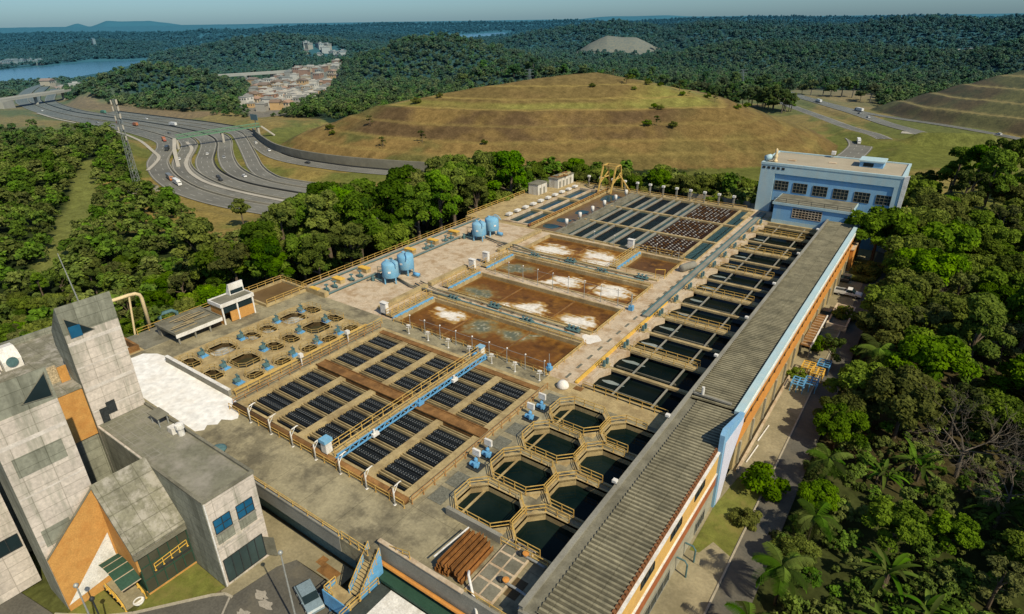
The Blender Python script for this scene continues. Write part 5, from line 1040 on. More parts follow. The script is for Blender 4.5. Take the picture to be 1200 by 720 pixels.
for k, y in enumerate((44.0, 46.3, 55.6, 58.4)):
    r = thing('pump_set', ['nearest', 'second', 'third', 'farthest'][k] + ' blue pump set with white panel beside the octagonal pools', 'pump', (-37.2, y, 0), 'pump sets beside the octagonal pools'); x = -37.2
    m = MB(); m.box(x - .9, y - .8, 0, x + .9, y + .8, .12); m.build('base', DARKM, r); m = MB(); m.tube([(x - .6, y - .2, .45), (x + .5, y - .2, .45)], .3, 10); m.tube([(x + .2, y + .4, .4), (x + .2, y - .5, .4), (x + .2, y - .5, 1.0)], .16, 8); m.lathe((x - .3, y + .4, .12), [(.25, 0), (.25, .6), (.12, .8)], 10); m.build('pump', BLUE, r)
    m = MB(); m.box(x - .9, y + .55, 1.05, x + .15, y + .85, 1.9); m.build('panel', WHITE, r); m = MB(); m.box(x - .45, y + .65, .12, x - .3, y + .75, 1.05); m.build('panel_leg', STEEL, r)
for k, y in enumerate((38.0, 41.0, 49.2, 52.6, 61.0)):
    m = MB(); m.box(-38.4, y - 1.2, .008, -36.4, y + 1.2, .05); tag(m.build('floor_grating', GRATE, origin=(-37.4, y, 0)), '%s floor grating from the deck front beside the octagonal pools' % ORD[k], 'grating', 'floor gratings')
# ------------------------------------------------------------------ settling bays along the gallery
sb = thing('settling_tank', 'long dark settling tank crossed by walkways along the gallery', 'tank', (-28, 66.4, 0)); x0, y0, x1, y1 = SED
m = MB(); m.add([(x0, y0, -.85), (x1, y0, -.85), (x1, y1, -.85), (x0, y1, -.85)], [(0, 1, 2, 3)]); m.build('water', W_SED, sb)
m = MB(); m.box(x0 - .02, y0 - .02, -3, x1, y0 + .25, .12); m.box(x0 - .02, y1 - .25, -3, x1, y1, .12); m.build('end_wall', C_TAN, sb)
for x in (-31.1, -25.2):
    m = MB(); m.box(x - .12, y0 + .26, -.42, x + .12, y1 - .26, -.22); m.build('longitudinal_beam', C_GREY, sb)
Ys = [66.2 + 7 * k for k in range(14)]
for k in range(14):
    ya = Ys[k] + (.8 if k % 2 == 0 else .35); yb = (Ys[k] + 7) - (.35 if k % 2 == 0 else .8)
    if yb > y1 - .3: yb = y1 - .3
    m = MB(); pts = [(x0, ya), (x0 + 1.5, ya), (x0 + .55, (ya * 2 + yb) / 3), (x0 + .55, (ya + 2 * yb) / 3), (x0 + 1.5, yb), (x0, yb)]; m.prism(pts, -2.6, .1); m.build('inlet_head', C_PALE, sb)
    m = MB(); m.box(x0 + 1.2, ya + 1.7, -1.25, x1 - 3.8, ya + 1.86, -.62); m.build('baffle', C_GREY2, sb)
M_FROTH2 = water_mat('pale_froth', (.16, .2, .19), .4, .3, 3, col2=(.35, .38, .36))
for k in range(0, 12):
    ya = Ys[k]; m = MB(); cx, cy = x0 + 2.9, ya + 4.6; pt = [(cx + 1.7 * math.cos(t) * (1 + .2 * math.sin(2 * t + k)), cy + .42 * math.sin(t) * (1 + .3 * math.cos(3 * t + k))) for t in [q * .449 for q in range(14)]]
    m.add([(x, y, -.84) for x, y in pt], [tuple(range(14))]); m.build('inflow_froth', M_FROTH2, sb)
for k in range(1, 14):
    y = Ys[k]; n = (k + 1) // 2
    if k % 2 == 0:
        r = thing('railed_walkway', '%s railed walkway over the settling tank from the octagonal pools' % ORD[k // 2 - 1], 'walkway', (x0 + .6, y, 0), 'railed walkways over the settling tank')
        m = MB(); m.box(x0 + .3, y - .75, -.25, x1 - .02, y + .75, .1); m.build('slab', C_TAN, r)
        for dy in (-.65, .65): railing('railing', '', [(x0 + 1.4, y + dy, .1), (x1 - 2.3, y + dy, .1)], 1.05, 1.85, YEL, parent=r, t=.07 if k < 9 else .085)
    else:
        m = MB(); m.box(x0 + .3, y - .3, -.3, x1 - .02, y + .3, .05); tag(m.build('cross_beam', C_TAN, origin=(x0, y, 0)), '%s plain cross beam of the settling tank from the octagonal pools' % ORD[n - 1], 'beam', 'cross beams of the settling tank')
railing('railing', 'yellow railing on the near edge of the long settling tank', [(-35.2, 66.1, 0), (-22.4, 66.1, 0)], 1.05, 1.9)
def make_gate():
    r = thing('inlet_gate', '', 'sluice gate', (0, 0, -300)); m = MB(); m.box(-.5, -.9, 0, .5, .9, .15); m.build('b', C_TAN, None).parent = r; r.children[0].name = 'plinth'
    for s in (-.5, .5): m = MB(); m.box(-.18, s - .2, .15, .18, s + .2, 1.0); m.lathe((0, s, 1.0), [(.22, 0), (.22, .12)], 8); o = m.build('spindle', TEAL, None); o.parent = r
    m = MB(); m.bar((-.55, -1.1, .95), (-.55, 1.1, .95), .07); m.bar((-.55, -1.1, .5), (-.55, 1.1, .5), .07)
    for s in (-1.1, 0, 1.1): m.bar((-.55, s, 0), (-.55, s, .95), .08)
    o = m.build('guard_rail', YEL, None); o.parent = r; return r
GT = Proto(make_gate())
for k in range(13): GT.place((x0 + .35, Ys[k] + 7, .1), 0, '%s inlet gate along the settling tank from the octagonal pools' % ORD[k], 'inlet gates of the settling tank')
r = thing('kerb_strip', 'ochre painted kerb between the service road and the settling tank', 'kerb', (-36.4, 66.5, 0)); m = MB(); m.box(-36.75, 66.5, .006, -36.3, 100, .3); m.build('kerb', YEL2, r)
r = thing('covered_channel', 'grey covered channel running along the far part of the service road', 'channel', (-38.3, 94, 0)); m = MB(); m.box(-37.75, 92, .006, -36.5, 167, .42); m.build('cover', C_GREY, r); m = MB(); m.box(-37.9, 92, .42, -37.6, 167, .5); m.box(-36.6, 92, .42, -36.35, 167, .5); m.build('edge', TEAL, r)
# ------------------------------------------------------------------ far filters
fr = thing('far_filters', 'old filter block of narrow teal and maroon cells before the blue building', 'filter block', (-60, 123.4, 0)); x0, y0, x1, y1 = FAR
m = MB(); m.ring([(x0 - .4, y0 - .4), (x1 + .2, y0 - .4), (x1 + .2, y1 + .4), (x0 - .4, y1 + .4)], [(x0, y0), (x1, y0), (x1, y1), (x0, y1)], -2, .25); m.build('rim', C_TAN, fr)
m = MB(); m.add([(x0, y0, -.3), (-76, y0, -.3), (-76, y1, -.3), (x0, y1, -.3)], [(0, 1, 2, 3)]); m.build('mud_pond', W_MUD, fr)
m = MB(); m.add([(-76, y0, -.3), (-54.2, y0, -.3), (-54.2, y1, -.3), (-76, y1, -.3)], [(0, 1, 2, 3)]); m.build('teal_cells', W_TEAL, fr)
m = MB(); m.add([(-54.2, y0, -.3), (-43.2, y0, -.3), (-43.2, y1, -.3), (-54.2, y1, -.3)], [(0, 1, 2, 3)]); m.build('dark_cells', water_mat('purple_water', (.030, .016, .018), .12, .06, 1.5), fr)
m = MB(); m.add([(-43.2, y0, -.3), (x1, y0, -.3), (x1, y1, -.3), (-43.2, y1, -.3)], [(0, 1, 2, 3)]); m.build('narrow_cells', W_TEAL, fr)
for y in (137.2, 152.2):
    m = MB(); m.box(-76.5, y - .4, -1.4, x1, y + .4, .15); m.build('cross_wall', C_TAN, fr)
    m = MB(); m.box(x0, y - .3, -1.4, -76.6, y + .3, -.35); m.build('cross_wall', C_TAN, fr)
XS = [-71.2, -67.9, -65.8, -62, -60.2, -56.4, -54.6]
for x in XS:
    for a, b in ((y0, 136.75), (137.65, 151.75), (152.65, y1)): m = MB(); m.box(x - .22, a, -1.3, x + .22, b, .12); m.build('cell_wall', C_GREY, fr)
m = MB(); m.box(-75.6, y0, -1.4, -72.6, y1, -.05); m.box(-75.4, y0, -.05, -74.6, y1, .3); m.box(-73.6, y0, -.05, -73.0, y1, .35); m.build('pipe_deck', C_GREY2, fr)
m = MB(); m.box(-43.4, y0, -1.3, -42.9, y1, .1); m.build('divider', C_TAN, fr)
for a, b in ((y0, 136.7), (137.7, 151.7), (152.7, y1)):
    for (xa, xb) in ((-70.8, -68.3), (-65.4, -62.4), (-59.8, -56.8)):
        m = MB(); s = a + .8
        while s < b - .5: m.box(xa, s, -.5, xb, s + .16, -.12, 0); m.box(xa + .1, s + .17, -.4, xa + .35, s + .3, -.05, 1); s += .85
        m.build('weir_troughs', [LAUND, C_RUST], fr)
    m = MB(); s = a + .5
    while s < b - .4:
        m.box(-53.8, s, -.5, -43.8, s + .3, -.1, 0); q = -53.4
        while q < -44: m.box(q, s + .02, -.1, q + .35, s + .28, .05, 1 if rnd.random() < .55 else 2); q += 1.05
        s += 1.15
    m.build('dark_troughs', [pmat('maroon_trough', (.05, .030, .018), .3, 1, .6) if 'maroon_trough' not in bpy.data.materials else bpy.data.materials['maroon_trough'], pmat('pale_notch', (.5, .46, .4), .3, 1, .7) if 'pale_notch' not in bpy.data.materials else bpy.data.materials['pale_notch'], C_RUST], fr)
    m = MB(); s = a + .6
    while s < b - .4: m.box(-42.5, s, -.5, -40.1, s + .15, -.12); s += 1.0
    m.build('narrow_troughs', TEAL, fr)
for px_, py_, rx, ry in ((-79.4, 128, 2.2, 2.2), (-79.2, 134, 2.0, 2.0), (-78.8, 143, 1.7, 2.6), (-79, 160, 2.4, 4.5)):
    m = MB(); pt = [(px_ + rx * math.cos(t) * (1 + .15 * math.sin(3 * t)), py_ + ry * math.sin(t) * (1 + .2 * math.cos(2 * t))) for t in [q * .449 for q in range(14)]]; m.add([(x, y, -.28) for x, y in pt], [tuple(range(14))]); m.build('puddle', W_TEAL, fr)
lb = thing('old_basins', 'row of old teal basins along the left side of the far filters', 'basin', (-88, 125, 0)); x0, y0, x1, y1 = LEFTB
m = MB(); m.ring([(x0 - .5, y0 - .5), (x1 + .4, y0 - .5), (x1 + .4, y1 + .5), (x0 - .5, y1 + .5)], [(x0, y0), (x1, y0), (x1, y1), (x0, y1)], -2, .35); m.build('rim', C_PALE, lb)
m = MB(); m.add([(x0, y0, -.3), (x1, y0, -.3), (x1, y1, -.3), (x0, y1, -.3)], [(0, 1, 2, 3)]); m.build('water', W_TEAL, lb); m = MB(); m.box(-87.9, y0, -1.2, -87.3, y1, .2); m.build('long_wall', C_PALE, lb)
for y in (137.4, 151.6): m = MB(); m.box(x0, y - .6, -1.2, x1, y + .6, .25); m.build('cross_wall', C_TAN, lb)
r = thing('header_pipe', 'dark red header pipe running beside the old teal basins', 'pipe', (-83, 124, 0)); m = MB(); m.tube([(-83.1, 123.6, .5), (-83.1, 167, .5)], .4, 10); m.build('pipe', BRICKR, r, True)
for k in range(8): m = MB(); m.box(-83.6, 126 + k * 5.4, 0, -82.6, 126.4 + k * 5.4, .35); m.build('saddle', C_TAN, r)
railing('railing', 'yellow railing between the dark red header pipe and the muddy pond', [(-82.4, 123.8, .2), (-82.4, 166, .2)], 1.0, 3, t=.08)
railing('railing', 'yellow pipe rail along the near edge of the far filters', [(-53.5, 123.0, .2), (-42, 123.0, .2)], 1.2, 3, t=.09)
for k in range(6):
    r = thing('white_post', '%s white cylinder post from the near end over the muddy pond' % ORD[k], 'post', (-75.3, 128.5 + 6.8 * k, 0), 'white posts over the muddy pond'); x, y = -75.0, 128.5 + 6.8 * k; m = MB(); m.tube([(x, y, .3), (x, y, .9)], .12, 7); m.build('stem', STEEL, r); m = MB(); m.lathe((x, y, .9), [(.45, 0), (.45, 1.3), (.3, 1.4)], 12); m.build('drum', WHITE, r, True)
for k in range(12):
    x = -91 + k * 4.1; r = thing('pillar_post', '%s pale pillar from the left along the far edge of the filters' % ORD[k], 'post', (x, 169.2, 0), 'pale pillars at the far edge'); m = MB(); m.box(x - .22, 169, 0, x + .22, 169.4, 2.7); m.build('shaft', C_GREY, r); m = MB(); m.box(x - .4, 168.85, 2.7, x + .4, 169.55, 3.2); m.build('cap', WHITE, r)
for k in range(10):
    y = 128 + k * 3.9; m = MB(); m.box(-93.6, y, .35, -92.4, y + 1.7, .85); tag(m.build('white_cover', WHITE, origin=(-93, y, .35)), 'white box cover in the line along the old teal basins', 'cover', 'white covers by the old basins')
railing('railing', 'ochre rail along the far end of the filters', [(-95, 168.4, 0), (-42, 168.4, 0)], 1.1, 3.5, t=.09)
# derrick
r = thing('lifting_frame', 'tall yellow trestle frame standing at the far end of the filters', 'frame', (-82.5, 167, 0))
for s, (x, nm) in enumerate(((-84.8, 'near'), (-80.6, 'far'))):
    m = MB(); a, b, t0, t1 = (x, 163.6, 0), (x, 171.4, 0), (x + .1, 166.2, 7.6), (x + .1, 169.2, 7.6); m.bar(a, t0, .38); m.bar(b, t1, .38); m.bar(t0, t1, .32); m.bar((x + .05, 164.9, 3.8), (x + .05, 170.3, 3.8), .26); m.bar((x, 164.4, 2.4), (x, 169.9, 5.2), .24); m.build('trestle', YEL, r)
m = MB(); m.bar((-84.7, 166.2, 7.6), (-80.5, 166.2, 7.6), .32); m.bar((-84.7, 169.2, 7.6), (-80.5, 169.2, 7.6), .32); m.build('top_beam', YEL, r); m = MB(); m.bar((-80.5, 168.5, 5), (-76.6, 168.6, .2), .3); m.build('stay', YEL, r)
# white sheds and debris at the far left corner
for k, (x, y, l_, h, lb) in enumerate(((-99.6, 150.5, 5.0, 3.1, 'small white shed with dirty wall at the far left corner'), (-98.8, 160.5, 9.5, 2.9, 'longer white shed with rubble on its roof behind the small one'))):
    r = thing('white_shed', lb, 'shed', (x, y, 0)); m = MB(); m.box(x - 1.7, y, 0, x + 1.7, y + l_, h); m.build('wall', pmat('dirty_white', (.62, .60, .54), .12, 1, .9, (.35, .28, .2), .6, .7, streak=True) if k == 0 else bpy.data.materials['dirty_white'], r); m = MB(); m.box(x - 1.85, y - .15, h, x + 1.85, y + l_ + .15, h + .18); m.build('roof', C_GREY2, r)
    for q in range(2 + 2 * k): m = MB(); m.box(x + 1.7, y + .8 + q * 2.1, 0, x + 1.76, y + 1.7 + q * 2.1, 2.0); m.build('door', C_GREY, r)
for k in range(10): m = MB(); x, y = -100 + rnd.random() * 3, 161.5 + rnd.random() * 7.5; a = rnd.random() * 3; m.bar((x - math.cos(a), y - math.sin(a), 3.2), (x + math.cos(a), y + math.sin(a), 3.3 + .3 * rnd.random()), .5, .3); tag(m.build('rubble_piece', C_RUST if k % 2 else C_TAN, origin=(x, y, 3.1)), 'piece of rubble heaped on the longer white shed roof', 'rubble', 'rubble on the shed roof')
# yard behind: black drums, pale wall, white sacks
for k in range(26):
    x = -72 + (k % 13) * 2.0 + rnd.uniform(-.3, .3); y = 175.5 + (k // 13) * 2.6 + rnd.uniform(-.4, .4) + (x + 72) * .06; r = MB(); s = rnd.uniform(.8, 1.15); r.lathe((x, y, zat(x, y)), [(.8 * s, 0), (.95 * s, .3), (.95 * s, 1.5 * s), (.6 * s, 1.9 * s), (.1, 2.0 * s)], 12); tag(r.build('black_drum', DARKM, smooth=True, origin=(x, y, zat(x, y))), 'black plastic drum stored in the yard behind the far filters', 'drum', 'black drums in the yard')
for k in range(5): x, y = -49.5 + k * 1.1, 181 + rnd.uniform(-.5, .5); m = MB(); m.lathe((x, y, zat(x, y)), [(.5, 0), (.75, .3), (.7, .8), (.3, 1.1)], 9); tag(m.build('white_sack', WHITE, smooth=True, origin=(x, y, zat(x, y))), 'white sack beside the black drums', 'sack', 'white sacks in the yard')
r = thing('boundary_wall', 'pale concrete boundary wall behind the black drums', 'wall', (-60, 190, -6)); m = MB(); m.box(-66, 189.7, -7, -40, 190, -3.4); m.build('panel', C_PALE, r)
for k in range(10): m = MB(); m.box(-66 + k * 2.8, 189.6, -7, -65.7 + k * 2.8, 190.1, -3.2); m.build('pier', C_GREY, r)
# ------------------------------------------------------------------ building materials
CB = pmat('facade_concrete', (.62, .55, .485), .12, .4, .9, (.28, .28, .22), .35, .75, .25, streak=True, fine=3, joints=(2.4, 1.25, 'wall'))
CB_D = pmat('stained_shaded_concrete', (.27, .275, .22), .2, .4, .9, (.12, .125, .095), .35, .7, .25, streak=True, fine=3, joints=(2.4, 1.25, 'wall'))  # darker facade concrete: stains plus painted shade of the sides off the sun
MOSS = pmat('mossy_concrete', (.22, .21, .155), .25, .8, .95, (.42, .39, .34), .7, .75, .4, fine=4, joints=(1.3, 1.8, 'flat'))
ROOFG = pmat('flat_roof', (.20, .195, .145), .2, .3, .95, (.36, .33, .29), .16, .6, .2, fine=2)
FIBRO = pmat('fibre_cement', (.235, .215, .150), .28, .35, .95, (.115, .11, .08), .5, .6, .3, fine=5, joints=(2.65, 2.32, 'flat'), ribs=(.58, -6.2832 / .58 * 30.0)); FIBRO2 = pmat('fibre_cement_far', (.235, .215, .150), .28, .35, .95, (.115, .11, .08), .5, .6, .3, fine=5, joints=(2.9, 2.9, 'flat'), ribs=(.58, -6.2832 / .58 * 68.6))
YWALL = pmat('yellow_render', (.66, .40, .12), .08, .6, .8, (.50, .30, .12), .4, .4)
OWALL = pmat('orange_render', (.62, .27, .06), .08, .6, .8, (.42, .19, .07), .4, .4)
BRICK = pmat('brick_band', (.36, .12, .045), .15, 1, .85)
BASEC = pmat('base_render', (.36, .34, .26), .12, .6, .9, (.24, .22, .16), .4, .6)
LAV = pmat('lavender_paint', (.62, .62, .72), .06, .6, .7); SKYB = pmat('pale_blue_paint', (.40, .55, .60), .08, .5, .7, (.46, .52, .50), .4, .5, streak=True)
BBLUE = pmat('facade_blue', (.20, .41, .64), .08, .5, .7, (.27, .43, .54), .3, .6, streak=True)
ASPH = pmat('asphalt', (.105, .10, .085), .2, .25, .9, (.17, .15, .11), .15, .6, .15, fine=4); ASPH_H = pmat('highway_asphalt', (.175, .172, .15), .15, .05, .9, (.12, .118, .105), .03, .8, haze=True)
APRON = pmat('yard_concrete', (.30, .26, .165), .2, .3, .9, (.17, .15, .09), .2, .6, .2, fine=3); LAWN = pmat('lawn', (.15, .16, .035), .3, .8, .95, (.22, .18, .06), .3, .6, .4, fine=8)
GREEN = pmat('green_paint', (.03, .075, .05), .15, 1, .6); PLANK = pmat('kerb_stone', (.38, .34, .26), .15, 1, .9)
def window(parent, plane, p0, p1, c, nx, ny, glass, frame, t=.07, name='window'):
    """plane 'x' or 'y' facing +x / -y; (a0, z0)-(a1, z1) at coordinate c"""
    (a0, z0), (a1, z1) = p0, p1; m = MB(); sgn = 1 if plane == 'x' else -1
    def bx(mm, a, b, e, f, d0, d1):
        u, v = sorted((c + sgn * d0, c + sgn * d1))
        if plane == 'x': mm.box(u, a, e, v, b, f)
        else: mm.box(a, u, e, b, v, f)
    for k in range(nx + 1): a = a0 + (a1 - a0) * k / nx; bx(m, a - t / 2, a + t / 2, z0, z1, .02, .09)
    for k in range(ny + 1): z = z0 + (z1 - z0) * k / ny; bx(m, a0 + t / 2, a1 - t / 2, z - t / 2, z + t / 2, .025, .085)
    w_ = m.build(name, frame, parent); g = MB(); bx(g, a0, a1, z0, z1, .004, .018); g.build('pane', glass, w_); return w_
# ------------------------------------------------------------------ pump gallery with ribbed roof
ga = thing('pump_gallery', 'long gallery building with ribbed grey roof and yellow and orange side wall', 'building', (-17.4, 30, -6))
def ribbed(x0, x1, ya, yb, z0, z1, pitch, amp, mat, nm='roof'):
    n = int((yb - ya) / pitch * 4); m = MB(); vs = []
    for k in range(n + 1):
        y = ya + (yb - ya) * k / n; d = amp * (1, 0, -1, 0)[k % 4]; vs += [(x0, y, z0 + d), (x1, y, z1 + d)]
    m.add(vs, [(2 * k, 2 * k + 1, 2 * k + 3, 2 * k + 2) for k in range(n)]); m.build(nm, mat, ga, True)
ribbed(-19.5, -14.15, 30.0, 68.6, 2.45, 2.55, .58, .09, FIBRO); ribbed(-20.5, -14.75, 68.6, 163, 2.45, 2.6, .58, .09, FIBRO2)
m = MB(); m.box(-20.95, 29.6, -6, -20.6, 164, 2.75); m.build('water_side_wall', C_GREY, ga)
m = MB(); m.box(-20.6, 29.7, 2.0, -19.45, 68.6, 2.3); m.box(-20.6, 68.6, 2.0, -20.4, 163, 2.3); m.build('gutter', C_GREY2, ga)
m = MB(); m.box(-21.0, 29.55, 2.75, -20.5, 164, 2.83); m.build('coping', C_GREY, ga)
m = MB(); m.box(-20.95, 29.4, -6, -13.95, 29.7, 2.3); m.build('end_wall', C_GREY, ga)
m = MB(); y = 30.1
while y < 68: m.box(-14.22, y, 2.36, -13.98, y + .38, 2.64); y += .58
m.build('rusted_rib_ends', BRICKR, ga); m = MB(); m.box(-14.2, 29.9, 2.1, -13.9, 68.4, 2.35); m.build('rusted_gutter', BRICKR, ga)
m = MB(); m.box(-13.9, 29.7, 2.05, -13.62, 60, 2.28); m.build('white_ledge', WHITE, ga)
for nm, z0, z1, mt, xo in (('yellow_wall', -1, 2.05, YWALL, 0), ('brick_band', -2.6, -1, BRICK, .1), ('base_wall', -6, -2.6, BASEC, .02)): m = MB(); m.box(-14.1, 29.7, z0, -13.72 + xo, 60, z1); m.build(nm, mt, ga)
m = MB(); m.box(-13.72, 29.8, -1.02, -13.55, 60, -.82); m.build('white_ledge', WHITE, ga)
for ya, yb in ((31.5, 34.5), (38.5, 41.5), (45.5, 48.4), (52.2, 55.2)): window(ga, 'x', (ya, .7), (yb, 1.65), -13.72, 3, 1, GLASS_D, DARKM)
for ya, yb in ((40, 46.5), (54, 57)): window(ga, 'x', (ya, -5.6), (yb, -4.0), -13.7, 4, 1, GLASS_D, C_GREY)
for nm, z0, z1, mt, xo in (('blue_parapet', 2.3, 3.0, SKYB, -.02), ('white_cornice', 1.75, 2.3, WHITE, .12), ('orange_wall', .7, 1.75, OWALL, 0), ('orange_wall', -2.3, -.5, OWALL, .06), ('base_wall', -6, -2.3, C_TAN, .02)): m = MB(); m.box(-14.6, 68.0, z0, -13.75 + xo, 163, z1); m.build(nm, mt, ga)
m = MB(); m.box(-14.5, 68.0, -.5, -13.9, 163, .7); m.build('window_band', GLASS_D, ga)
for k in range(32): m = MB(); m.box(-13.9, 68.4 + k * 3, -.5, -13.8, 68.6 + k * 3, .7); m.build('mullion', C_RUST, ga)
for k in range(16): m = MB(); m.box(-13.7, 69.5 + k * 6, -6, -13.45, 69.9 + k * 6, -2.3); m.build('pilaster', BASEC, ga)
m = MB(); m.extr([(-13.95, 59.9, -6), (-13.95, 59.9, 4.6), (-13.95, 60.6, 5.1), (-13.95, 68.3, 3.0), (-13.95, 68.3, 1.2), (-13.95, 64.5, -2), (-13.95, 62.4, -6)], (.55, 0, 0)); m.build('blue_buttress', BBLUE, ga)
m = MB(); m.extr([(-13.39, 60.5, -6), (-13.39, 60.7, 3.2), (-13.39, 68.2, 2.4), (-13.39, 68.2, 1.4), (-13.39, 64.4, -2), (-13.39, 62.3, -6)], (.03, 0, 0)); m.build('lavender_face', LAV, ga)
r = thing('roof_duct', 'pale pipe laid across the ribbed gallery roof with upright stub', 'pipe', (-18, 69.4, 2.8)); m = MB(); m.box(-20.3, 69.2, 2.75, -15.4, 69.6, 2.98); m.build('pipe', C_GREY, r); m = MB(); m.tube([(-19.2, 69.4, 2.9), (-19.2, 69.4, 4.1)], .2, 9); m.build('stub', WHITE, r)
for k, y in enumerate((47.6, 62, 80, 95, 112, 131, 150)):
    r = thing('roof_lamp', '%s small floodlight from the near end of the gallery parapet' % ORD[k], 'lamp', (-21, y, 2.8), 'floodlights on the gallery parapet'); m = MB(); m.tube([(-20.75, y, 2.8), (-20.75, y, 3.2)], .05, 6); m.build('bracket', STEEL, r); m = MB(); m.box(-21.25, y - .25, 3.15, -20.75, y + .25, 3.45); m.build('head', WHITE, r)
r = thing('wall_pipes', 'two bent pipes coming out of the gallery base wall', 'pipe', (-13.4, 49.5, -6)); m = MB(); [m.tube([(-13.6, y, -3.8), (-12.7, y, -3.8), (-12.4, y, -4.2), (-12.4, y, -6)], .1, 7) for y in (48.2, 50.6)]; m.build('pipe', TEAL, r)
# ------------------------------------------------------------------ blue filter building
bb = thing('blue_building', 'two storey blue building with flat roof at the end of the gallery', 'building', (-24, 170, -6))
m = MB(); m.box(-36.5, 170.35, -6, -9.3, 187, 10.2); m.build('wall', BBLUE, bb)
m = MB(); m.box(-40.3, 170, -6, -36.6, 187.2, 12.7); m.build('left_pier', SKYB, bb); m = MB(); m.box(-36.6, 169.99, 10.3, -7.8, 187.2, 12.4); m.build('parapet_band', SKYB, bb); m = MB(); m.box(-9.3, 170, -6, -7.8, 187.2, 10.3); m.build('right_pier', SKYB, bb)
m = MB(); m.box(-36.5, 170.2, 10.0, -9.3, 170.36, 10.3); m.build('blue_moulding', BLUE, bb)
m = MB(); m.ring([(-40.4, 169.9), (-7.7, 169.9), (-7.7, 187.3), (-40.4, 187.3)], [(-39.8, 170.5), (-8.3, 170.5), (-8.3, 186.7), (-39.8, 186.7)], 12.4, 13.0); m.build('parapet', SKYB, bb)
m = MB(); m.box(-39.8, 170.5, 12.4, -8.3, 186.7, 12.72); m.build('roof', pmat('pale_roofing', (.40, .35, .26), .12, .3, .95, (.27, .24, .18), .15, .6), bb)
m = MB(); m.extr([(-7.7, 169.8, 12.9), (-7.7, 169.8, -6), (-7.3, 169.8, -6), (-6.7, 169.8, 13.2)], (0, 1.2, 0)); m.build('corner_fin', WHITE, bb)
for xa, za, zb in ((-36.3, 6.1, 8.5), (-31.7, 5.9, 8.4), (-26.9, 5.8, 8.3), (-22.1, 5.7, 8.2), (-17.3, 5.6, 8.1), (-12.5, 5.7, 8.0)): m_ = window(bb, 'y', (xa, za), (xa + 3.4, zb), 170.33, 4, 3, GLASS_D, C_GREY2, .1)
window(bb, 'y', (-36.3, 0), (-33, 3.2), 170.33, 2, 2, GLASS_D, C_GREY2, .1)
m = MB(); [m.box(-39.9 + k * 1.2, 169.93, 11.4, -39.2 + k * 1.2, 169.985, 12.0) for k in range(5)]; m.build('vents', DARKM, bb)
m = MB(); m.box(-33.6, 161, -6, -16.2, 170.3, 4.75); m.build('lower_block', BBLUE, bb); m = MB(); m.box(-34, 160.7, 4.75, -15.9, 170.2, 5.35); m.build('lower_roof', SKYB, bb); m = MB(); m.box(-33.8, 160.9, 5.352, -16.1, 170.1, 5.4); m.build('lower_roofing', C_GREY2, bb)
window(bb, 'y', (-29, 2), (-22.3, 4.3), 161, 9, 4, GLASS_D, C_PALE, .13)
m = MB(); m.box(-33.7, 160.97, -.2, -16.2, 161, .9); m.build('plinth', SKYB, bb)
railing('roof_railing', '', [(-33.8, 161, 5.4), (-16.3, 161, 5.4)], 1.0, 3, DARKM, parent=bb, t=.08)
m = MB(); m.box(-18.5, 178, 12.72, -13.2, 183, 14.1); m.build('penthouse', BBLUE, bb); m = MB(); m.box(-18.8, 177.7, 14.1, -12.9, 183.3, 14.45); m.build('penthouse_roof', SKYB, bb); window(bb, 'y', (-17.6, 12.95), (-15.4, 13.8), 178, 2, 1, GLASS_D, DARKM)
for k in range(3): m = MB(); m.box(-35.2 + k * 9.5, 176 + k * 2, 12.73, -33.4 + k * 9.5, 177.6 + k * 2, 12.9); m.build('roof_hatch', C_PALE, bb)
r = thing('roof_ornament', 'cream sculpted finial on the left corner of the blue building roof', 'ornament', (-37.6, 172.5, 13)); m = MB(); m.lathe((-37.6, 172.5, 12.7), [(.6, 0), (.6, .5), (.35, .7), (.5, 1.3), (.55, 1.7), (.25, 2.2), (.4, 2.6), (.35, 3.2), (.1, 3.6)], 12); m.build('finial', bpy.data.materials['cream_paint'], r, True)
r = thing('roof_dish', 'grey round cowl beside the finial on the blue building', 'cowl', (-39, 172.6, 13)); m = MB(); m.tube([(-39.8, 171.6, 13.7), (-39.0, 172.6, 13.9), (-38.4, 173, 13.6)], [.75, .8, .5], 14); m.build('cowl', SKYB, r, True)
r = thing('roof_vent', 'small white vent box on the far roof edge of the blue building', 'vent', (-26, 186, 12.8)); m = MB(); m.tube([(-26, 186, 12.7), (-26, 186, 13.7)], .12, 7); m.build('stem', STEEL, r); m = MB(); m.box(-26.5, 185.6, 13.6, -25.5, 186.4, 14.5); m.build('box', WHITE, r)
# ------------------------------------------------------------------ concrete towers and office on the left
def tower(nm, lb, xf, y0, y1, zb, zt, side, tri, extra=None):
    t = thing(nm, lb, 'tower', (xf, (y0 + y1) / 2, -6)); m = MB(); m.extr([(x, y0, z) for x, z in side], (0, y1 - y0, 0)); m.build('shaft', CB_D, t)
    m = MB(); m.box(xf + .002, y0 + .02, zb, xf + .06, y1 - .02, zt - 3.4); m.build('facade', CB, t)
    for k in range(4): z = zb + (zt - zb - 3) * (k + .6) / 4.2; m = MB(); m.box(xf + .05, y0 + .05, z, xf + .075, y1 - .05, z + (.42 if k % 2 else .16)); m.build('band', pmat('chalky_band', (.62, .57, .52), .08, .8, .9, (.42, .38, .34), .5, .6) if 'chalky_band' not in bpy.data.materials else bpy.data.materials['chalky_band'], t)
    m = MB(); m.extr([(xf + .07, a, b) for a, b in tri], (.03, 0, 0)); f = m.build('window_frame', C_GREY2, t)
    cy = sum(a for a, b in tri) / 3; cz = sum(b for a, b in tri) / 3; m = MB(); m.extr([(xf + .101, cy + (a - cy) * .9, cz + (b - cz) * .9) for a, b in tri], (.01, 0, 0)); m.build('pane', GLASS_D, f)
    return t
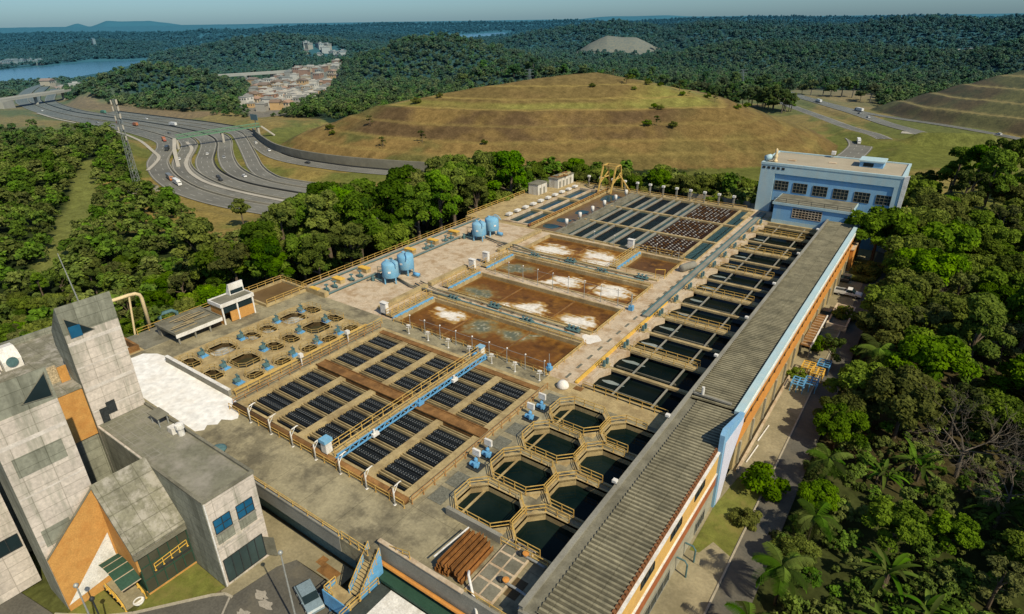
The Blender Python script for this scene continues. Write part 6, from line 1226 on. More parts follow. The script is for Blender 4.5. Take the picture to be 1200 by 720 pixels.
t1 = tower('concrete_tower', 'taller looking concrete tower with banded face beside the white sheet', -74, 19.5, 25.05, 5.5, 20.7, [(-74, -6), (-74, 20.7), (-77.6, 17), (-78.1, 15), (-76.3, 10.9), (-76.3, -6)], [(19.85, 19.4), (22.5, 17.0), (20.0, 16.8)])
m = MB(); m.box(-73.9, 20.05, 16.85, -73.86, 21.2, 18.2); m.build('blue_pane', GLASS_B, t1)
m = MB(); m.box(-73.99, 20.2, 5.5, -73.9, 21.0, 7.4); m.build('gate', DARKM, t1); m = MB(); m.box(-73.99, 21.0, 6.3, -73.9, 22.0, 7.9); m.build('door', DARKM, t1)
t2 = tower('concrete_tower', 'concrete tower at the left edge with triangular window and dark stained and shaded face', -62.5, 8.7, 14.3, -6, 20.0, [(-62.5, -6), (-62.5, 20.0), (-66.2, 16), (-66.8, 14), (-66.8, -6)], [(14.05, 19.6), (11.6, 17.3), (14.05, 17.0)])
m = MB(); m.box(-62.43, 9.2, 2.2, -62.40, 11.6, 4.2); m.build('patched_blocks', CB_D, t2); m = MB(); m.box(-62.43, 9.4, 10.5, -62.40, 13.4, 12.6); m.build('patched_blocks', CB_D, t2)
r = thing('antenna', 'thin whip antenna standing on top of the taller tower', 'antenna', (-76, 22.6, 18)); m = MB(); m.tube([(-76, 22.6, 18), (-76.4, 22.2, 25.6)], [.09, .04], 6); m.build('rod', STEEL, r)
mb_ = thing('middle_block', 'flat roofed concrete block with orange panel between the two towers', 'building', (-84, 16, -6)); m = MB(); m.box(-92, -12, -6, -74.5, 19.45, 10.6); m.box(-92, 19.45, -6, -76.5, 24.9, 10.6); m.build('wall', CB_D, mb_)
m = MB(); m.box(-92.2, -12, 10.6, -74.4, 25, 10.95); m.build('roof', MOSS, mb_); m = MB(); m.box(-74.5, 14.2, 4.4, -74.3, 19.45, 10.5); m.build('orange_panel', ORANGE, mb_); m = MB(); m.box(-92.4, -12, 10.9, -92.0, 25, 11.7); m.build('rear_parapet', CB_D, mb_)
m = MB(); m.box(-77.6, 15.2, 10.95, -77.3, 18.6, 13.0); m.build('lattice_screen', pmat('lattice_screen', (.42, .34, .22), .4, 6, .9), mb_); m = MB(); m.box(-76.9, 18.5, 10.95, -76.75, 19.4, 12.9); m.build('doorway', ORANGE, mb_)
lw = thing('side_wing', 'pinkish concrete wing at the left edge with one dark window', 'building', (-69, 2, -6)); m = MB(); m.box(-75, -12, -6, -69.0, 8.6, 12); m.build('wall', CB, lw); window(lw, 'x', (6.3, -.8), (8.4, .9), -69.0, 2, 1, GLASS_D, DARKM); m = MB(); m.box(-75, -12, 12, -69, 8.6, 12.3); m.build('roof', MOSS, lw)
r = thing('white_machine', 'white rounded ventilation machine on the roof left of the tower', 'machine', (-87, 15.5, 10.95)); m = MB(); m.extr([(-87.6, 15.7, 11.0), (-84.9, 15.7, 11.0), (-84.9, 15.7, 12.2), (-85.4, 15.7, 13.0), (-86.4, 15.7, 13.4), (-87.6, 15.7, 13.3)], (0, 1.9, 0)); m.build('hood', WHITE, r); m = MB(); m.tube([(-84.85, 16.6, 12.0), (-84.7, 16.6, 12.0)], .6, 14); m.build('fan_ring', TEAL, r); m = MB(); m.box(-88.6, 13.6, 11.0, -85.6, 15.6, 13.6); m.box(-85.6, 14, 11, -84.8, 15.2, 12.4); m.build('casing', WHITE, r); m = MB(); m.tube([(-88.8, 13, 11.2), (-88.4, 14, 13.9), (-86, 16, 13.9)], .25, 8); m.build('duct', TEAL, r); m = MB(); m.box(-89.2, 12.6, 10.96, -84.6, 17.8, 11.05); m.build('skid', C_GREY, r)
of = thing('office_block', 'flat roofed office block with two blue windows in the facade', 'building', (-62, 22, -6)); m = MB(); m.box(-74, 19.5, -6, -51.6, 25.05, 5.4); m.build('wall', CB, of)
m = MB(); m.box(-73.6, 19.44, -6, -51.66, 19.5, 5.38); m.build('stained_shaded_side', CB_D, of)  # thin layer whose dark colour carries the shade of this side
m = MB(); m.box(-73.9, 19.7, 5.402, -51.8, 24.85, 5.46); m.build('roof', ROOFG, of); m = MB(); m.box(-73.9, 24.86, 5.4, -51.5, 25.15, 5.75); m.box(-51.8, 19.4, 5.4, -51.5, 24.86, 5.72); m.box(-62.3, 19.4, 5.4, -51.8, 19.69, 5.65); m.build('parapet', C_GREY2, of)
m = MB()
for k in range(12): m.box(-73.2 + k * .95, 19.9, 5.461, -73.12 + k * .95, 24.6, 5.468)
for k in range(5): m.box(-73.2, 20.2 + k * .95, 5.461, -62.6, 20.28 + k * .95, 5.467)
m.build('paving_joints', C_GREY, of)
for ya, yb in ((19.95, 21.75), (22.45, 24.3)): window(of, 'x', (ya, 1.1), (yb, 2.85), -51.6, 2, 2, GLASS_B, DARKM, .06); m = MB(); m.box(-51.6, ya - .1, .95, -51.4, yb + .1, 1.05); m.build('sill', C_GREY, of); m = MB(); m.box(-51.6, ya - .05, -.35, -51.57, yb + .05, .9); m.build('stained_apron', CB_D, of)
m = MB(); m.box(-51.6, 19.6, -.65, -51.35, 24.9, -.42); m.build('ledge', CB, of)
window(of, 'x', (19.85, -5.55), (24.35, -2.45), -51.6, 5, 1, water_mat('grey_glass', (.035, .055, .055), .12, 0), DARKM, .08, 'shopfront'); m = MB(); m.add([(-51.55, 24.4, -5.6), (-50.4, 25.0, -5.6), (-50.4, 25.0, -2.9), (-51.55, 24.4, -2.9)], [(0, 1, 2, 3)]); m.build('open_door', C_GREY2, of)
m = MB(); m.tube([(-51.5, 19.55, 5.4), (-51.5, 19.55, -5.8)], .09, 8); m.build('downpipe', WHITE, of)
r = thing('roof_shelter', 'small slab canopy on legs on the office roof by the white sheet', 'canopy', (-68.4, 24.0, 5.5)); m = MB(); m.box(-69.6, 23.4, 6.7, -67.3, 24.8, 6.85); m.build('slab', C_GREY2, r)
for x, y in ((-69.3, 23.6), (-67.6, 23.6), (-69.3, 24.6), (-67.6, 24.6)): m = MB(); m.box(x - .06, y - .06, 5.46, x + .06, y + .06, 6.7); m.build('leg', STEEL, r)
for k, (x, y) in enumerate(((-65.2, 24.0), (-64.1, 24.3))): r = thing('air_unit', ['white air conditioning unit on the office roof', 'white vent cowl beside the air conditioning unit'][k], 'air unit', (x, y, 5.46)); m = MB(); (m.box(x - .55, y - .4, 5.5, x + .45, y + .4, 6.3) if k == 0 else m.lathe((x, y, 5.46), [(.35, 0), (.35, .9), (.5, .95), (.5, 1.5), (.1, 1.6)], 12)); m.build('casing', WHITE, r); m = MB(); m.tube([(x, y + .41, 5.9), (x, y + .45, 5.9)], .28, 14); m.build('fan', DARKM, r)
m = MB(); m.lathe((-61.6, 26.6, 3.0), [(1.0, 0), (.95, .12), (.6, .3), (.1, .38)], 16); tag(m.build('blue_dome', TEAL, smooth=True, origin=(-61.6, 26.6, 3)), 'dark blue domed hood just behind the office roof edge', 'hood')
m = MB(); m.box(-62.2, 26.1, 0, -61, 27.1, 3.0); o_ = m.build('pedestal', C_GREY2, None); o_.parent = bpy.data.objects['blue_dome']; o_.location = (61.6, -26.6, -3)
# entrance hall
eh = thing('entrance_hall', 'entrance hall with mossy sloping roof and orange gable wall', 'building', (-60, 15, -6))
m = MB(); m.extr([(-62.3, 14.0, 6.1), (-57.1, 14.0, -.2), (-57.0, 14.0, .15), (-62.1, 14.0, 6.5)], (0, 5.42, 0)); m.build('roof', MOSS, eh); m = MB(); m.box(-57.35, 14.02, -.75, -57.0, 19.4, -.25); m.build('eave_fascia', C_GREY2, eh)
m = MB(); m.extr([(-62.3, 8.72, -6), (-62.3, 8.72, 1.1), (-62.3, 14.15, 6.2), (-62.3, 14.15, -6)], (.28, 0, 0)); m.build('orange_wall', ORANGE, eh)
m = MB(); m.extr([(-62.0, 14.15, -6), (-62.0, 14.15, 5.6), (-57.4, 14.15, -.3), (-57.4, 14.15, -2.6), (-60, 14.15, -6)], (0, .2, 0)); m.build('orange_gable', ORANGE, eh)
m = MB(); m.extr([(-62.015, 8.8, -5.2), (-62.015, 13.95, .4), (-62.015, 13.95, -3.2), (-62.015, 12.8, -4.6)], (.02, 0, 0)); m.build('white_triangle', WHITE, eh)
m = MB(); m.extr([(-62.05, 8.7, 1.15), (-62.05, 14.1, 6.25), (-62.05, 14.1, 6.42), (-62.05, 8.7, 1.32)], (.14, 0, 0)); m.build('coping', C_GREY2, eh)
window(eh, 'x', (14.35, -5.8), (19.4, -.75), -57.5, 5, 3, water_mat('hall_glass', (.05, .05, .035), .06, 0), GREEN, .1, 'glazing')
m = MB(); m.box(-60.6, 14.37, -6, -57.55, 14.42, -.9); m.build('side_glazing', GREEN, eh)
m = MB(); m.box(-57.9, 14.3, -6, -57.3, 19.45, -5.8); m.build('brick_plinth', ORANGE, eh)
railing('stair_rail', '', [(-57.38, 15.6, -3.6), (-57.38, 19.1, -3.2)], .9, .8, YEL2, parent=eh, t=.06)
m = MB(); m.box(-57.46, 15.4, -3.75, -57.36, 19.3, -3.62); m.build('landing_edge', DARKM, eh)
m = MB(); vs = []
for k in range(9): a = k / 8; x = -62.0 + 4.6 * a; z = -2.7 + .55 * math.sin(a * 2.6) - 1.0 * a * a; vs += [(x, 12.2, z), (x, 14.12, z)]
m.add(vs, [(2 * k, 2 * k + 1, 2 * k + 3, 2 * k + 2) for k in range(8)]); m.build('canopy', GREEN, eh, True)
for k in (0, 2, 4, 6, 8): m = MB(); m.bar(vs[2 * k], vs[2 * k + 1], .07); m.build('canopy_rib', C_PALE, eh)
st_ = thing('entrance_steps', 'short entrance steps with yellow handrails under the green canopy', 'steps', (-58, 12.5, -6)); m = MB(); [m.box(-61.9 + .0, 11.9, -6, -58.6 + .4 * k, 13.9, -5.3 - .12 * k) for k in range(4)]; m.build('steps', APRON, st_)
for y in (11.9, 13.9): railing('handrail', '', [(-61.0, y, -5.3), (-58.6, y, -5.3), (-57.2, y, -5.9)], .95, .8, YEL2, parent=st_, t=.07)
r = thing('white_basin', 'white round planter beside the entrance steps', 'planter', (-57.6, 14.0, -6)); m = MB(); m.lathe((-57.2, 13.2, -6), [(.35, 0), (.55, .4), (.5, .45), (.35, .2)], 14); m.build('bowl', WHITE, r, True)
# ------------------------------------------------------------------ front yard
def sheet(nm, poly, z, mat, kind='structure', label=None, cat=None, h=None):
    m = MB()
    if h: m.prism(poly, z - h, z)
    else: m.add([(x, y, z) for x, y in poly], [tuple(range(len(poly)))])
    return tag(m.build(nm, mat), label, cat, kind=kind)
sheet('road', [(-80, -30), (-14, -30), (-14, 26.5), (-37, 26.0), (-48.6, 26.0), (-51.2, 24), (-51.6, 18.6), (-56.6, 12.0), (-63, 7.6), (-80, 5)], -6.02, ASPH)
sheet('paved_strip', [(-76, 25.1), (-51.5, 25.1), (-48.6, 26.0), (-41.8, 26.2), (-41.8, 28.6), (-76, 28.6)], -5.99, APRON)
sheet('paved_strip', [(-37.5, 26.2), (-20.9, 26.2), (-20.9, 29.4), (-37.5, 29.4)], -5.985, APRON)
sheet('pavement', [(-51.6, 18.8), (-50.2, 19.2), (-49.6, 24.2), (-48.6, 26.0), (-51.5, 25.1)], -5.9, APRON, h=.15)
sheet('lawn', [(-57.4, 14.2), (-57.4, 19.4), (-51.7, 19.4), (-51.9, 18.3), (-56.6, 12.5)], -5.94, LAWN); sheet('lawn', [(-62, 8.2), (-62.0, 11.8), (-57.0, 11.9), (-58.6, 10.6)], -5.95, LAWN)
m = MB(); kp = [(-63, 7.6), (-58.6, 10.4), (-56.6, 12.2), (-52.0, 18.0), (-51.0, 18.9), (-50.0, 19.1)]
for a, b in zip(kp[:-1], kp[1:]): m.bar((*a, -5.95), (*b, -5.95), .25, .16)
tag(m.build('kerb', PLANK), kind='structure')
m = MB(); m.box(-45.6, 26.3, -5.985, -43.0, 27.6, -5.975); m.box(-46.6, 27.0, -5.985, -45.6, 28.1, -5.975); tag(m.build('rust_stain', C_RUST, origin=(-46, 26.5, -6)), 'rust brown stains on the paved strip below the deck wall', 'stain')
for k, (x, y, a) in enumerate(((-47.8, 21.0, .3), (-47.2, 18.6, .2), (-46.4, 20.6, 1.2))):
    m = MB(); p = [(x + (1.0 + .3 * math.sin(5 * t + k)) * math.cos(t) * .9, y + (1 + .3 * math.cos(4 * t + k)) * math.sin(t) * .45) for t in [q * .42 for q in range(15)]]; m.add([(u, v, -6.012) for u, v in p], [tuple(range(15))]); tag(m.build('paint_patch', pmat('worn_white', (.34, .31, .26), .2, 1, .9) if k == 0 else bpy.data.materials['worn_white'], origin=(x, y, -6)), 'worn white patch on the asphalt in front of the office', 'paint patch', 'worn white patches')
m = MB(); m.bar((-50.6, 19.4, -6.012), (-46.8, 14.5, -6.012), .2, .01); tag(m.build('white_line', bpy.data.materials['worn_white'], origin=(-48, 17, -6)), 'worn white line across the asphalt before the office', 'line')
dw = thing('deck_front_wall', 'concrete front wall of the deck with recessed windows in deep shade', 'wall', (-60, 27.6, -6)); m = MB(); m.box(-76, 27.35, -1.9, -41.9, 27.65, .0); m.build('fascia', C_GREY, dw); m = MB(); m.box(-76, 28.9, -6, -41.9, 29.1, -1.9); m.build('recessed_wall', TEAL, dw)
for k in range(7): window(dw, 'y', (-74 + k * 4.6, -4.2), (-71.4 + k * 4.6, -2.4), 28.9, 3, 1, GLASS_D, DARKM)
m = MB(); m.box(-76, 27.3, .0, -41.8, 27.6, .22); m.build('kerb', C_GREY, dw)
railing('railing', 'yellow railing along the deck front beside the office passage', [(-72, 27.45, .2), (-42, 27.45, .2)], .7, 2.4, YEL)
dw2 = thing('deck_front_wall', 'stained grey deck wall above the white shed roof', 'wall', (-30, 29.1, -6)); m = MB(); m.box(-37.6, 28.9, -6, -20.95, 29.2, .8); m.build('panel', C_GREY, dw2); m = MB(); m.box(-37.7, 28.8, .8, -26.8, 29.25, .92); m.build('coping', C_PALE, dw2)
m = MB(); m.tube([(-37.4, 28.6, -1.6), (-21, 28.6, -1.6)], .22, 8); m.build('orange_pipe', OWALL, dw2); m = MB(); m.box(-37.4, 27.6, -2.9, -21, 28.85, -2.5); m.build('green_gutter', GREEN, dw2)
railing('railing', 'yellow railing on the deck edge by the slab panels at the gallery end', [(-26.8, 29.3, .0), (-21.2, 29.3, .0)], 1.05, 1.4, YEL)
railing('railing', 'yellow railing at the top of the blue stair', [(-41.6, 27.5, 0), (-37.8, 27.5, 0)], 1.05, 1.3, YEL)
railing('railing', 'yellow railing on the deck edge right of the blue stair', [(-36.2, 29.0, .0), (-33.4, 29.0, .9)], .95, 1.0, YEL)
bs = thing('blue_stair', 'bright blue steel stair with yellow rails climbing to the deck', 'stair', (-38, 25, -6))
m = MB(); [m.box(-38.3, 27.8 - .235 * k, -.3 - .265 * k, -36.9, 28.12 - .235 * k, -.22 - .265 * k) for k in range(12)]; m.build('tread', C_TAN, bs)
for x in (-38.45, -36.85): m = MB(); m.extr([(x, 28.3, .9), (x, 25.1, -2.9), (x, 25.1, -4.3), (x, 26.6, -5.2), (x, 28.3, -2.4)], (.08, 0, 0)); m.build('side_panel', BLUE, bs)
m = MB(); m.box(-40.5, 23.7, -3.6, -36.8, 25.2, -3.45); m.build('landing', C_TAN, bs); m = MB(); m.box(-40.6, 23.6, -4.9, -36.7, 23.7, -2.9); m.box(-40.6, 23.7, -4.9, -40.52, 25.2, -2.9); m.build('landing_panel', BLUE, bs)
for x, y in ((-40.3, 23.9), (-37, 23.9), (-40.3, 25.0), (-37, 25.0)): m = MB(); m.box(x - .08, y - .08, -6, x + .08, y + .08, -3.6); m.build('leg', BLUE, bs)
for x in (-38.38, -36.8): railing('handrail', '', [(x, 28.2, .0), (x, 25.2, -3.45)], 1.0, 1.0, YEL, parent=bs, t=.075)
railing('handrail', '', [(-40.45, 25.2, -3.45), (-40.45, 23.8, -3.45), (-39.2, 23.8, -3.45)], 1.0, .8, YEL, parent=bs, t=.075)
ws = thing('low_shed', 'low shed with bright white and dark roof panels below the deck wall', 'shed', (-32, 26.5, -6)); m = MB(); m.box(-36.4, 22.4, -6, -25, 27.5, -3.2); m.build('wall', C_GREY, ws); m = MB(); m.box(-35.0, 22.3, -3.2, -24.9, 27.55, -3.05); m.build('white_roof', WHITE, ws); m = MB(); m.box(-36.5, 22.3, -3.19, -35.02, 27.55, -3.06); m.build('dark_roof', pmat('dark_panel', (.05, .06, .055), .2, 1, .5), ws)
railing('railing', 'yellow railing beside the dark roof of the low shed', [(-36.6, 22.5, -3.05), (-36.6, 27.4, -3.05)], .9, 1.2, YEL)
def make_beam():
    r = MB(); r.box(-.24, -2.5, 0, .24, 2.5, .05); r.box(-.24, -2.5, .05, -.19, 2.5, .42); r.box(.19, -2.5, .05, .24, 2.5, .42); o = r.build('steel_beam', C_RUSTB, None); o.location = (0, 0, -300); return tag(o, 'x', 'beam')
C_RUSTB = pmat('rusty_steel', (.26, .115, .035), .3, 2, .75, (.12, .055, .02), .8, .6, objvar=.25)
SB = Proto(make_beam())
for lay in range(3):
    for k in range(6 - lay // 2): SB.place((-30.85 + k * .55 + lay * .12, 32.6 + rnd.uniform(-.25, .25), .02 + lay * .44), rnd.uniform(-.015, .015), 'rusty steel channel in the stack on the deck before the octagonal pools', 'stacked rusty steel channels')
m = MB(); m.bar((-31.3, 30.2, 1.45), (-30.9, 35, 1.45), .12, .1); tag(m.build('white_bar', WHITE, origin=(-31.1, 32.6, 1.4)), 'white bar lying on top of the rusty channel stack', 'bar')
sl = thing('cover_slabs', 'grid of grey cover slabs on the deck beside the gallery', 'slab', (-25.5, 34, 0)); m = MB(); m.box(-27.3, 29.9, .0, -24.2, 37.2, .22); m.build('frame', C_PALE, sl)
for i in range(2):
    for j in range(4): m = MB(); m.box(-27.1 + i * 1.48, 30.1 + j * 1.78, .22, -25.85 + i * 1.48, 31.6 + j * 1.78, .27); m.build('panel', C_GREY2, sl)
m = MB(); m.box(-24.1, 31.5, .005, -22.8, 33.8, .02); tag(m.build('wet_stain', pmat('wet_concrete', (.10, .07, .035), .3, 1, .4), origin=(-23.4, 32.6, 0)), 'dark wet stain on the deck by the standpipes', 'stain')
for k, (x, y) in enumerate(((-24.6, 36.0), (-24.4, 32.4))):
    r = thing('standpipe', ['standpipe with round orange valve near the nearest pool', 'standpipe with orange valve and bent pipe by the wet stain'][k], 'valve', (x, y, 0)); m = MB(); m.tube([(x - .9, y, .35), (x, y, .4), (x + 1.2, y, .4), (x + 2.3, y - .1, .4)] + ([(x + 2.5, y - .3, .35), (x + 2.5, y - 1.6, .3)] if k else []), .13, 8); m.build('pipe', STEEL, r, True); m = MB(); m.lathe((x, y, .45), [(.12, 0), (.12, .3), (.33, .33), (.33, .42), (.1, .46)], 12); m.build('valve_wheel', OWALL, r); m = MB(); m.lathe((x - .6, y, .1), [(.3, 0), (.3, .5), (.15, .6)], 10); m.build('body', DARKM, r)
r = thing('loading_arm', 'white pipe arm leaning over the deck edge by the slab panels', 'pipe', (-27.2, 30, 0)); m = MB(); m.tube([(-27.9, 31.2, .1), (-27.6, 30.9, 1.2), (-27.3, 30.5, 1.3), (-25.2, 28.9, -.2), (-24.6, 28.4, -1.6)], .13, 8); m.build('pipe', WHITE, r, True)
# ------------------------------------------------------------------ vehicles near by
RUB = pmat('tyre', (.025, .025, .027), .2, 3, .9); CARS = pmat('silver_blue_paint', (.20, .27, .31), .06, 1, .3, spec=.6)
def car(name, lb, cat, paint, loc, rz, L_=4.0, W_=1.72, pick=False):
    r = thing(name, lb, cat, loc, rz=rz); h = L_ / 2
    prof = [(-h, .35), (-h, .75), (-h * .94, .98), (-h * .35, 1.0), (h * .38, .96), (h * .92, .78), (h, .6), (h, .35)] if not pick else [(-h, .5), (-h, 1.0), (-h * .12, 1.02), (h * .4, 1.02), (h * .93, .95), (h, .75), (h, .5)]
    m = MB(); m.extr([(x, -W_ / 2, z) for x, z in prof], (0, W_, 0)); o = m.build('body', paint, None); o.parent = r
    cab = [(-h * .9, .97), (-h * .68, 1.4), (-h * .1, 1.48), (h * .12, 1.42), (h * .46, .95)] if not pick else [(-h * .12, 1.0), (-h * .06, 1.62), (h * .25, 1.64), (h * .52, 1.0)]
    m = MB(); m.extr([(x, -W_ / 2 + .1, z) for x, z in cab], (0, W_ - .2, 0)); o = m.build('cabin_glass', GLASS_D, None); o.parent = r
    rx0, rx1 = (-h * .68, h * .14) if not pick else (-h * .07, h * .27); zz = 1.46 if not pick else 1.64; m = MB(); m.box(rx0, -W_ / 2 + .12, zz - .04, rx1, W_ / 2 - .12, zz + .04); o = m.build('roof', paint, None); o.parent = r
    for s in (-1, 1):
        for x in (-h * .62, h * .62):
            m = MB(); m.tube([(x, s * (W_ / 2 - .18), .33), (x, s * (W_ / 2 + .01), .33)], .33, 14); o = m.build('wheel', RUB, None); o.parent = r; m = MB(); m.tube([(x, s * (W_ / 2), .33), (x, s * (W_ / 2 + .03), .33)], .18, 10); q = m.build('rim', STEEL, None); q.parent = o
        m = MB(); m.box(h - .05, s * W_ * .36 - .18, .62, h + .02, s * W_ * .36 + .18, .78); o = m.build('headlight', WHITE, None); o.parent = r
        m = MB(); m.box(h * .3, s * (W_ / 2 + .02) - .08, .98, h * .36, s * (W_ / 2 + .02) + .08, 1.12); o = m.build('mirror', paint, None); o.parent = r
    if pick: m = MB(); m.ring([(-h + .03, -W_ / 2 + .03), (-h * .15, -W_ / 2 + .03), (-h * .15, W_ / 2 - .03), (-h + .03, W_ / 2 - .03)], [(-h + .1, -W_ / 2 + .1), (-h * .17, -W_ / 2 + .1), (-h * .17, W_ / 2 - .1), (-h + .1, W_ / 2 - .1)], 1.0, 1.22); o = m.build('cargo_bed', paint, None); o.parent = r; m = MB(); m.box(-h + .12, -W_ / 2 + .12, 1.0, -h * .18, W_ / 2 - .12, 1.04); o = m.build('bed_floor', DARKM, None); o.parent = r
    return r
car('parked_car', 'silver blue hatchback parked beside the blue stair', 'car', CARS, (-42.9, 23.4, -5.97), -.3)
car('pickup_truck', 'white pickup parked across the yard beside the gallery', 'pickup', pmat('white_car_paint', (.75, .75, .74), .03, 1, .3, spec=.6), (-10.9, 136.9, -5.98), .02, 5.2, 1.9, True)
car('parked_car', 'dark car parked in the shade against the gallery wall', 'car', pmat('dark_car_paint', (.04, .045, .05), .1, 1, .3, spec=.6), (-12.6, 146.0, -5.98), 1.5); car('parked_car', 'dark car half hidden by the gallery wall near the shed roof', 'car', bpy.data.materials['dark_car_paint'], (-12.7, 124.2, -5.98), 1.55)
def street_lamp(x, y, z, h, lb, mt, rz=0):
    r = thing('street_lamp', lb, 'street lamp', (x, y, z)); m = MB(); m.tube([(x, y, z), (x, y, z + h * .93), (x, y, z + h)], [.1, .07, .05], 8); m.box(x - .2, y - .2, z, x + .2, y + .2, z + .15); m.build('pole', mt, r); m = MB(); m.lathe((x, y, z + h), [(.05, -.1), (.2, 0), (.24, .16), (.14, .32), (.04, .36)], 12); m.build('head', mt, r, True)
street_lamp(-41.0, 20.6, -6, 10.4, 'tall pale street lamp standing by the silver blue car', STEEL); street_lamp(-56.3, 9.0, -6, 7.2, 'pale street lamp in front of the orange entrance wall', STEEL); street_lamp(-54.2, 9.3, -6, 6.6, 'dark street lamp between the orange wall and the entrance steps', DARKM)
# ------------------------------------------------------------------ yard right of the gallery
sheet('yard', [(-13.9, 20), (-9.2, 20), (-9.2, 172), (-13.9, 172)], -6.0, APRON); sheet('road', [(-9.2, 20), (-5.7, 20), (-5.7, 95), (-5.6, 215), (-9.2, 215)], -6.03, ASPH)
m = MB(); m.box(-9.3, 20, -6.05, -9.1, 132, -5.9); tag(m.build('kerb', PLANK), kind='structure')
sheet('lawn', [(-13.4, 52), (-9.4, 53), (-9.4, 67), (-12.6, 67), (-13.4, 60)], -5.97, LAWN)
sheet('footpath', [(-12.9, 50.6), (-9.4, 50.2), (-9.4, 53.6), (-11.6, 54.6)], -5.955, APRON)
m = MB(); m.box(-13.2, 68, -6, -12.9, 96, -5.55); tag(m.build('kerb_wall', C_PALE, origin=(-13, 80, -6)), 'low pale kerb along the foot of the gallery wall', 'kerb')
for k, y in enumerate((70.5, 76.0)): m = MB(); m.tube([(-12.6, y, -5.9), (-12.3, y + 4.6, -5.9)], .09, 6); tag(m.build('drain_pipe', WHITE, origin=(-12.5, y, -6)), ['nearer', 'farther'][k] + ' white pipe lying along the yard by the gallery', 'pipe')
for k, (x, y, mt, lb) in enumerate(((-11.2, 93.2, BLUE, 'bright blue steel rack standing in the yard, nearest of the racks'), (-9.6, 94.4, BLUE, 'blue steel rack partly shaded behind the nearest blue one'), (-11.0, 99.4, YEL2, 'yellow steel machine frame overgrown by a shrub'), (-9.4, 98.2, YEL2, 'yellow steel frame lying beside the blue racks'), (-9.0, 101.5, BLUE, 'dark blue rack deep in the shade by the drive'))):
    r = thing('steel_rack', lb, 'rack', (x, y, -6)); m = MB()
    for dx in (-.9, 0, .9):
        for dy in (-1.2, 1.2): m.bar((x + dx, y + dy, -6), (x + dx, y + dy, -4.6), .12)
        m.bar((x + dx, y - 1.2, -4.6), (x + dx, y + 1.2, -4.6), .14); m.bar((x + dx, y - 1.2, -5.4), (x + dx, y + 1.2, -5.4), .12)
    m.build('frame', mt, r); m = MB(); [m.bar((x - .9, y + dy, -4.55), (x + .9, y + dy, -4.55), .14) for dy in (-1.2, -.4, .4, 1.2)]; m.build('rails', mt, r)
r = thing('lean_to_shed', 'narrow brown roofed lean-to with white edge along the gallery', 'shed', (-12.6, 112, -6)); m = MB(); m.box(-13.6, 104.5, -3.9, -12.0, 119, -3.75); m.build('roof', C_RUST, r); m = MB(); m.box(-12.0, 104.5, -3.95, -11.8, 119, -3.6); m.build('white_edge', WHITE, r)
for k in range(5): m = MB(); m.box(-12.1, 104.6 + k * 3.5, -6, -11.9, 104.8 + k * 3.5, -3.9); m.build('post', C_GREY, r)
for k in range(12): m = MB(); m.box(-13.5, 105 + k * 1.18, -3.75, -12.1, 105.15 + k * 1.18, -3.68); m.build('roof_batten', C_PALE, r)
r = thing('yard_enclosure', 'low concrete enclosure with pale rim beside the drive', 'enclosure', (-9.5, 128, -6)); m = MB(); m.ring([(-11.8, 118.5), (-8.3, 118.5), (-8.3, 129), (-11.8, 129)], [(-11.5, 118.8), (-8.6, 118.8), (-8.6, 128.7), (-11.5, 128.7)], -6, -4.9); m.build('wall', C_PALE, r); m = MB(); m.box(-11.5, 118.8, -5.99, -8.6, 128.7, -5.6); m.build('cover', C_GREY2, r)
hg = thing('hedge', 'clipped low hedge curving round the planting island by the drive', 'hedge', (-9.5, 151, -6)); pts = [(-12.8, 147.6), (-11, 146.6), (-9, 146.6), (-7.8, 148.2), (-7.4, 152), (-7.4, 157)]; g = np.random.default_rng(3); cs = []
for a, b in zip(pts[:-1], pts[1:]): cs += [(a[0] + (b[0] - a[0]) * t, a[1] + (b[1] - a[1]) * t, .45) for t in np.linspace(0, 1, 6)]
cs = np.array(cs); co, tn = leaf_cloud(g, cs, np.full(len(cs), .75), 4500, .2, tone_c=np.full(len(cs), .55), seed=5, squash=.7); o = bpy.data.objects.new('leaves', cloud_mesh('leaves', co + np.array((9.5, -151, 0)), tn, LEAF['bush'])); COL.objects.link(o); o.parent = hg
sheet('planting_bed', [(-12.9, 147.6), (-9, 146.6), (-7.5, 150), (-7.5, 162), (-13, 162)], -5.96, LAWN)
r = thing('garden_wall', 'low wall with orange capping on the wooded side of the drive', 'wall', (-4.6, 160, -6)); m = MB(); m.box(-4.9, 150, -6.5, -4.6, 172, -5.0); m.build('wall', C_PALE, r); m = MB(); m.box(-5.0, 150, -5.0, -4.5, 172, -4.88); m.build('capping', ORANGE, r)
r = thing('annex_wall', 'orange annex wall beneath the big tree by the gallery end', 'wall', (-13, 158, -6)); m = MB(); m.box(-13.6, 152, -6, -13.0, 164, -1); m.build('wall', OWALL, r); m = MB(); m.box(-13.7, 151.9, -1, -12.9, 164.1, -.8); m.build('capping', C_PALE, r)
r = thing('gate_house', 'pale flat gatehouse right of the blue building', 'building', (-3, 190, -6)); m = MB(); m.box(-6, 188, -6.5, 1, 194, -3.4); m.build('wall', SKYB, r); m = MB(); m.box(-6.3, 187.7, -3.4, 1.3, 194.3, -3.15); m.build('roof', C_PALE, r); window(r, 'y', (-5, -5.6), (-3.4, -4.2), 188, 2, 1, GLASS_D, DARKM)
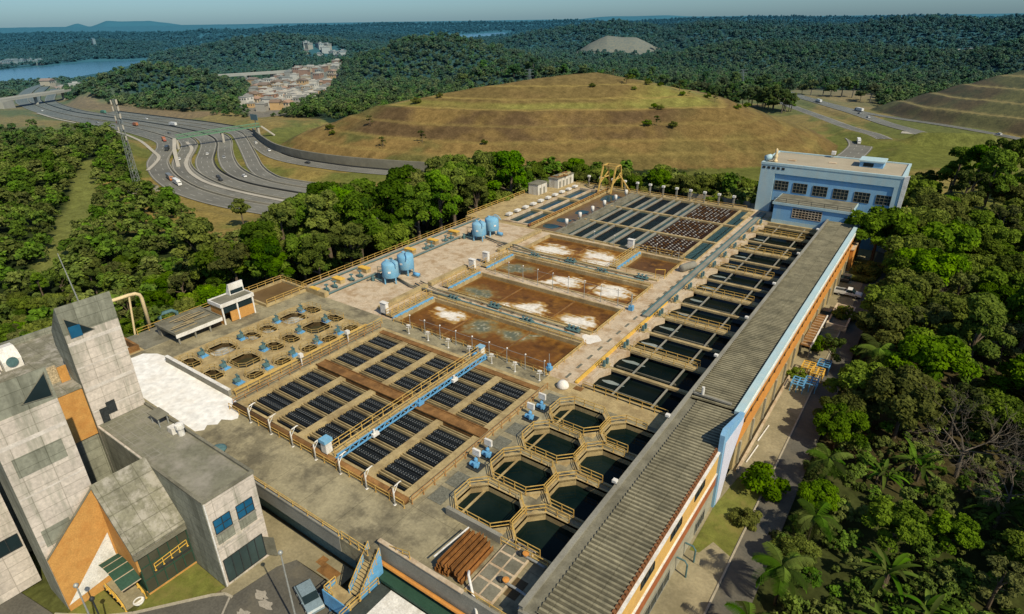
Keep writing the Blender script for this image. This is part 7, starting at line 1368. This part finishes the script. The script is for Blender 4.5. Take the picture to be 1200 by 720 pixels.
# ------------------------------------------------------------------ highways
LINE = pmat('road_marking', (.34, .33, .30), .1, .2, .8, haze=True); BARR = pmat('median_barrier', (.30, .28, .22), .15, .1, .9, haze=True); DBARR = pmat('dark_barrier', (.05, .052, .05), .2, .2, .9, haze=True)
FCON = pmat('far_concrete', (.42, .39, .33), .12, .1, .9, haze=True); FSTEEL = pmat('mast_steel', (.20, .22, .21), .15, 1, .6, haze=True); FGREEN = pmat('bridge_green', (.13, .25, .15), .1, .3, .7, haze=True)
def resample(pts, step=6):
    pts = [np.array(p, float) for p in pts]; P_ = [2 * pts[0] - pts[1]] + pts + [2 * pts[-1] - pts[-2]]; out = []
    for i in range(1, len(P_) - 2):
        n = max(2, int(np.linalg.norm(P_[i + 1] - P_[i]) / step))
        for k in range(n):
            t = k / n; a, b, c, d = P_[i - 1:i + 3]; out.append(.5 * ((2 * b) + (c - a) * t + (2 * a - 5 * b + 4 * c - d) * t * t + (3 * b - a - 3 * c + d) * t ** 3))
    out.append(pts[-1]); return np.array(out)
def normals(p):
    t = np.gradient(p, axis=0); t /= np.linalg.norm(t, axis=1, keepdims=True) + 1e-9; return np.stack([-t[:, 1], t[:, 0]], 1), t
def ribbon(mb, p, n, o0, o1, z, h=0.0, mi=0):
    k = len(p); a = p + n * o0; b = p + n * o1
    if h == 0: mb.add([(*q, z) for q in a] + [(*q, z) for q in b], [(i, i + 1, k + i + 1, k + i) for i in range(k - 1)], mi)
    else:
        vs = [(*q, z) for q in a] + [(*q, z + h) for q in a] + [(*q, z + h) for q in b] + [(*q, z) for q in b]
        mb.add(vs, [(r * k + i, r * k + i + 1, (r + 1) * k + i + 1, (r + 1) * k + i) for i in range(k - 1) for r in range(3)], mi)
RP = {}
for k, (pts, wd, rz) in ROADS.items():
    p = resample(pts); n, t = normals(p); RP[k] = (p, n, t, wd, rz); mb = MB(); ribbon(mb, p, n, -wd / 2 - .5, wd / 2 + .5, rz); o = mb.build('highway', ASPH_H); tag(o, kind='structure')
    mb = MB(); ribbon(mb, p, n, -wd / 2 + .1, -wd / 2 + .45, rz + .03); ribbon(mb, p, n, wd / 2 - .45, wd / 2 - .1, rz + .03)
    for off in ((-wd / 6, wd / 6) if wd > 8.5 else (0,)):
        for i in range(0, len(p) - 2, 2): q = p[i:i + 2]; ribbon(mb, np.stack([q[0], q[0] + (q[1] - q[0]) * .7]), n[i:i + 2], off - .16, off + .16, rz + .032)
    tag(mb.build('road_marking', LINE), kind='structure')
    if k in ('R1', 'R2', 'R3', 'R4', 'R5', 'R6'):
        mb = MB(); ribbon(mb, p, n, -wd / 2 - 1.0, -wd / 2 - .6, rz - .1, .85)
        tag(mb.build('barrier', DBARR if k in ('R3', 'R6') else BARR), {'R1': 'low barrier along the outermost carriageway of the bend', 'R2': 'low barrier between the two outer carriageways', 'R3': 'dark barrier along the third carriageway of the bend', 'R4': 'low barrier between the middle carriageways', 'R5': 'low barrier along the fifth carriageway of the bend', 'R6': 'dark barrier along the carriageway under the mound'}[k], 'barrier')
p = resample([(-424, 216), (-396, 204), (-372, 188), (-350, 175), (-322, 164), (-290, 158), (-240, 159), (-180, 166)][::-1]); n, t = normals(p); mb = MB(); ribbon(mb, p, n, -1.0, 1.0, -24.9, .25); tag(mb.build('pavement', FCON), kind='structure')
p = resample([(-690, 222), (-620, 215), (-560, 214), (-505, 210), (-455, 200), (-408, 186), (-388, 179), (-374, 170), (-357, 157)]); n, t = normals(p); mb = MB(); zz = height(p[:, 0], p[:, 1])
for i in range(len(p) - 1): a, b = p[i] + n[i] * 1.0, p[i] - n[i] * 1.0; c, d = p[i + 1] - n[i + 1] * 1.0, p[i + 1] + n[i + 1] * 1.0; za, zb = zz[i] + .5, zz[i + 1] + .5; mb.add([(*a, za), (*b, za), (*c, zb), (*d, zb)], [(0, 1, 2, 3)])
tag(mb.build('footpath', FCON), kind='structure')
p = resample([(-270, 200), (-300, 202), (-335, 207), (-370, 222), (-408, 240)]); n, t = normals(p)
wl = MB(); pw = resample([(-190, 251), (-250, 232), (-283, 225.5), (-312, 224.5), (-342, 229), (-378, 243), (-412, 259)]); nw, tw = normals(pw); ribbon(wl, pw, nw, -.5, .5, -25.5, 5.0); tag(wl.build('retaining_wall', pmat('grey_retaining', (.20, .19, .15), .2, .15, .9, haze=True)), 'long grey retaining wall along the carriageway at the foot of the mound', 'wall')
# green footbridge
fb = thing('footbridge', 'green truss footbridge crossing all the carriageways of the bend', 'bridge', (-404, 204, -25)); a, b = Vector((-405, 200, -18.6)), Vector((-398, 256, -17.8)); m = MB(); m.bar(a, b, 2.6, .5); m.build('deck', FGREEN, fb)
dv = (b - a).normalized(); sd_ = Vector((-dv.y, dv.x, 0)); m = MB()
for s in (-1.2, 1.2):
    m.bar(a + sd_ * s + Vector((0, 0, 2.2)), b + sd_ * s + Vector((0, 0, 2.2)), .25)
    for k in range(20): q = a.lerp(b, k / 20); q2 = a.lerp(b, (k + .5) / 20); q3 = a.lerp(b, (k + 1) / 20); m.bar(q + sd_ * s, q2 + sd_ * s + Vector((0, 0, 2.2)), .16); m.bar(q2 + sd_ * s + Vector((0, 0, 2.2)), q3 + sd_ * s, .16)
m.build('truss', FGREEN, fb)
for q in (0, .52, .97): c = a.lerp(b, q); m = MB(); m.box(c.x - .7, c.y - .7, -25.3, c.x + .7, c.y + .7, c.z - .2); m.build('pier', FCON, fb)
m = MB(); m.bar((-405, 199, -18.4), (-382, 186, -21.5), 2, .35); m.bar((-382, 186, -21.5), (-352, 171.5, -24.8), 2, .35); m.build('ramp', FCON, fb); m = MB(); m.bar((-398, 257, -18), (-391, 262, -24.5), 2, .5); m.build('stair', FCON, fb)
for q in ((-393, 192.2, -20), (-382, 186, -21.6), (-370, 180, -22.9)): m = MB(); m.box(q[0] - .4, q[1] - .4, -25.3, q[0] + .4, q[1] + .4, q[2]); m.build('ramp_pier', FCON, fb)
r = thing('highway_sign', 'dark blue highway sign seen from behind at the end of the green footbridge', 'sign', (-412, 262, -25)); m = MB(); m.tube([(-412, 262, -25), (-412, 262, -14)], .3, 8); m.build('pole', FSTEEL, r); m = MB(); m.box(-416, 261.4, -15.5, -408, 261.8, -11.5); m.build('panel', pmat('sign_back', (.10, .16, .18), .1, 1, .6, haze=True), r)
# communication mast
ms = thing('lattice_mast', 'tall tapering lattice telecom mast with white antennas above the highway bend', 'mast', (-317, 133, -22)); zb = zat(-317, 133); m = MB(); H_ = 17.0 - zb; cr = [(-1, -1), (1, -1), (1, 1), (-1, 1)]
def mp(c, f, w=1.3): s = w * (1 - .62 * f); return Vector((-317 + c[0] * s, 133 + c[1] * s, zb + H_ * f))
for c in cr: m.bar(mp(c, 0), mp(c, 1), .17)
for k in range(15):
    f0, f1 = k / 15, (k + 1) / 15
    for i in range(4): m.bar(mp(cr[i], f0), mp(cr[(i + 1) % 4], f1), .1); m.bar(mp(cr[i], f1), mp(cr[(i + 1) % 4], f1), .08)
m.build('lattice', FSTEEL, ms)
for k in range(14): f = (.97, .97, .97, .9, .9, .9, .82, .82, .8, .7, .68, .68, .58, .55)[k]; a = k * 2.1; c = mp((0, 0), f); m = MB(); m.box(c.x + 1.4 * math.cos(a) - .25, c.y + 1.4 * math.sin(a) - .25, c.z - 1.0, c.x + 1.4 * math.cos(a) + .25, c.y + 1.4 * math.sin(a) + .25, c.z + 1.0); m.build('antenna_panel', FCON, ms)
r = thing('equipment_cabin', 'white fenced equipment cabin at the foot of the lattice mast', 'cabin', (-311, 131, zb)); m = MB(); zc = zat(-311, 131); m.box(-314, 128, zc - .5, -309.5, 132, zc + 2.8); m.build('wall', FCON, r); m = MB(); m.box(-314.3, 127.7, zc + 2.8, -309.2, 132.3, zc + 3.0); m.build('roof', WHITE, r); m = MB(); m.ring([(-321, 125), (-307, 125), (-307, 138), (-321, 138)], [(-320.8, 125.2), (-307.2, 125.2), (-307.2, 137.8), (-320.8, 137.8)], zc - 1, zc + 1.6); m.build('compound_fence', C_GREY, r)
# overpass and viaduct
ov = thing('overpass', 'pale concrete overpass crossing the highway at the far left', 'bridge', (-760, 240, -25)); m = MB(); a, b = Vector((-700, 120, -17.2)), Vector((-808, 318, -16.2)); m.bar(a, b, 11, 1.6); m.build('deck', FCON, ov); sd_ = (b - a).cross(Vector((0, 0, 1))).normalized()
for s in (-5.4, 5.4): m = MB(); m.bar(a + sd_ * s + Vector((0, 0, 1.2)), b + sd_ * s + Vector((0, 0, 1.2)), .3, .9); m.build('parapet', FCON, ov)
for q in (.34, .5, .66, .82): c = a.lerp(b, q); m = MB(); m.box(c.x - 1.2, c.y - 1.2, -27, c.x + 1.2, c.y + 1.2, -17.5); m.build('pier', FCON, ov)
m = MB(); m.prism([(-752, 206), (-742, 214), (-752, 226), (-764, 216)], -26, -17.6); m.build('abutment', FCON, ov)
vd = thing('viaduct', 'long concrete viaduct on piers behind the hillside town', 'bridge', (-730, 540, -30)); m = MB(); a, b = Vector((-790, 395, -13.2)), Vector((-690, 690, -11.5)); m.bar(a, b, 12, 2.0); m.build('deck', FCON, vd); sd_ = (b - a).cross(Vector((0, 0, 1))).normalized()
for k in range(11): c = a.lerp(b, (k + .4) / 11); m = MB(); m.box(c.x - 1.5, c.y - 1.5, -42, c.x + 1.5, c.y + 1.5, c.z - .8); m.build('pier', FCON, vd)
for s in (-5.8, 5.8): m = MB(); m.bar(a + sd_ * s + Vector((0, 0, 1.4)), b + sd_ * s + Vector((0, 0, 1.4)), .4, .9); m.build('parapet', FCON, vd)
# pylons
for k, (x, y, lb) in enumerate(((-373, 556, 'power pylon on the skyline behind the mound'), (-196, 688, 'power pylon in front of the dark hills to the right of the mound'))):
    z = zat(x, y); r = thing('power_pylon', lb, 'pylon', (x, y, z)); m = MB(); h = 24 if k == 0 else 20
    for c in cr: m.bar((x + c[0] * 2.4, y + c[1] * 2.4, z - 1), (x + c[0] * .5, y + c[1] * .5, z + h), .28)
    for q in range(8):
        f0, f1 = q / 8, (q + 1) / 8; s0, s1 = 2.4 - 1.9 * f0, 2.4 - 1.9 * f1
        for i in range(4): c, d = cr[i], cr[(i + 1) % 4]; m.bar((x + c[0] * s0, y + c[1] * s0, z + h * f0), (x + d[0] * s1, y + d[1] * s1, z + h * f1), .18)
    m.build('lattice', FSTEEL, r)
    for f in (.72, .85, .97): m = MB(); m.bar((x - 4, y - 2, z + h * f), (x + 4, y + 2, z + h * f), .3); m.build('cross_arm', FSTEEL, r)
# ------------------------------------------------------------------ distant houses
HM = [pmat('house_' + n_, c, .1, .3, .9, haze=True) for n_, c in (('cream', (.62, .50, .34)), ('white', (.70, .66, .58)), ('ochre', (.60, .38, .16)), ('brick', (.38, .20, .11)), ('grey', (.36, .33, .28)))]
RM = [pmat('roof_' + n_, c, .15, .3, .9, haze=True) for n_, c in (('tile', (.40, .24, .15)), ('grey', (.34, .32, .28)), ('pale', (.58, .53, .45)), ('brown', (.24, .15, .09)))]
HW = pmat('house_window', (.05, .05, .05), .1, 1, .5, haze=True); HN = ['cream', 'white', 'ochre', 'brick', 'grey']; RN = ['tiled', 'grey', 'pale', 'brown']
def make_house(w_, i, h, hm, rm, flat, det=True):
    r = thing('house', '', 'house', (0, 0, -400)); m = MB(); m.box(-w_ / 2, -i / 2, -3, w_ / 2, i / 2, h); o = m.build('wall', HM[hm], None); o.parent = r; m = MB()
    if flat: m.box(-w_ / 2 - .3, -i / 2 - .3, h, w_ / 2 + .3, i / 2 + .3, h + .35); m.box(-w_ * .1, -i * .2, h + .35, w_ * .25, i * .2, h + 1.6)
    else: m.extr([(-w_ / 2 - .5, -i / 2 - .5, h), (w_ / 2 + .5, -i / 2 - .5, h), (0, -i / 2 - .5, h + w_ * .24)], (0, i + 1, 0))
    o = m.build('roof', RM[rm], None); o.parent = r
    if det:
        for k in range(3): m = MB(); x = -w_ / 2 + w_ * (k + .5) / 3; m.box(x - .6, -i / 2 - .06, h - 2.0, x + .6, -i / 2 + .02, h - .8); o = m.build('window', HW, None); o.parent = r
        for k in range(2): m = MB(); y = -i / 2 + i * (k + .5) / 2; m.box(w_ / 2 - .02, y - .6, h - 2.0, w_ / 2 + .06, y + .6, h - .8); o = m.build('window', HW, None); o.parent = r
    return Proto(r)
HT = [(hm, rm, make_house(rnd.uniform(6, 9), rnd.uniform(7, 11), rnd.choice((3.2, 5.5, 6.2)), hm, rm, fl)) for hm, rm, fl in ((0, 0, False), (1, 2, True), (2, 1, True), (3, 2, True), (4, 1, True), (0, 2, True), (1, 1, True), (2, 3, False))]
tx = np.array([rnd.uniform(-870, -500) for _ in range(2600)]); ty = np.array([rnd.uniform(325, 620) for _ in range(2600)]); mk = (poly_in(tx, ty, TOWN) > 4); tx, ty = tx[mk], ty[mk]; kt = thin(tx, ty, 10.5); kt = kt[np.argsort(np.hypot(tx[kt], ty[kt]))]
for i in kt[:250]:
    x, y = float(tx[i]), float(ty[i]); hm, rm, P_ = HT[rnd.randrange(len(HT))]; z = zat(x, y); wh = 'in the upper part of the town by the viaduct' if y > 455 else 'in the lower part of the town beside the highway'
    lb = 'small %s house with %s roof %s' % (HN[hm], RN[rm], wh); P_.place((x, y, z + .3), rnd.choice((.4, 1.97, .5, 2.1)), lb, 'hillside town, ' + lb, rnd.uniform(.9, 1.2))
r = thing('water_tower', 'white cylindrical water tower rising from the hillside town', 'water tower', (-790, 500, -30)); z = zat(-790, 500); m = MB(); m.lathe((-790, 500, z), [(1.4, -1), (1.4, 12), (2.2, 13), (2.2, 17), (.2, 17.5)], 14); m.build('tower', FCON, r, True)
def village(cx, cy, rx, ry, n, wh, sc):
    for k in range(n):
        a = rnd.random() * 6.283; q = math.sqrt(rnd.random()); x, y = cx + rx * q * math.cos(a), cy + ry * q * math.sin(a); hm, rm, P_ = HT[rnd.choice((0, 1, 1, 5, 6))]; lb = 'tiny %s house with %s roof %s' % (HN[hm], RN[rm], wh); P_.place((x, y, zat(x, y) + 1), rnd.random() * 3, lb, lb, sc)
village(-1880, 560, 60, 90, 22, 'on the far shore of the lake', 1.8); village(-2300, 900, 60, 120, 12, 'in the woods beyond the lake', 2.0); village(-2750, 1800, 90, 160, 24, 'strung along the distant ridge', 2.4)
village(-22, 1150, 55, 60, 26, 'in the village on the right hill', 1.7); village(70, 1180, 40, 40, 16, 'in the village on the right hill', 1.6); village(-1090, 880, 60, 40, 12, 'at the foot of the wooded hill', 1.6); village(-1010, 370, 60, 40, 10, 'on the bank near the lake', 1.6)
for k, (x, y, w_, d, h, mt, lb) in enumerate(((-1130, 430, 34, 14, 4.5, HM[2], 'long yellow warehouse on the lake bank'), (-1080, 455, 30, 12, 4.5, HM[1], 'long white warehouse on the lake bank'), (-880, 560, 40, 22, 9, HM[1], 'large white shed at the edge of the hillside town'), (-2050, 850, 7, 7, 22, HM[1], 'white tower block standing out of the far woods'))):
    z = zat(x, y); r = thing('warehouse' if k < 3 else 'tower_block', lb, 'building', (x, y, z)); m = MB(); m.box(x - w_ / 2, y - d / 2, z - 3, x + w_ / 2, y + d / 2, z + h); m.build('wall', mt, r); m = MB(); m.extr([(x - w_ / 2 - .5, y - d / 2 - .5, z + h), (x - w_ / 2 - .5, y + d / 2 + .5, z + h), (x - w_ / 2 - .5, y, z + h + 2.5)], (w_ + 1, 0, 0)); m.build('roof', RM[1], r)
# ------------------------------------------------------------------ traffic
VM = {n_: pmat('vehicle_' + n_, c, .04, 1, .4, haze=True, spec=.5) for n_, c in (('white', (.75, .75, .73)), ('dark', (.04, .045, .05)), ('silver', (.35, .36, .36)), ('red', (.35, .07, .04)), ('orange', (.45, .16, .05)), ('grey', (.18, .19, .19)), ('blue', (.08, .16, .26)), ('green', (.10, .25, .16)))}
def far_car(c):
    r = thing('moving_car', '', 'car', (0, 0, -400)); m = MB(); m.extr([(-2.1, -.88, .3), (-2.1, -.88, .95), (.9, -.88, .98), (2.1, -.88, .75), (2.1, -.88, .3)], (0, 1.76, 0)); o = m.build('body', VM[c], None); o.parent = r; m = MB(); m.extr([(-1.9, -.75, .96), (-1.4, -.75, 1.42), (.2, -.75, 1.42), (1.0, -.75, .97)], (0, 1.5, 0)); o = m.build('cabin', VM['dark'], None); o.parent = r; m = MB(); m.box(-1.4, -.72, 1.4, .2, .72, 1.46); o = m.build('roof', VM[c], None); o.parent = r
    for x in (-1.3, 1.3):
        for s in (-.8, .8): m = MB(); m.tube([(x, s - .1, .32), (x, s + .1, .32)], .32, 9); o = m.build('wheel', RUB, None); o.parent = r
    return Proto(r)
def far_truck(cab, box, L_=13):
    r = thing('moving_truck', '', 'truck', (0, 0, -400)); m = MB(); m.extr([(L_ / 2 - 2.4, -1.2, .6), (L_ / 2 - 2.4, -1.2, 3.0), (L_ / 2 - .5, -1.2, 3.0), (L_ / 2, -1.2, 1.9), (L_ / 2, -1.2, .6)], (0, 2.4, 0)); o = m.build('cab', VM[cab], None); o.parent = r; m = MB(); m.box(-L_ / 2, -1.25, 1.0, L_ / 2 - 2.7, 1.25, 3.8); o = m.build('cargo_box', VM[box], None); o.parent = r; m = MB(); m.box(-L_ / 2, -.9, .55, L_ / 2 - 2.4, .9, 1.0); o = m.build('chassis', VM['dark'], None); o.parent = r; m = MB(); m.box(L_ / 2 - .35, -1.05, 1.9, L_ / 2 - .1, 1.05, 2.75); o = m.build('windscreen', VM['dark'], None); o.parent = r
    for x in (L_ / 2 - 1.2, L_ / 2 - 4, -L_ / 2 + 1.2, -L_ / 2 + 2.4):
        for s in (-1.05, 1.05): m = MB(); m.tube([(x, s - .15, .5), (x, s + .15, .5)], .5, 10); o = m.build('wheel', RUB, None); o.parent = r
    return Proto(r)
FC = {c: far_car(c) for c in ('white', 'dark', 'silver', 'grey')}; FT = {'wo': far_truck('white', 'white'), 'or': far_truck('orange', 'grey'), 'rw': far_truck('red', 'orange', 9), 'dk': far_truck('dark', 'dark'), 'bus': far_truck('green', 'green', 11), 'bl': far_truck('blue', 'white')}
def on_road(P_, rd, x, y, off, lb, flip=False):
    p, n, t, wd, rz = RP[rd]; i = int(np.argmin(np.hypot(p[:, 0] - x, p[:, 1] - y))); q = p[i] + n[i] * off; P_.place((float(q[0]), float(q[1]), rz + .04), math.atan2(t[i, 1], t[i, 0]) + (math.pi if flip else 0), lb, 'traffic on the highways', .85 if P_ in FC.values() else .72)
CN = {'white': 'white', 'dark': 'black', 'silver': 'silver', 'red': 'red', 'grey': 'grey'}
on_road(FT['wo'], 'R1', -312, 148, -1, 'white truck in the sharp bend of the outermost carriageway', True); on_road(FT['or'], 'R1', -326, 152, -1, 'orange and grey lorry right behind the white truck in the bend', True); on_road(FT['rw'], 'R1', -440, 210, 0, 'red and orange truck entering the bend from the straight', True); on_road(FT['dk'], 'R1', -411, 194, -2, 'dark truck at the inner edge just before the bend')
on_road(FT['or'], 'R2', -550, 231, 1, 'grey lorry with orange cab behind the lattice mast'); on_road(FT['rw'], 'R2', -530, 231, -2, 'red truck just right of the lattice mast'); on_road(FT['bus'], 'R5', -635, 254, 0, 'green bus below the cut slope of the bushy hill'); on_road(FT['wo'], 'R4', -505, 250, 1, 'white box truck in the middle of the straight')
for k, (rd, x, y, off, c, lb) in enumerate((('R2', -369, 184, 1, 'white', 'white car below the green footbridge on the second carriageway'), ('R3', -372, 200, -1, 'white', 'white car on the third carriageway just past the footbridge shadow'), ('R4', -352, 200, 1, 'silver', 'silver car in the middle of the bend, fourth carriageway'), ('R6', -376, 238, 1, 'white', 'first white car on the carriageway under the mound'), ('R6', -348, 226, -1, 'white', 'second white car on the carriageway under the mound'), ('R6', -300, 217, 0, 'dark', 'black car by the grey retaining wall'), ('R5', -560, 257, 1, 'white', 'white car on the farthest carriageway of the straight'), ('R1', -575, 223, 0, 'silver', 'silver car on the outermost carriageway of the straight'), ('R1', -700, 231, 0, 'white', 'white car just out of the overpass'), ('R4', -690, 250, 0, 'grey', 'grey car on the far side by the overpass'), ('R3', -310, 170, 0, 'dark', 'black car going round the bend beside a twin'), ('R3', -302, 168, 1.5, 'dark', 'second black car going round the bend beside its twin'), ('R4', -295, 177, 0, 'white', 'white car leaving the bend on the fourth carriageway'), ('R2', -470, 229, 0, 'grey', 'grey car on the second carriageway of the straight'))): on_road(FC[c], rd, x, y, off, lb, k % 2 == 0)
on_road(FT['wo'], 'RH1', -47, 440, 1, 'white truck on the curved slip road behind the blue building', True); on_road(FT['bl'], 'RH3', -68, 568, 0, 'blue and white truck on the right hand motorway'); on_road(FC['white'], 'RH2', -55, 535, 1, 'white car on the right hand motorway below the truck'); on_road(FC['silver'], 'RH2', -66, 553, -1, 'silver car on the right hand motorway beside the truck'); on_road(FT['wo'], 'RH2', -105, 612, 1, 'white truck at the far end of the right hand motorway'); on_road(FC['dark'], 'RH1', -62, 484, 0, 'black car at the far end of the curved slip road'); on_road(FC['white'], 'RH3', 22, 497, 0, 'white car at the foot of the terraced slope')
p = RP['RH1b'][0]; n = RP['RH1b'][1]; mb = MB(); ribbon(mb, p, n, -4.6, 4.6, -24.9, 2.3); tag(mb.build('bridge_deck', FCON), 'pale elevated slip road ending above the green meadow', 'bridge deck')
bk = thing('bridge_end', 'cut off end of the motorway bridge deck above the meadow', 'bridge', (-20, 480, -22)); m = MB(); m.box(-30, 474, -25, -14, 482, -22.1); m.build('abutment', FCON, bk)
